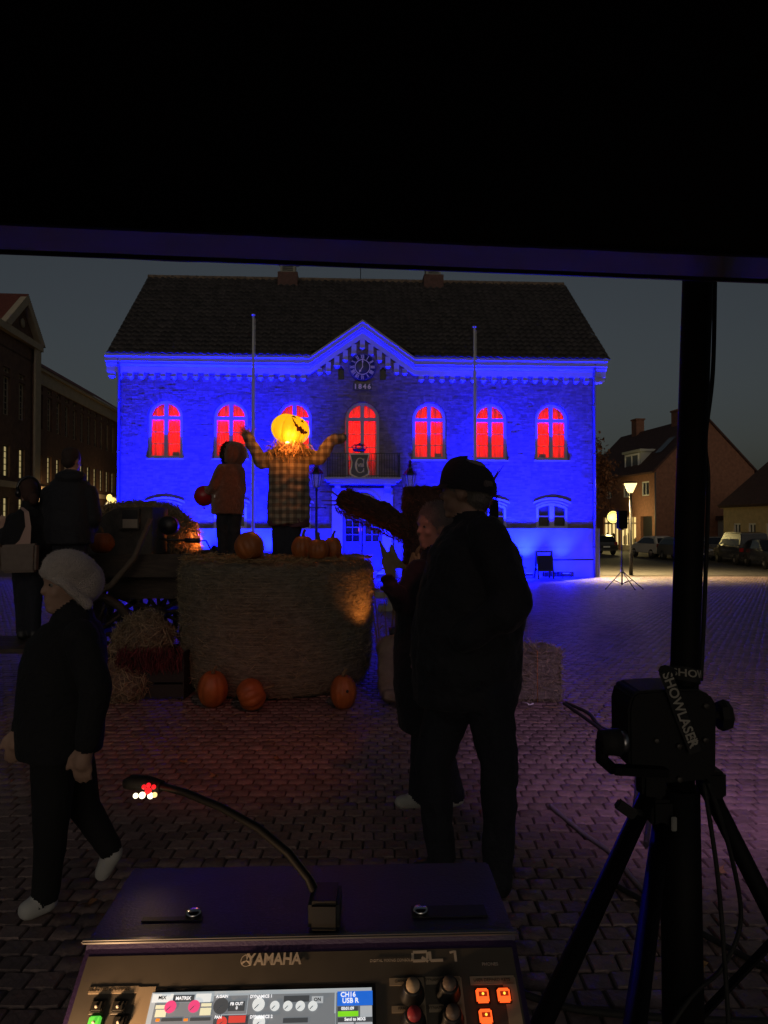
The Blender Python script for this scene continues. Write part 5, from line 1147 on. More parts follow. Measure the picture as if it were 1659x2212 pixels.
# assumed orange spotlight right of the round bale, added to light its side
os_ = thing('assumed_ground_spot', 'small black spotlight on the hay bale, throwing orange light on the round bale', 'spotlight', V(-.15, 6.86, .45))
OSP = V(.25, -.02, .13); o_ = MB(); o_.lathe([(.0, -.06), (.05, -.06), (.06, .05), (.055, .05)], 14, mtx=Matrix.Translation(OSP) @ Matrix.Rotation(R(-100), 4, 'Y')); o_.bar(OSP + V(0, -.06, 0), OSP + V(0, -.06, -.13), .012); o_.bar(OSP + V(0, .06, 0), OSP + V(0, .06, -.13), .012); o_.box(.17, .33, -.09, .07, 0, .012); o_.build('lamp_body', BLACK, os_)

os2 = thing('assumed_ground_spot', 'small black spotlight on the cart bed beside the hay bundle', 'spotlight', V(-2.02, 8.62, 1.245)); o2 = MB(); c2 = V(0, 0, .07); o2.lathe([(.0, -.04), (.03, -.04), (.035, .03), (.03, .03)], 12, mtx=Matrix.Translation(c2) @ Matrix.Rotation(R(75), 4, 'X') @ Matrix.Rotation(R(-30), 4, 'Y')); o2.bar(V(0, 0, 0), c2, .012); o2.box(-.05, .05, -.05, .05, 0, .01); o2.build('lamp_body', BLACK, os2)  # assumed spotlight, added to light the hay bundle orange
light('assumed_spot_beam', 'SPOT', (-.04, .0, .10), 20, (1., .24, .045), os2, aim=(-.52, .10, .26), size=.03, spot=R(85), blend=.9)
# ------------------------------------------------------------------ people
def hand(c, d, side, m='k', s=1.):
    """palm at c, fingers along d, thumb to side"""
    c = Vector(c); d = Vector(d).normalized(); s_ = Vector(side); s_ = (s_ - d * s_.dot(d)).normalized(); n = d.cross(s_); out = [cap(c - d * .03 * s, c + d * .035 * s, .030 * s, .034 * s, m)]
    for k, ln in enumerate((.072, .082, .076, .060)):
        b = c + d * .05 * s + s_ * (.030 - .020 * k) * s; mid = b + d * ln * .5 * s + n * .006; out += [cap(b, mid, .0105 * s, .010 * s, m), cap(mid, mid + (d * .8 + n * .55) * ln * .5 * s, .0095 * s, .0085 * s, m)]
    t0 = c + s_ * .03 * s - d * .005 * s; out += [cap(t0, t0 + (s_ * .6 + d * .8) * .035 * s, .013 * s, .012 * s, m), cap(t0 + (s_ * .6 + d * .8) * .035 * s, t0 + (s_ * .5 + d * 1.2) * .058 * s, .012 * s, .010 * s, m)]; return out
def head(c, f, m='k', s=1., hair=None, chin=.0):
    """skull centred at c, facing f (unit, horizontal)"""
    c = Vector(c); f = Vector(f).normalized(); r_ = V(-f.y, f.x, 0); u = V(0, 0, 1); a = math.atan2(f.y, f.x); ro = Euler((0, 0, a))
    o = [ell(c + u * .025 * s, (.098 * s, .076 * s, .098 * s), m, ro), ell(c + f * .022 * s - u * .045 * s, (.070 * s, .060 * s, .082 * s), m, ro), cap(c + f * .086 * s + u * .012 * s, c + f * .104 * s - u * .024 * s, .008 * s, .0125 * s, m), ell(c + f * .070 * s - u * .098 * s, (.022 * s, .026 * s, .020 * s), m, ro),
         ell(c + f * .086 * s - u * .060 * s, (.014 * s, .026 * s, .007 * s), m, ro), ell(c + f * .086 * s - u * .073 * s, (.013 * s, .022 * s, .007 * s), m, ro)]
    for sd in (-1, 1):
        o += [ell(c + r_ * sd * .075 * s - u * .012 * s, (.020 * s, .010 * s, .032 * s), m, ro), ell(c + f * .078 * s + r_ * sd * .03 * s + u * .028 * s, (.016 * s, .024 * s, .008 * s), m, ro), ell(c + f * .068 * s + r_ * sd * .038 * s - u * .03 * s, (.02 * s, .02 * s, .02 * s), m, ro)]
    if hair: o += [ell(c + u * .038 * s - f * .012 * s, (.104 * s, .086 * s, .098 * s), hair, ro), ell(c - f * .055 * s - u * .01 * s, (.055 * s, .078 * s, .075 * s), hair, ro)]
    return o
EYE = mat('eye_white', (.22, .21, .2), .3); IRIS = mat('iris', (.02, .015, .01), .2)
def eyes(c, f, parent, s=1.):
    c = Vector(c); f = Vector(f).normalized(); r_ = V(-f.y, f.x, 0)
    for sd in (-1, 1):
        e = c + f * .078 * s + r_ * sd * .031 * s + V(0, 0, .006) * s; o = MB().ell(e, .0115 * s, 12, 8).build('eye', EYE, parent); MB().ell(e + f * .0085 * s, .0062 * s, 10, 6).build('iris', IRIS, o)
JK = mat('black_jacket', (.008, .009, .014), .8, bump=.6, bscale=22, sheen=.06); TRS = mat('navy_trousers', (.012, .014, .022), .9, bump=.4, bscale=50); GREYH = mat('grey_hair', (.22, .20, .18), .8, bump=.5, bscale=150)
def hair_fuzz(body, parent, slot, n, length, m_, zmax=9.):
    me = body.data; nrm = []; pos = []
    for p in me.polygons:
        if p.material_index == slot and p.center.z < zmax: pos.append(tuple(p.center)); nrm.append(tuple(p.normal))
    if not pos: return
    pos = np.array(pos); nrm = np.array(nrm); ix = rng.integers(0, len(pos), n); d = nrm[ix] * .35 + np.array([0, 0, -.9]); strands('hair', pos[ix] + nrm[ix] * .002, d, length, .0016, m_, parent, .25, .3)
# --- man with cap, walking left
MY = 3.2; mb_ = V(at(1020, 1133, MY).x, MY, 0)
man = thing('person', 'person in dark cap and black jacket walking left past the round bale, nearest the mixer', 'person', mb_, 0, 'people in the square')
def P1(dx, dy, d=0.): return at(dx, dy, MY + d) - mb_
k = MY / FPX; hcn = P1(1006, 1108); fdir = V(-.93, .37, 0)
pr = head(hcn, fdir, 'k', 1.02, 'h') + [cap(P1(1012, 1150), P1(1022, 1185), .062, .07, 'k'), cap(P1(1015, 1172), P1(1024, 1190), .075, .085, 'j'),
      loft([(tuple(P1(1006, 1562)), 112 * k, .20), (tuple(P1(1008, 1480)), 120 * k, .215), (tuple(P1(1012, 1400)), 122 * k, .22), (tuple(P1(1020, 1300)), 112 * k, .22), (tuple(P1(1024, 1230)), 94 * k, .21), (tuple(P1(1024, 1190)), 64 * k, .17), (tuple(P1(1022, 1172)), 36 * k, .09)], 'j'),
      cap(P1(1050, 1208, -.17), P1(1108, 1345, -.22), .092, .086, 'j'), cap(P1(1108, 1345, -.22), P1(1090, 1378, -.25), .086, .080, 'j'), cap(P1(1085, 1372, -.25), P1(1005, 1432, -.22), .074, .06, 'j'),
      cap(P1(1010, 1210, .17), P1(960, 1350, .22), .085, .075, 'j'), cap(P1(960, 1350, .22), P1(935, 1430, .12), .07, .055, 'j'),
      ell(P1(1000, 1540), (.165, .15, .14), 't'), cap(P1(1055, 1545, -.09), P1(1078, 1700, -.12), .115, .082, 't'), cap(P1(1078, 1700, -.12), P1(1076, 1940, -.10), .082, .066, 't'),
      cap(P1(978, 1545, .07), P1(934, 1692, .06), .118, .086, 't'), cap(P1(934, 1692, .06), P1(952, 1905, .04), .084, .064, 't'),
      cap(P1(1080, 1958, -.10), P1(1030, 1968, -.08), .052, .044, 's'), cap(P1(956, 1915, .04), P1(906, 1926, .06), .050, .042, 's')]
pr += hand(P1(925, 1445, .10), V(-.4, .1, -1), V(-1, 0, -.2))
body = blob('body', pr, {'k': SKIN, 'h': GREYH, 'j': JK, 't': TRS, 's': BLACK}, man, .009, 3, .03, .09)
zf = min(v.co.z for v in body.data.vertices); man.location.z = -zf - .002 if zf < 0 else man.location.z
hair_fuzz(body, man, 1, 900, .016, GREYH, hcn.z - .01)
eyes(hcn, fdir, man, 1.02)
cp = MB(); c0 = hcn + V(.010, 0, .052); n = 28; vs_ = []; RW = 10
for i in range(RW + 1):
    ph_ = (math.pi / 2) * i / RW
    for j in range(n): a = 2 * math.pi * j / n; cq = math.cos(ph_) ** .62 if ph_ < 1.56 else 0.; vs_.append(c0 + V(.128 * cq * math.cos(a), .108 * cq * math.sin(a), .138 * math.sin(ph_) - .050 + .018 * math.cos(a) * -1))
cp.add(vs_, [(i * n + j, i * n + (j + 1) % n, (i + 1) * n + (j + 1) % n, (i + 1) * n + j) for i in range(RW) for j in range(n)], True)
vb = []
for i in range(2):
    for j in range(9): a = math.pi - R(60) + R(120) * j / 8; q = 1.0 if i == 0 else 1.0 + .38 * math.cos((j - 4) / 4 * 1.2); vb.append(c0 + V(.126 * q * math.cos(a), .106 * (1 + (q - 1) * .5) * math.sin(a), -.022 - .02 * i))
cp.add(vb, [(j, j + 1, 10 + j, 9 + j) for j in range(8)], True); cp.tube([c0 + V(.10, 0, .062 - .0), c0 + V(.0, 0, .06)], .002, 4)
rz_ = Matrix.Rotation(math.atan2(-fdir.y, -fdir.x), 4, 'Z'); cp.v = [tuple(c0 + rz_ @ (Vector(q) - c0)) for q in cp.v]
cap_o = cp.build('cap', mat('dark_cap', (.016, .016, .022), .9, bump=.4, bscale=90), man); MB().cbox(c0 + V(.078, -.090, -.026), (.062, .012, .028), Euler((0, R(4), R(46)))).build('cap_opening', mat('cap_gap', (.14, .12, .11), .8), cap_o, .005)
# --- companion beyond
WY = 3.95; wb = V(at(915, 1133, WY).x, WY, 0)
wmn = thing('person', 'grey haired person in dark coat and light shoes walking beside the person with cap', 'person', wb, 0, 'people in the square')
def P2(dx, dy, d=0.): return at(dx, dy, WY + d) - wb
k = WY / FPX; hcn = P2(938, 1158); fdir = V(-.86, -.5, 0)
pr = head(hcn, fdir, 'k', .98, 'h') + [cap(P2(940, 1195), P2(942, 1225), .05, .055, 'k'), cap(P2(940, 1212), P2(940, 1232), .075, .09, 'j'),
      loft([(tuple(P2(920, 1590)), 58 * k, .18), (tuple(P2(915, 1500)), 66 * k, .18), (tuple(P2(915, 1400)), 64 * k, .18), (tuple(P2(918, 1310)), 62 * k, .18), (tuple(P2(928, 1255)), 52 * k, .17), (tuple(P2(938, 1228)), 30 * k, .10)], 'j'),
      cap(P2(905, 1255, -.15), P2(872, 1320, -.2), .075, .068, 'j'), cap(P2(872, 1320, -.2), P2(855, 1300, -.28), .062, .05, 'j'), cap(P2(940, 1260, .15), P2(935, 1400, .2), .07, .06, 'j'),
      cap(P2(925, 1570, -.07), P2(912, 1660, -.09), .09, .068, 't'), cap(P2(912, 1660, -.09), P2(903, 1738, -.05), .066, .052, 't'), cap(P2(935, 1570, .08), P2(960, 1660, .1), .09, .068, 't'), cap(P2(960, 1660, .1), P2(985, 1735, .14), .066, .052, 't'),
      cap(P2(904, 1747, -.05), P2(866, 1751, -.08), .042, .036, 's'), cap(P2(988, 1742, .14), P2(960, 1752, .14), .042, .036, 's')]
pr += hand(P2(856, 1296, -.3), V(-.5, -.2, .7), V(-.9, 0, -.3), 'j', .9)
body = blob('body', pr, {'k': SKIN, 'h': GREYH, 'j': JK, 't': mat('dark_jeans', (.018, .02, .03), .9, bump=.3), 's': mat('light_shoe', (.42, .42, .38), .7)}, wmn, .009, 3, .01, .09)
zf = min(v.co.z for v in body.data.vertices); wmn.location.z = -zf - .002; hair_fuzz(body, wmn, 1, 3000, .045, GREYH); eyes(hcn, fdir, wmn, .98)
# --- youngster with white beanie, walking left
KY = 3.08; kb = V(at(140, 1133, KY).x, KY, 0)
kid = thing('person', 'person in fluffy white beanie and dark jacket walking left at the left edge', 'person', kb, 0, 'people in the square')
def P3(dx, dy, d=0.): return at(dx, dy, KY + d) - kb
k = KY / FPX; hcn = P3(146, 1226); fdir = V(-.68, -.73, 0); KJ = mat('grey_black_jacket', (.010, .010, .012), .9, bump=.5, bscale=40)
pr = head(hcn, fdir, 'k', .98, 'h') + [cap(P3(158, 1268), P3(160, 1295), .05, .055, 'k'), cap(P3(160, 1290), P3(160, 1305), .08, .09, 'j'), cap(P3(170, 1255, .0), P3(178, 1290, .02), .035, .03, 'h'),
      loft([(tuple(P3(130, 1585)), 86 * k, .18), (tuple(P3(132, 1500)), 92 * k, .185), (tuple(P3(138, 1400)), 88 * k, .18), (tuple(P3(145, 1345)), 78 * k, .175), (tuple(P3(155, 1310)), 56 * k, .14), (tuple(P3(158, 1298)), 34 * k, .08)], 'j'),
      cap(P3(175, 1335, -.13), P3(208, 1450, -.2), .072, .064, 'j'), cap(P3(208, 1450, -.2), P3(188, 1560, -.22), .062, .048, 'j'), cap(P3(120, 1340, .13), P3(75, 1450, .16), .07, .06, 'j'), cap(P3(75, 1450, .16), P3(48, 1535, .06), .058, .045, 'j'),
      cap(P3(118, 1570, -.08), P3(112, 1730, -.10), .098, .072, 't'), cap(P3(112, 1730, -.10), P3(100, 1890, -.08), .070, .055, 't'), cap(P3(150, 1570, .08), P3(180, 1705, .09), .095, .070, 't'), cap(P3(180, 1705, .09), P3(238, 1795, .10), .068, .05, 't'),
      cap(P3(100, 1908, -.08), P3(62, 1925, -.13), .046, .040, 's'), cap(P3(244, 1806, .10), P3(222, 1848, .11), .044, .036, 's')]
pr += hand(P3(42, 1552, .04), V(-.25, -.1, -1), V(-1, -.2, 0)) + hand(P3(182, 1588, -.22), V(-.1, 0, -1), V(-1, 0, 0))
body = blob('body', pr, {'k': SKIN, 'h': mat('brown_hair', (.05, .03, .02), .7, bump=.5, bscale=150), 'j': KJ, 't': mat('black_leggings', (.006, .006, .007), .9), 's': mat('white_trainer', (.5, .5, .48), .6)}, kid, .0085, 3, .010, .09)
zf = min(v.co.z for v in body.data.vertices); kid.location.z = -zf - .002; eyes(hcn, fdir, kid, .98)
sh_ = P3(78, 1915, -.15); stp_ = MB()
for q in range(3): stp_.bar(P3(88 - q * 8, 1905 + q * 3, -.135), P3(94 - q * 8, 1922 + q * 3, -.14), .006, .004)
stp_.build('shoe_stripes', BLACK, kid)
BEA = mat('white_fleece', (.68, .58, .52), .95, var=.1, vscale=60, bump=1., bscale=160, sheen=.5)
bp_ = [ell(hcn + V(.012, .004, .062), (.118, .102, .088), 'a', Euler((0, R(18), R(36)))), ell(hcn + V(.062, .03, .010), (.080, .09, .095), 'a'), cap(hcn + V(-.075, -.062, .058), hcn + V(.03, -.092, .01), .020, .020), cap(hcn + V(.03, -.092, .01), hcn + V(.100, -.03, -.080), .020, .024), cap(hcn + V(-.075, -.062, .058), hcn + V(-.055, .07, .035), .020, .020), cap(hcn + V(-.055, .07, .035), hcn + V(.07, .09, -.05), .028, .03)]
bo = blob('beanie', bp_, {'a': BEA}, kid, .007, 5, .006, .03)
N = 1500; vv = np.array([v.co for v in bo.data.vertices]); nn = np.array([v.normal for v in bo.data.vertices]); ix = rng.integers(0, len(vv), N); strands('fleece_fuzz', vv[ix] + nn[ix] * .003, nn[ix], .007, .0012, BEA, bo, .5, .4)
# --- spectators on the podium
def spectator(label, Y, dxh, dyh, s, fdir, coat, hairm, shoulder, hipy, zfoot, extra, trs):
    b0 = V(at(dxh, 1133, Y).x, Y, zfoot); t = thing('person', label, 'person', b0, 0, 'people in the square')
    def Q(dx, dy, d=0.): return at(dx, dy, Y + d) - b0
    return t, Q
t, Q = spectator('big person in black padded jacket seen from behind, before the lit brick building', 6.85, 155, 990, 1, None, None, None, 0, 0, .50, None, None)
k = 6.85 / FPX; hcn = Q(155, 997); fdir = V(.35, .93, 0)
pr = head(hcn, fdir, 'k', .92, 'h') + [cap(Q(153, 1020), Q(152, 1040), .06, .07, 'k'), ell(Q(152, 1034, -.05), (.15, .11, .07), 'j'),
      loft([(tuple(Q(150, 1178)), 50 * k, .18), (tuple(Q(149, 1140)), 54 * k, .19), (tuple(Q(149, 1095)), 54 * k, .18), (tuple(Q(150, 1065)), 50 * k, .16), (tuple(Q(152, 1045)), 40 * k, .13), (tuple(Q(152, 1030)), 18 * k, .08)], 'j'),
      cap(Q(108, 1070), Q(99, 1125), .085, .075, 'j'), cap(Q(99, 1125), Q(106, 1165, .12), .07, .06, 'j'), cap(Q(193, 1070), Q(202, 1125), .085, .075, 'j'), cap(Q(202, 1125), Q(190, 1160, .2), .07, .06, 'j'),
      cap(Q(135, 1170), Q(136, 1280), .10, .075, 't'), cap(Q(136, 1280), Q(136, 1368), .073, .06, 't'), cap(Q(166, 1170), Q(166, 1280), .10, .075, 't'), cap(Q(166, 1280), Q(166, 1368), .073, .06, 't'), cap(Q(136, 1372, -.02), Q(138, 1372, .16), .055, .045, 's'), cap(Q(166, 1372, -.02), Q(168, 1372, .16), .055, .045, 's')]
pr += hand(Q(107, 1172, .2), V(0, .8, -.5), V(1, 0, 0)) + hand(Q(190, 1164, .28), V(-.2, .8, .3), V(-1, 0, .3))
body = blob('body', pr, {'k': SKIN, 'h': mat('dark_brown_hair', (.03, .018, .014), .8), 'j': JK, 't': TRS, 's': BLACK}, t, .011, 3, .02, .08); zf = min(v.co.z for v in body.data.vertices); t.location.z = .498 - zf
t2, Q = spectator('person with headphones over tied hair and tote bag, seen from behind at the left edge', 6.8, 62, 1075, 1, None, None, None, 0, 0, .50, None, None)
k = 6.8 / FPX; hcn = Q(62, 1076); fdir = V(-.55, .83, 0)
pr = head(hcn, fdir, 'k', .98, 'h') + [cap(Q(64, 1098), Q(65, 1112), .05, .06, 'k'), ell(Q(72, 1090, -.09), (.045, .05, .06), 'h'), cap(Q(66, 1106), Q(66, 1114), .085, .09, 'j'),
      loft([(tuple(Q(58, 1245)), 40 * k, .16), (tuple(Q(58, 1190)), 44 * k, .17), (tuple(Q(60, 1150)), 42 * k, .16), (tuple(Q(63, 1125)), 36 * k, .14), (tuple(Q(65, 1110)), 18 * k, .08)], 'j'),
      cap(Q(30, 1135), Q(14, 1180), .07, .06, 'j'), cap(Q(14, 1180), Q(8, 1160, .2), .058, .045, 'j'), cap(Q(94, 1135), Q(103, 1185), .068, .06, 'j'), cap(Q(103, 1185), Q(98, 1225, .08), .055, .045, 'j'),
      cap(Q(48, 1240), Q(48, 1310), .095, .07, 't'), cap(Q(48, 1310), Q(48, 1378), .068, .055, 't'), cap(Q(74, 1240), Q(74, 1310), .095, .07, 't'), cap(Q(74, 1310), Q(74, 1378), .068, .055, 't'), cap(Q(48, 1384, -.02), Q(46, 1384, .14), .05, .04, 's'), cap(Q(74, 1384, -.02), Q(72, 1384, .14), .05, .04, 's')]
pr += hand(Q(6, 1150, .26), V(-.2, .5, .8), V(-1, 0, .2)) + hand(Q(97, 1232, .1), V(0, .2, -1), V(-1, 0, 0))
body = blob('body', pr, {'k': SKIN, 'h': mat('auburn_hair', (.05, .022, .015), .8, bump=.5, bscale=120), 'j': CLOTHB, 't': TRS, 's': BLACK}, t2, .011, 3, .018, .08); zf = min(v.co.z for v in body.data.vertices); dz2 = .498 - zf - .5; t2.location.z = .498 - zf
hp_ = MB(); pts = [hcn + V(.098 * math.cos(a) * .83, .098 * math.cos(a) * .55, .125 * math.sin(a) + .02) for a in [math.pi * j / 12 for j in range(13)]]; hp_.tube(pts, .014, 8)
for s in (-1, 1): hp_.ell(hcn + V(.085 * s * .83, .085 * s * .55, -.01), (.03, .035, .042))
hp_.build('headphones', mat('glossy_black', (.012, .012, .014), .15), t2)
tb0 = t2.location + Q(53, 1215); tt = thing('tote_bag', 'beige striped tote bag with long strap on the shoulder of the person with headphones', 'bag', tb0)
def Qt(dx, dy, d): return Q(dx, dy, d) + t2.location - tb0
TOTE = mat('tote_canvas', (.17, .135, .115), .9, var=.1, vscale=20, bump=.2, bscale=120)
m_ = MB(); m_.prism([(Qt(16, 0, -.24).x, Qt(0, 1190, -.24).z), (Qt(94, 0, -.24).x, Qt(0, 1186, -.24).z), (Qt(92, 0, -.24).x, Qt(0, 1248, -.24).z), (Qt(20, 0, -.24).x, Qt(0, 1250, -.24).z)][::-1], lambda a, b, d: V(a, d, b), -.30, -.21); m_.build('bag_body', TOTE, tt, .02)
m_ = MB(); a0 = [Qt(45, 1108, -.16), Qt(57, 1118, -.24), Qt(61, 1150, -.27), Qt(54, 1180, -.27), Qt(45, 1196, -.265)]; ww_ = [.02, .022, .026, .05, .085]; vs_ = []
for q, w_ in zip(a0, ww_): vs_ += [q - V(w_, 0, 0), q + V(w_, 0, 0)]
m_.add(vs_, [(2 * i, 2 * i + 1, 2 * i + 3, 2 * i + 2) for i in range(4)]); m_.build('strap', mat('tote_strap', (.42, .28, .24), .9), tt)
phn = thing('phone', 'phone glowing blue in the hand of the person with headphones', 'phone', t2.location + Q(8, 1142, .30)); MB().cbox(V(0, 0, 0), (.072, .009, .15), Euler((R(-20), R(-50), 0))).build('phone_body', BLACK, phn, .004); MB().cbox(V(0, -.006, .0), (.064, .002, .138), Euler((R(-20), R(-50), 0))).build('phone_screen', emat('phone_glow', (.04, .06, 1.), .8), phn)

# ------------------------------------------------------------------ tent overhead
TENT = mat('tent_fabric', (.035, .035, .05), .85, bump=.25, bscale=8); nt = TENT.node_tree; tl_ = nt.nodes.new('ShaderNodeBsdfTranslucent'); tl_.inputs[0].default_value = (.30, .30, .18, 1); ms_ = nt.nodes.new('ShaderNodeMixShader'); ms_.inputs[0].default_value = .5; nt.links.new(nt.nodes['Principled BSDF'].outputs[0], ms_.inputs[1]); nt.links.new(tl_.outputs[0], ms_.inputs[2]); nt.links.new(ms_.outputs[0], nt.nodes['Material Output'].inputs[0]); TENTI = mat('tent_underside', (.010, .010, .014), .9)
ta = math.atan2(.193, 1.79)
tn = thing('party_tent', 'black pop-up tent roof overhead with a straight navy front edge', 'tent', (0., 1.672, 0.), ta)
W_ = 1.55; zb_, zt_ = 2.2, 2.262; TD = 3.0
n = 40; vs_ = []
for j in range(n + 1):
    x_ = -W_ + 2 * W_ * j / n; wv = .004 * math.sin(x_ * 9) + .003 * math.sin(x_ * 23); vs_ += [(x_, wv, zb_ + .003 * math.sin(x_ * 4)), (x_, -.005 + wv * .5, zt_)]
MB().add(vs_, [(2 * j, 2 * j + 2, 2 * j + 3, 2 * j + 1) for j in range(n)], True).build('valance', TENT, tn)
hm_ = MB(); hm_.bar(V(-W_, -.004, zb_ + .001), V(W_, -.004, zb_ + .001), .008, .009); hm_.bar(V(-W_, -.012, zt_ + .004), V(W_, -.012, zt_ + .004), .014, .014); hm_.build('hem', BLACK, tn)
ap = V(0, -TD / 2, 3.15); c4 = [V(-W_, 0, zt_), V(W_, 0, zt_), V(W_, -TD, zt_), V(-W_, -TD, zt_)]
for i in range(4): MB().add([c4[i], c4[(i + 1) % 4], ap], [(0, 1, 2)]).build('roof_panel', TENTI, tn)
for a, b in (((-W_, -.02, zt_), (W_, -.02, zt_)), ((-W_, -TD, zt_), (W_, -TD, zt_))): pass
sv = MB(); sv.add([V(-W_, -TD, zb_), V(-W_, -TD, zt_), V(-W_, 0, zt_), V(-W_, 0, zb_)], [(0, 1, 2, 3)]); sv.add([V(W_, -TD, zb_), V(W_, -TD, zt_), V(W_, 0, zt_), V(W_, 0, zb_)], [(0, 1, 2, 3)]); sv.add([V(W_, -TD, zb_), V(W_, -TD, zt_), V(-W_, -TD, zt_), V(-W_, -TD, zb_)], [(0, 1, 2, 3)]); sv.build('side_valance', TENT, tn)
for i in range(4):
    q = c4[i]; l = MB(); l.box(q.x - .02 - (.02 if q.x > 0 else -.02), q.x + .02 - (.02 if q.x > 0 else -.02), q.y - .02 - (.04 if q.y > -1 else -.04), q.y + .02 - (.04 if q.y > -1 else -.04), 0, zt_); l.build('leg', BLACK, tn)
tr_b = MB()
for s in (-1, 1): tr_b.bar(V(0, -.05, 2.62), V(s * 1.5, -.06, 2.3), .016, .022); tr_b.bar(V(0, -.05, 2.30), V(s * 1.5, -.06, 2.55), .016, .022)
tr_b.bar(V(0, -.05, 2.3), V(0, -.06, 2.62), .016, .02); tr_b.build('scissor_frame', BLACK, tn)

# ------------------------------------------------------------------ wind-up stand
STB_ = mat('stand_tube', (.005, .005, .006), .66, spec=.15); SX = at(1479, 1133, 1.9).x; sb0 = V(SX - .012, 1.9, 0)
ws = thing('wind_up_stand', 'black wind-up lighting stand with crank box and tripod legs, right foreground', 'stand', sb0)
def S(dx, dy, d=0.): return at(dx, dy, 1.9 + d) - sb0
k = 1.9 / FPX
c = MB(); c.tube([V(.0, 0, .15), S(1468, 1700)], [.052, .050], 20); c.build('outer_column', STB_, ws)
pole = MB(); pole.tube([S(1470, 1700), S(1479, 1440), S(1507, 605), S(1532, -140)], [.035, .036, .0385, .0385], 24); pole.build('mast', STB_, ws)
bxp = [(1362, 1500), (1375, 1491), (1440, 1487), (1500, 1487), (1530, 1498), (1543, 1520), (1541, 1660), (1530, 1680), (1420, 1690), (1375, 1672), (1355, 1650), (1354, 1530)]
MB().prism([(S(a, 1590, -.06).x, S(1450, b, -.06).z) for a, b in bxp][::-1], lambda a, b, d: V(a, d, b), -.075, .07).build('crank_box', mat('stand_black', (.006, .006, .007), .65, spec=.25), ws, .006)
for a, b in ((1418, 1600), (1466, 1612), (1558 - 35, 1598), (1466, 1683), (1525, 1525)): MB().lathe([(0, 0), (.0085, 0), (.0085, .005), (.005, .007), (0, .007)], 10, mtx=Matrix.Translation(V(S(a, 1590, -.076).x, -.076, S(1450, b, -.076).z)) @ Matrix.Rotation(R(90), 4, 'X')).build('bolt', mat('dull_bolt', (.06, .055, .05), .5, metal=.5), ws)
kn = MB(); q = S(1562, 1545); kn.tube([S(1541, 1545), q], .011, 8); kn.lathe([(.0, -.014), (.036, -.014), (.042, 0), (.036, .014), (0, .014)], 8, mtx=Matrix.Translation(q) @ Matrix.Rotation(R(90), 4, 'Y'), smooth=False); kn.build('clamp_knob', RUBBER, ws)
ck_ = MB(); ck_.bar(S(1440, 1668, -.09), S(1325, 1662, -.10), .03, .02); ck_.tube([S(1325, 1662, -.10), S(1300, 1640, -.11), S(1302, 1600, -.11)], [.014, .016, .018], 10); cko = ck_.build('crank_arm', STB_, ws); h_ = MB(); h_.tube([S(1352, 1603, -.11), S(1338, 1603, -.11)], .027, 12); h_.tube([S(1338, 1603, -.11), S(1296, 1603, -.11)], [.034, .030], 14); h_.build('crank_grip', RUBBER, cko); MB().tube([S(1352, 1603, -.11), S(1338, 1603, -.11)], .0275, 12).build('grip_collar', STEEL, cko)
jn = S(1468, 1695).z
legs = [(at(1170, 2212, 1.55), S(1408, 1700)), (at(1372, 2212, 1.45), S(1428, 1790, -.03)), (at(1720, 2080, 1.95), S(1530, 1705))]
for tip, top in legs:
    d = (tip - sb0 - top); t_ = (top.z - .03) / -d.z; e_ = top + d * t_
    l = MB(); l.tube([top, e_], .0225, 14); lo = l.build('leg', STB_, ws); MB().tube([e_ + V(0, 0, .03), e_ + V(0, 0, -.03)], .03, 10).build('foot', RUBBER, lo); st_ = MB(); st_.bar(top + d * t_ * .45, V(0, 0, top.z * .30), .022, .008); st_.build('leg_strut', STB_, lo)
for dx, dy in ((1405, 1690), (1535, 1690), (1425, 1750)): MB().cbox(S(dx, dy, -.01), (.06, .06, .07)).build('hinge_block', mat('stand_black', (.006, .006, .007), .65, spec=.25), ws, .008)
wk = MB(); wk.cbox(S(1352, 1748, -.12), (.055, .018, .026), Euler((0, R(35), 0))); wk.tube([S(1362, 1752, -.12), S(1385, 1757, -.10)], .010, 8); wk.build('wing_knob', RUBBER, ws, .006)
MB().cbox(V(S(1456, 1780, -.056).x, -.056, S(1456, 1780, -.056).z), (.014, .006, .036)).build('pale_sticker', mat('sticker_pale', (.25, .25, .24), .7), ws, .002)
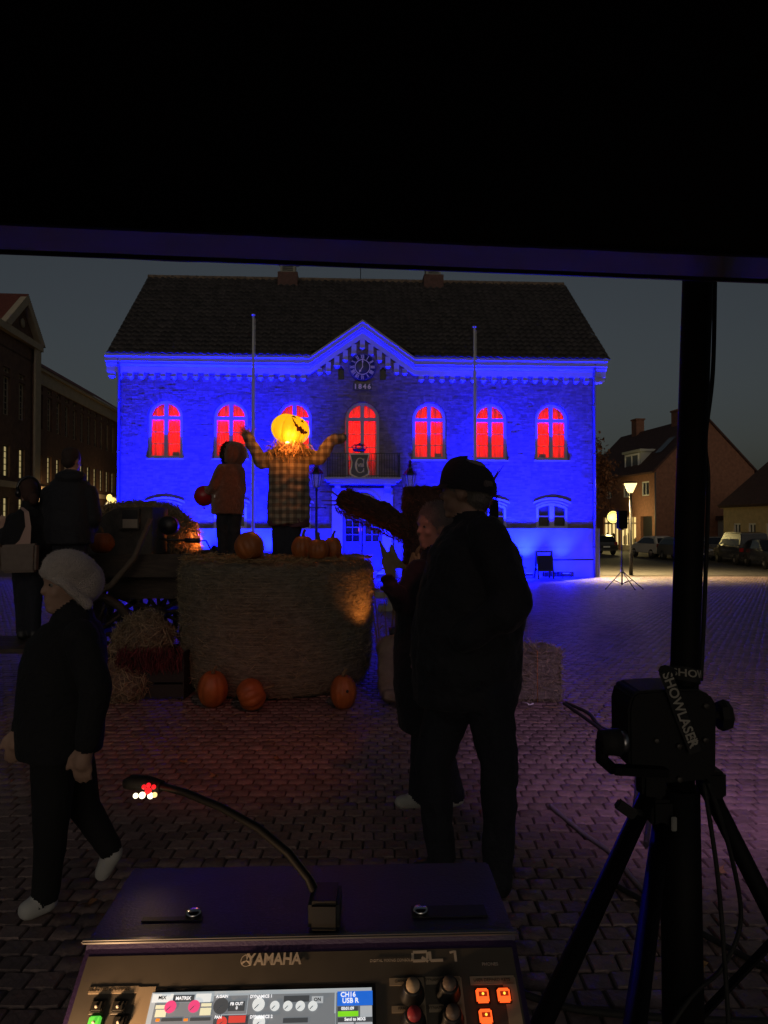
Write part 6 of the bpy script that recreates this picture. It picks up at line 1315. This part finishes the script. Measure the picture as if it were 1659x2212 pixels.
# assumed top bar and stage lamps, unseen above the tent edge, adding coloured light
tz = S(1532, -140); tb = MB(); tb.bar(tz + V(-.55, 0, 0), tz + V(.55, 0, 0), .05); tb.build('assumed_cross_bar', BLACK, ws)
for nm_, dx_, colr, aim_, en, lab in (('red', -.42, (1., .16, .13), V(-1.3, 5.6, 0.), 95, 'red stage lamp on the left end of the stand crossbar'), ('violet', .42, (.72, .38, .85), V(2.7, 5.6, 0.), 310, 'violet stage lamp on the right end of the stand crossbar'), ('amber', -.14, (1., .29, .035), at(634, 945, 7.7), 1150, 'amber stage lamp near the middle of the stand crossbar')):
    pp = sb0 + tz + V(dx_, .10, -.10); t = thing('assumed_stage_lamp', lab, 'stage lamp', pp, 0, 'stage lamps on the stand'); d = (aim_ - pp).normalized(); qm = Matrix.Translation(V(0, 0, 0)) @ d.to_track_quat('Z', 'Y').to_matrix().to_4x4()
    MB().lathe([(0, -.12), (.06, -.11), (.085, .0), (.085, .08), (.075, .08), (.07, .05)], 18, mtx=qm).build('lamp_can', BLACK, t); MB().lathe([(0, .055), (.07, .055)], 18, mtx=qm).build('lens', emat('lens_' + nm_, colr, 4.), t); y_ = MB(); y_.bar(V(-.09, 0, 0), V(-.09, -.04, .10), .012, .03); y_.bar(V(.09, 0, 0), V(.09, -.04, .10), .012, .03); y_.bar(V(-.09, -.04, .10), V(.09, -.04, .10), .012, .03); y_.build('yoke', BLACK, t)
    light('assumed_stage_beam', 'SPOT', d * .12, en, colr, t, aim=d * 3, size=.06, spot={'red': R(37), 'violet': R(74), 'amber': R(9.)}[nm_], blend=(.45 if nm_ == 'amber' else 1.))
# orange beam of the assumed ground spot
light('assumed_spot_beam', 'SPOT', OSP + V(-.06, 0, .03), 17, (1., .30, .05), os_, aim=OSP + V(-.34, .16, .46), size=.03, spot=R(100), blend=.9)
# lanyard
ly = thing('lanyard', 'black lanyard strap with lettering looped round the stand mast', 'strap', sb0 + S(1479, 1470))
def Y_(dx, dy, d=0.): return S(dx, dy, d) - S(1479, 1470)
LYM = mat('lanyard_black', (.012, .012, .013), .8); LTX = mat('lanyard_print', (.38, .36, .32), .8)
m_ = MB(); n = 24; vs_ = []
for j in range(n + 1):
    a = -math.pi * 1.0 + 2 * math.pi * j / n; c = Y_(1477, 1458); z0 = c.z + .012 * math.cos(a + 2.2)
    for dz in (-.018, .018): vs_.append(V(c.x + .041 * math.cos(a), .041 * math.sin(a), z0 + dz))
m_.add(vs_, [(2 * j, 2 * j + 2, 2 * j + 3, 2 * j + 1) for j in range(n)], True); m_.build('strap_loop', LYM, ly)
m_ = MB(); A0, B0 = Y_(1436, 1450, -.085), Y_(1502, 1625, -.09); dl = (B0 - A0).normalized(); sw = V(dl.z, 0, -dl.x) * -.016
vs_ = [];
for q in range(9): p_ = A0.lerp(B0, q / 8) + V(0, -.003 * math.sin(q), 0); vs_ += [p_ - sw, p_ + sw]
m_.add(vs_, [(2 * j, 2 * j + 1, 2 * j + 3, 2 * j + 2) for j in range(8)]); m_.tube([Y_(1446, 1452, -.05), A0], .016, 8); lyo = m_.build('strap_tail', LYM, ly)
place_text('SHOWLASER', .034, LTX, ly, A0.lerp(B0, .47) + V(0, -.006, 0), dl, V(-dl.z, 0, dl.x), 'lettering', .0005, .0006, sx=1.0)
place_text('dk', .026, LTX, ly, Y_(1499, 1600, -.097), dl, V(-dl.z, 0, dl.x), 'lettering', .0005)
tm = textmesh('SHOWL', .033, .0004, .0006); to = obj('lettering', tm, LTX, ly); c = Y_(1477, 1458)
for v in tm.vertices: a = -math.pi / 2 + (v.co.x + .012) / .0418; v.co = V(c.x + (.0418 + v.co.z) * math.cos(a), (.0418 + v.co.z) * math.sin(a), c.z + .006 + v.co.y * .8 + .012 * math.cos(a + 2.2) * .6)
# cables at the stand
def cable(label, pts, r, m_=RUBBER, name='cable', extra=None):
    P = [Vector(p_) for p_ in pts]; out = []; base = Vector((P[0].x, P[0].y, min(p_.z for p_ in P)))
    for i in range(len(P) - 1):
        p0, p1, p2, p3 = P[max(i - 1, 0)], P[i], P[i + 1], P[min(i + 2, len(P) - 1)]
        for j in range(8):
            t = j / 8; out.append(.5 * ((2 * p1) + (p2 - p0) * t + (2 * p0 - 5 * p1 + 4 * p2 - p3) * t * t + (3 * p1 - p0 - 3 * p2 + p3) * t ** 3))
    out.append(P[-1]); t = thing(name, label, 'cable', base, 0, 'black cables at the stand'); MB().tube([q - base for q in out], r, 8).build('sheath', m_, t); return t
cable('cable running down along the right side of the stand mast', [at(1545, 560, 1.93), at(1540, 800, 1.93), at(1524, 950, 1.93), at(1530, 1050, 1.93), at(1522, 1300, 1.93), at(1514, 1470, 1.93)], .006)
cable('black cable hanging straight down right of the stand column', [at(1520, 1690, 1.86), at(1545, 1850, 1.84), at(1560, 2000, 1.83), at(1575, 2230, 1.8)], .006)
cable('black cable looping from the stand to the bottom of the picture', [at(1530, 1690, 1.85), at(1580, 1850, 1.9), at(1600, 1990, 1.95), at(1560, 2090, 1.9), at(1500, 2145, 1.85), at(1440, 2230, 1.8)], .006)
cable('thick black cable on the setts leading out to the right', [V(1.02, 3.2, .012), V(1.28, 2.75, .012), V(1.45, 2.5, .012), V(1.75, 2.2, .012)], .012)
cable('violet shining cable lying on the setts behind the stand', [V(.94, 4.1, .012), V(1.02, 3.75, .012), V(1.1, 3.5, .012), V(1.12, 3.2, .012), V(1.17, 2.95, .012)], .011, mat('grey_cable', (.16, .15, .17), .35))
g0 = at(1210, 1510, 6.5)
cable('upper of two cables snaking from the hay bale towards the stand', [V(1.62, 6.45, .012), V(1.72, 6.1, .012), V(1.70, 5.7, .012), V(1.78, 5.35, .012), V(1.74, 5.0, .012), V(1.62, 4.4, .012), V(1.3, 3.6, .012)], .014)
cable('lower of two cables snaking from the hay bale towards the stand', [V(1.60, 6.42, .012), V(1.64, 6.05, .012), V(1.68, 5.6, .012), V(1.66, 5.3, .012), V(1.70, 4.95, .012), V(1.5, 4.3, .012), V(1.2, 3.6, .012)], .014)
cable('cable on the setts between the mixer and the stand legs', [V(.30, 2.6, .012), V(.55, 2.42, .012), V(.8, 2.36, .012), V(1.2, 2.33, .012), V(1.6, 2.36, .012)], .012)

# ------------------------------------------------------------------ mixing console
mo = V(-.087, .7795, 1.150); ma = R(2.2)
mx = thing('mixing_console', 'digital mixing console with lit touch screen in the foreground', 'mixer', mo, ma)
MSL = .62; CA = math.cos(math.atan(MSL)); SA = math.sin(math.atan(MSL)); MW = .23
PAN = mat('console_panel', (.11, .098, .085), .45, var=.08, vscale=40); CAS = mat('console_case', (.036, .020, .085), .48, bump=.10, bscale=300, spec=.8)
mrot = Matrix.Rotation(ma, 4, 'Z')
def pan(dx, dy, lift=0.):      # picture point -> panel point (local x, distance down the slope)
    r_ = mrot.inverted() @ ray(dx, dy); o = mrot.inverted() @ (V(0, 0, CAMZ) - mo); nrm = V(0, -SA, CA); t = -(o.dot(nrm) - lift) / r_.dot(nrm); p_ = o + r_ * t; return p_.x, -p_.y / CA
def PT(x, t, l=0.): return V(x, -t * CA - SA * l * 1, -t * SA + CA * l)
PD = .26
cs_ = MB(); prof_ = [(.0, .0), (.006, .006), (.165, .008), (.172, .0), (.172, -.16), (-.46, -.22), (-.46, -.16), (-PD * CA, -PD * SA), (-.0, .0)]
prof_ = [(.0, .0), (.004, .007), (.165, .008), (.172, .0), (.172, -.16), (-.46, -.24), (-.46, -.19), (-PD * CA, -PD * SA)]
cs_.prism(prof_, lambda a, b, d: V(d, a, b), -MW, MW); cso = cs_.build('case', CAS, mx, .003)
MB().box(-MW - .003, MW + .003, -.004, .004, .0065, .0105).build('edge_trim', mat('edge_trim', (.10, .10, .11), .3), mx, .0015)
def plate(name, x0, t0, x1, t1, m_, lift=.0012, th=.001, parent=mx, bev=0.):
    vs = [PT(x, t, l) for l in (lift - th, lift) for x, t in ((x0, t0), (x1, t0), (x1, t1), (x0, t1))]
    return MB().add(vs, [(3, 2, 1, 0), (4, 5, 6, 7), (0, 1, 5, 4), (1, 2, 6, 5), (2, 3, 7, 6), (3, 0, 4, 7)]).build(name, m_, parent, bev)
def dplate(name, a, b, c, d, m_, lift=.0012, th=.001, parent=mx, bev=0.):
    x0, t0 = pan(a, b); x1, t1 = pan(c, d); return plate(name, x0, t0, x1, t1, m_, lift, th, parent, bev)
plate('top_panel', -MW + .006, .008, MW - .006, PD, PAN, .0008, .0007)
def dtext(body, dx, dy, size, m_, lift=.0022, bold=0., parent=mx, align='CENTER', sx=1.):
    x, t = pan(dx, dy); return place_text(body, size, m_, parent, PT(x, t, lift), (1, 0, 0), (0, CA, SA), 'lettering', .0002, bold, align, sx)
WPR = mat('panel_print', (.62, .55, .47), .5)
dtext('YAMAHA', 592, 2075, .0160, WPR, bold=.0005, sx=.86)
lx, lt_ = pan(533, 2077); lg = MB()
def ringp(r0, r1, n=28): return [PT(lx + r0 * math.cos(2 * math.pi * j / n), lt_ + r0 * math.sin(2 * math.pi * j / n), .002) for j in range(n)] + [PT(lx + r1 * math.cos(2 * math.pi * j / n), lt_ + r1 * math.sin(2 * math.pi * j / n), .002) for j in range(n)], [(j, (j + 1) % n, n + (j + 1) % n, n + j) for j in range(n)]
lg.add(*ringp(.0055, .0063))
for j in range(3):
    a = R(90 + 120 * j); 
    for o_ in (-.22, .0, .22): lg.bar(PT(lx, lt_, .002), PT(lx + .0055 * math.cos(a + o_), lt_ - .0055 * math.sin(a + o_), .002), .0006, .0004)
lg.build('tuning_fork_emblem', WPR, mx)

def glyph(strokes):
    g = MB()
    for (a, b), (c, d), w in strokes:
        (x0, t0), (x1, t1) = pan(a, b), pan(c, d); g.bar(PT(x0, t0, .0011), PT(x1, t1, .0011), w, .0005, up=(0, -SA, CA))
    g.build('model_letter', WPR, mx)
LW = .0026
glyph([((892, 2058), (922, 2057), LW), ((891, 2060), (892, 2076), LW), ((892, 2077), (918, 2076), LW), ((923, 2058), (923, 2072), LW), ((911, 2069), (925, 2078), LW)])
glyph([((928, 2057), (930, 2076), LW), ((930, 2076), (957, 2075), LW)])
glyph([((971, 2059), (982, 2056), LW * .8), ((982, 2055), (985, 2078), LW)])
dtext("DIGITAL MIXING CONSOLE", 845, 2077, .0038, WPR, sx=.95)
# touch screen
SCRB = emat('screen_grey', (.50, .54, .56), .7); SCW = emat('screen_white', (.85, .9, .9), .75); SCD = emat('screen_dark', (.09, .10, .11), .5); SCB = emat('screen_blue', (.02, .16, .75), .8); SCG = emat('screen_green', (.25, .8, .02), .8); SCP = emat('screen_pink', (.9, .08, .25), .75); SCY = emat('screen_cream', (.85, .82, .55), .8); SCR = emat('screen_red', (.8, .08, .06), .7); SCO = emat('screen_orange', (1., .3, .02), .8)
dplate('screen_bezel', 322, 2138, 815, 2330, mat('bezel', (.02, .02, .022), .25), .0016)
scn = dplate('screen', 330, 2147, 806, 2330, SCRB, .0022)
dplate('screen_side', 727, 2147, 806, 2330, emat('screen_side_grey', (.22, .24, .25), .5), .0026, parent=scn)
def R_(a, b, c, d, m_, l=.0030): dplate('screen_tile', a, b, c, d, m_, l, .0003, scn)
R_(332, 2151, 373, 2167, SCW); R_(376, 2153, 419, 2167, SCD); R_(425, 2150, 455, 2168, SCW); R_(729, 2145, 805, 2174, SCB); R_(730, 2178, 773, 2187, SCD); R_(730, 2188, 774, 2198, SCG); R_(778, 2176, 804, 2199, emat('screen_pale', (.5, .53, .55), .75)); R_(730, 2202, 805, 2209, SCD); R_(730, 2212, 764, 2250, emat('screen_pale', (.5, .53, .55), .75)); R_(768, 2212, 805, 2250, emat('screen_pale', (.5, .53, .55), .75))
R_(336, 2170, 459, 2330, emat('screen_mid', (.25, .27, .29), .62)); R_(463, 2155, 532, 2193, emat('screen_mid', (.25, .27, .29), .62)); R_(463, 2197, 532, 2330, SCD); R_(538, 2152, 722, 2193, emat('screen_mid', (.25, .27, .29), .62)); R_(538, 2197, 722, 2330, emat('screen_mid', (.25, .27, .29), .62))
R_(614, 2155, 668, 2167, SCD, .0034); R_(612, 2203, 665, 2212, SCD, .0034); R_(674, 2156, 698, 2170, emat('screen_pale', (.5, .53, .55), .75), .0034); R_(495, 2167, 528, 2187, SCD, .0034); R_(495, 2198, 530, 2212, SCR, .0034); R_(338, 2175, 358, 2182, SCY, .0034); R_(338, 2185, 358, 2200, SCY, .0034); R_(436, 2171, 457, 2177, SCY, .0034); R_(434, 2181, 455, 2196, SCY, .0034); R_(338, 2204, 345, 2210, SCO, .0034); R_(398, 2204, 406, 2209, SCO, .0034); R_(350, 2203, 394, 2209, SCD, .0034); R_(412, 2202, 455, 2208, SCD, .0034)
def disc(dx, dy, r_, m_, l=.0038, hole=False):
    x, t = pan(dx, dy); n = 20; c = [PT(x + r_ * math.cos(2 * math.pi * j / n), t + r_ * math.sin(2 * math.pi * j / n), l) for j in range(n)]; MB().add(c, [tuple(range(n))]).build('screen_knob', m_, scn); MB().bar(PT(x, t, l + .0002), PT(x - r_ * .6, t + r_ * .6, l + .0002), .0007, .0003).build('knob_pointer', SCD, scn)
disc(369, 2179, .0058, SCP); disc(420, 2178, .0058, SCP); disc(559, 2174, .0062, SCW); 
for dx in (594, 622, 649, 676): disc(dx, 2177, .0047, SCW)
disc(560, 2212, .006, SCW); disc(478, 2177, .0075, emat('screen_dim', (.10, .11, .12), .5)); disc(480, 2212, .005, SCR)
TXW = emat('screen_text', (.95, .97, 1.), .9); TXD = emat('screen_text_dark', (.03, .03, .03), .2)
def st(body, dx, dy, s, m_=TXW, align='CENTER', l=.0042): dtext(body, dx, dy, s * .74, m_, l, .0001, scn, align)
st('CH16', 752, 2153, .0085); st('USB R', 757, 2166, .0085); st('MIX', 352, 2160, .006, TXD); st('MATRIX', 397, 2161, .0056); st('A.GAIN', 481, 2157, .0048); st('DYNAMICS 1', 565, 2157, .0052); st('DYNAMICS 2', 565, 2201, .0052); st('ON', 686, 2164, .006, TXD); st('PAN', 472, 2202, .0048); st('FB OUT', 512, 2173, .005); st('0', 512, 2182, .005); st('00:01:09', 751, 2183, .005); st('Send to MIX5', 767, 2206, .005)
# physical keys, knobs
def panel_box(name, dx, dy, w, h, hh, m_, parent=mx, bev=.0012):
    x, t = pan(dx, dy); vs = [PT(x + sx_ * w / 2 * f, t + sy_ * h / 2 * f, l) for l, f in ((.001, 1.), (hh, .86)) for sx_, sy_ in ((-1, -1), (1, -1), (1, 1), (-1, 1))]; return MB().add(vs, [(3, 2, 1, 0), (4, 5, 6, 7), (0, 1, 5, 4), (1, 2, 6, 5), (2, 3, 7, 6), (3, 0, 4, 7)]).build(name, m_, parent, bev)
KEY = mat('key_grey', (.03, .028, .026), .5); KEYB = mat('key_bezel', (.10, .085, .07), .5); HDR = mat('section_header', (.42, .34, .25), .5)
for dx, dy, lit in ((211, 2179, 0), (257, 2179, 0), (205, 2213, 2), (258, 2213, 0)):
    panel_box('key_bezel', dx, dy, .017, .016, .003, KEYB); ko = panel_box('key', dx, dy, .013, .012, .006, KEY if lit != 2 else emat('key_green', (.15, .8, .08), .7)); x, t = pan(dx, dy); MB().ell(PT(x, t + .001, .0065), .0016, 8, 6).build('key_led', WPR, ko)
dplate('section_header', 195, 2134, 297, 2146, HDR, .0018); dplate('section_frame', 299, 2134, 301, 2300, HDR, .0018); dtext('SELECTED CHANNEL', 236, 2140, .0045, mat('print_dark', (.1, .08, .06), .6))
for dx, dy, lit in ((1042, 2154, 1), (1088, 2153, 1), (1049, 2199, 1)):
    panel_box('key_bezel', dx, dy, .0165, .0165, .003, mat('key_dark', (.03, .012, .008), .5)); ko = panel_box('lit_key', dx, dy, .0135, .0135, .006, emat('key_orange', (1., .10, .015), 1.6)); x, t = pan(dx, dy); plate('key_window', x - .0042, t - .0022, x + .0042, t + .0022, emat('key_dim', (.35, .02, .005), .8), .0068, .0004, ko); MB().ell(PT(x, t, .007), .0013, 8, 6).build('key_led', emat('key_hot', (1., .5, .05), 2.), ko)
dplate('section_header', 1014, 2111, 1112, 2127, HDR, .0018); dplate('section_frame', 1112, 2113, 1114, 2300, HDR, .0018); dtext('USER DEFINED KEYS', 1062, 2119, .0042, mat('print_dark', (.1, .08, .06), .6)); dtext('PHONES', 1058, 2085, .0045, WPR)
for a, b, c, d, tx in ((841, 2115, 915, 2129, 'GAIN'), (919, 2112, 995, 2126, 'DYNAMICS 1'), (846, 2175, 918, 2188, 'PAN'), (926, 2172, 1000, 2186, 'DYNAMICS 2')): dplate('section_header', a, b, c, d, HDR, .0018); dtext(tx, a + 22, (b + d) / 2, .0042, mat('print_dark', (.1, .08, .06), .6))
dplate('section_frame', 915, 2115, 917, 2300, HDR, .0018); dplate('section_frame', 996, 2113, 998, 2300, HDR, .0018)
for dx, dy, mm_ in ((890, 2150, (.55, .42, .28)), (968, 2146, (.17, .13, .11)), (893, 2212, (.45, .05, .07)), (975, 2208, (.17, .13, .11))):
    x, t = pan(dx, dy); q = Matrix.Translation(PT(x, t, .001)) @ Matrix.Rotation(math.atan(MSL), 4, 'X'); ko = MB().lathe([(.013, 0), (.0125, .004), (.0105, .006), (.0095, .016), (.0085, .017), (0, .017)], 20, mtx=q).build('rotary_knob', mat('knob_black', (.018, .018, .02), .4), mx); MB().lathe([(.0068, .0172), (.0068, .021), (.0, .0215)], 16, mtx=q).build('knob_cap', mat('cap_%.2f' % mm_[0], mm_, .45), ko)
# rear connectors: lamp sockets with bright screws, recessed plates
for dx, dy in ((418, 1977), (908, 1971)):
    r_ = mrot.inverted() @ ray(dx, dy); o = mrot.inverted() @ (V(0, 0, CAMZ) - mo); t = (.008 - o.z) / r_.z; p_ = o + r_ * t; MB().lathe([(.0, .0), (.009, 0), (.009, .004), (.006, .006), (0, .006)], 14, tuple(p_)).build('socket_screw', mat('chrome', (.6, .6, .62), .2, metal=1.), mx)
    s = -1 if dx < 500 else 1; MB().box(p_.x - .055 if s < 0 else p_.x - .01, p_.x + .012 if s < 0 else p_.x + .075, p_.y - .012, p_.y - .004 if s < 0 else p_.y + .012, .008, .0092).build('recess_plate', mat('recess', (.008, .008, .009), .5), mx)
# gooseneck lamp
gb_ = at(703, 1990, .80); gn = thing('gooseneck_lamp', 'black gooseneck console lamp with glowing red and white diodes at its tip', 'lamp', V(gb_.x, gb_.y, 1.158))
def G(dx, dy, Y): return at(dx, dy, Y) - gn.location
MB().cbox(V(-.001, .012, .016), (.034, .05, .032)).build('base_block', mat('neck_rubber', (.004, .004, .005), .5), gn, .004)
pts = [G(702, 1995, .80), G(692, 1950, .815), G(668, 1900, .83), G(625, 1845, .85), G(560, 1790, .88), G(480, 1745, .91), G(400, 1712, .94), G(345, 1697, .955)]; MB().tube(pts, [.0065] * 2 + [.0050] * 6, 12).build('neck', mat('neck_rubber', (.004, .004, .005), .5), gn)
hd1 = MB(); hd1.tube([G(350, 1698, .955), G(318, 1692, .965), G(285, 1690, .97), G(268, 1694, .97)], [.007, .010, .010, .006], 12); hd = hd1.build('lamp_head', RUBBER, gn)
for dx, dy, r_, c_ in ((311, 1700, .0030, 'r'), (321, 1696, .0030, 'r'), (332, 1700, .0030, 'r'), (320, 1709, .0045, 'r'), (293, 1719, .0034, 'w'), (307, 1718, .0042, 'w'), (325, 1719, .0040, 'w'), (334, 1717, .0034, 'y')): MB().ell(G(dx, dy, .945), r_, 12, 8).build('diode', emat('diode_' + c_, {'r': (1., .015, .02), 'w': (1., .85, .55), 'y': (1., .68, .25)}[c_], {'r': 1.2, 'w': 3.0, 'y': 1.5}[c_]), hd)
gl_ = at(318, 1722, .935); light('diode_light', 'SPOT', gl_ - gn.location, .03, (1., .62, .32), gn, aim=at(330, 2160, .73) - gn.location, size=.008, spot=R(75), blend=1.)
# unseen lamp below the picture, added to throw warm light on the panel
dk = thing('added_panel_lamp', 'small warm clip lamp over the near left of the mixing console', 'lamp', V(-.345, .47, .955)); m_ = MB(); m_.tube([V(.03, .0, .0), V(.0, .01, .05), V(.0, .04, .11), V(.01, .075, .135)], .005, 8); m_.cbox(V(.03, 0, -.01), (.05, .03, .03)); m_.build('arm', BLACK, dk); MB().lathe([(.006, -.015), (.02, .012), (.02, .02), (.016, .02)], 14, mtx=Matrix.Translation(V(.01, .08, .135)) @ Matrix.Rotation(R(-95), 4, 'X')).build('lamp_shade', BLACK, dk)
light('added_panel_light', 'SPOT', (.012, .105, .130), 4.5, (1., .58, .28), dk, aim=(.12, .24, .10), size=.012, spot=R(125), blend=1.)
# table carrying the console
tb_ = thing('console_table', 'black folding table under the mixing console', 'table', V(mo.x + .0, mo.y - .12, 0), ma); MB().box(-.215, .215, -.36, .28, .885, .905).build('table_top', BLACK, tb_)
for sx_ in (-.19, .19):
    for sy_ in (-.33, .25): MB().tube([V(sx_, sy_, 0), V(sx_, sy_, .885)], .014, 8).build('leg', BLACK, tb_)
# ------------------------------------------------------------------ fallen leaves and litter
DL = [mat('leaf_brown', (.20, .09, .04), .8, bump=.3), mat('leaf_ochre', (.26, .15, .06), .8, bump=.3)]
ll = ['brown leaf on the setts in front of the round bale', 'small curled leaf left of centre on the setts', 'pale leaf near the left foot of the mixer', 'brown leaf beside the gooseneck tip', 'ochre leaf on the setts right of the console', 'leaf on the open setts right of the stand', 'tiny leaf among the setts behind the crank box', 'brown leaf at the feet of the walking couple', 'pale scrap of paper near the square hay bale', 'leaf at the right edge of the setts']
for i, (dx, dy) in enumerate(((600, 1642), (397, 1646), (190, 1955), (462, 1678), (1268, 1982), (1555, 1885), (1412, 1500), (985, 1722), (1145, 1523), (1510, 2092))):
    Y = CAMZ * FPX / (dy - 1133) ; Y = CAMZ / (-(ray(dx, dy).z / ray(dx, dy).y)); p_ = at(dx, dy, Y); t = random.uniform(0, 6); o = MB(); n = 10
    pts = [V(.035 * (1 + .35 * math.cos(5 * a)) * math.cos(a), .022 * (1 + .35 * math.cos(5 * a)) * math.sin(a), .006 + .010 * math.cos(2 * a) + .004 * random.random()) for a in [2 * math.pi * j / n for j in range(n)]]
    o.add([V(0, 0, .003)] + pts, [(0, j + 1, (j + 1) % n + 1) for j in range(n)]); o.tube([pts[0], pts[0] + V(.02, 0, .004)], .0012, 4); lf = o.build('fallen_leaf', WHITEP if i == 8 else DL[i % 2], None); lf.location = (p_.x, p_.y, .003); lf.rotation_euler = (0, 0, t); tag(lf, ll[i], 'leaf' if i != 8 else 'litter', 'leaves fallen on the setts')

# loose straw blown over the setts around the display
N = 900; A = rng.uniform(0, 6.28, N); q_ = rng.uniform(.9, 2.3, N) ** 1.0; P = np.stack([-.7 + q_ * np.cos(A) * 1.25, 6.9 + q_ * np.sin(A) * .75 - .2, np.full(N, .006)], 1)
ls = strands('loose_straw', P, np.stack([rng.normal(0, 1, N), rng.normal(0, 1, N), np.zeros(N)], 1), .10, .004, STRAW, None, .02, .25); ls['label'] = 'wisps of loose straw scattered over the setts around the display'; ls['category'] = 'straw'
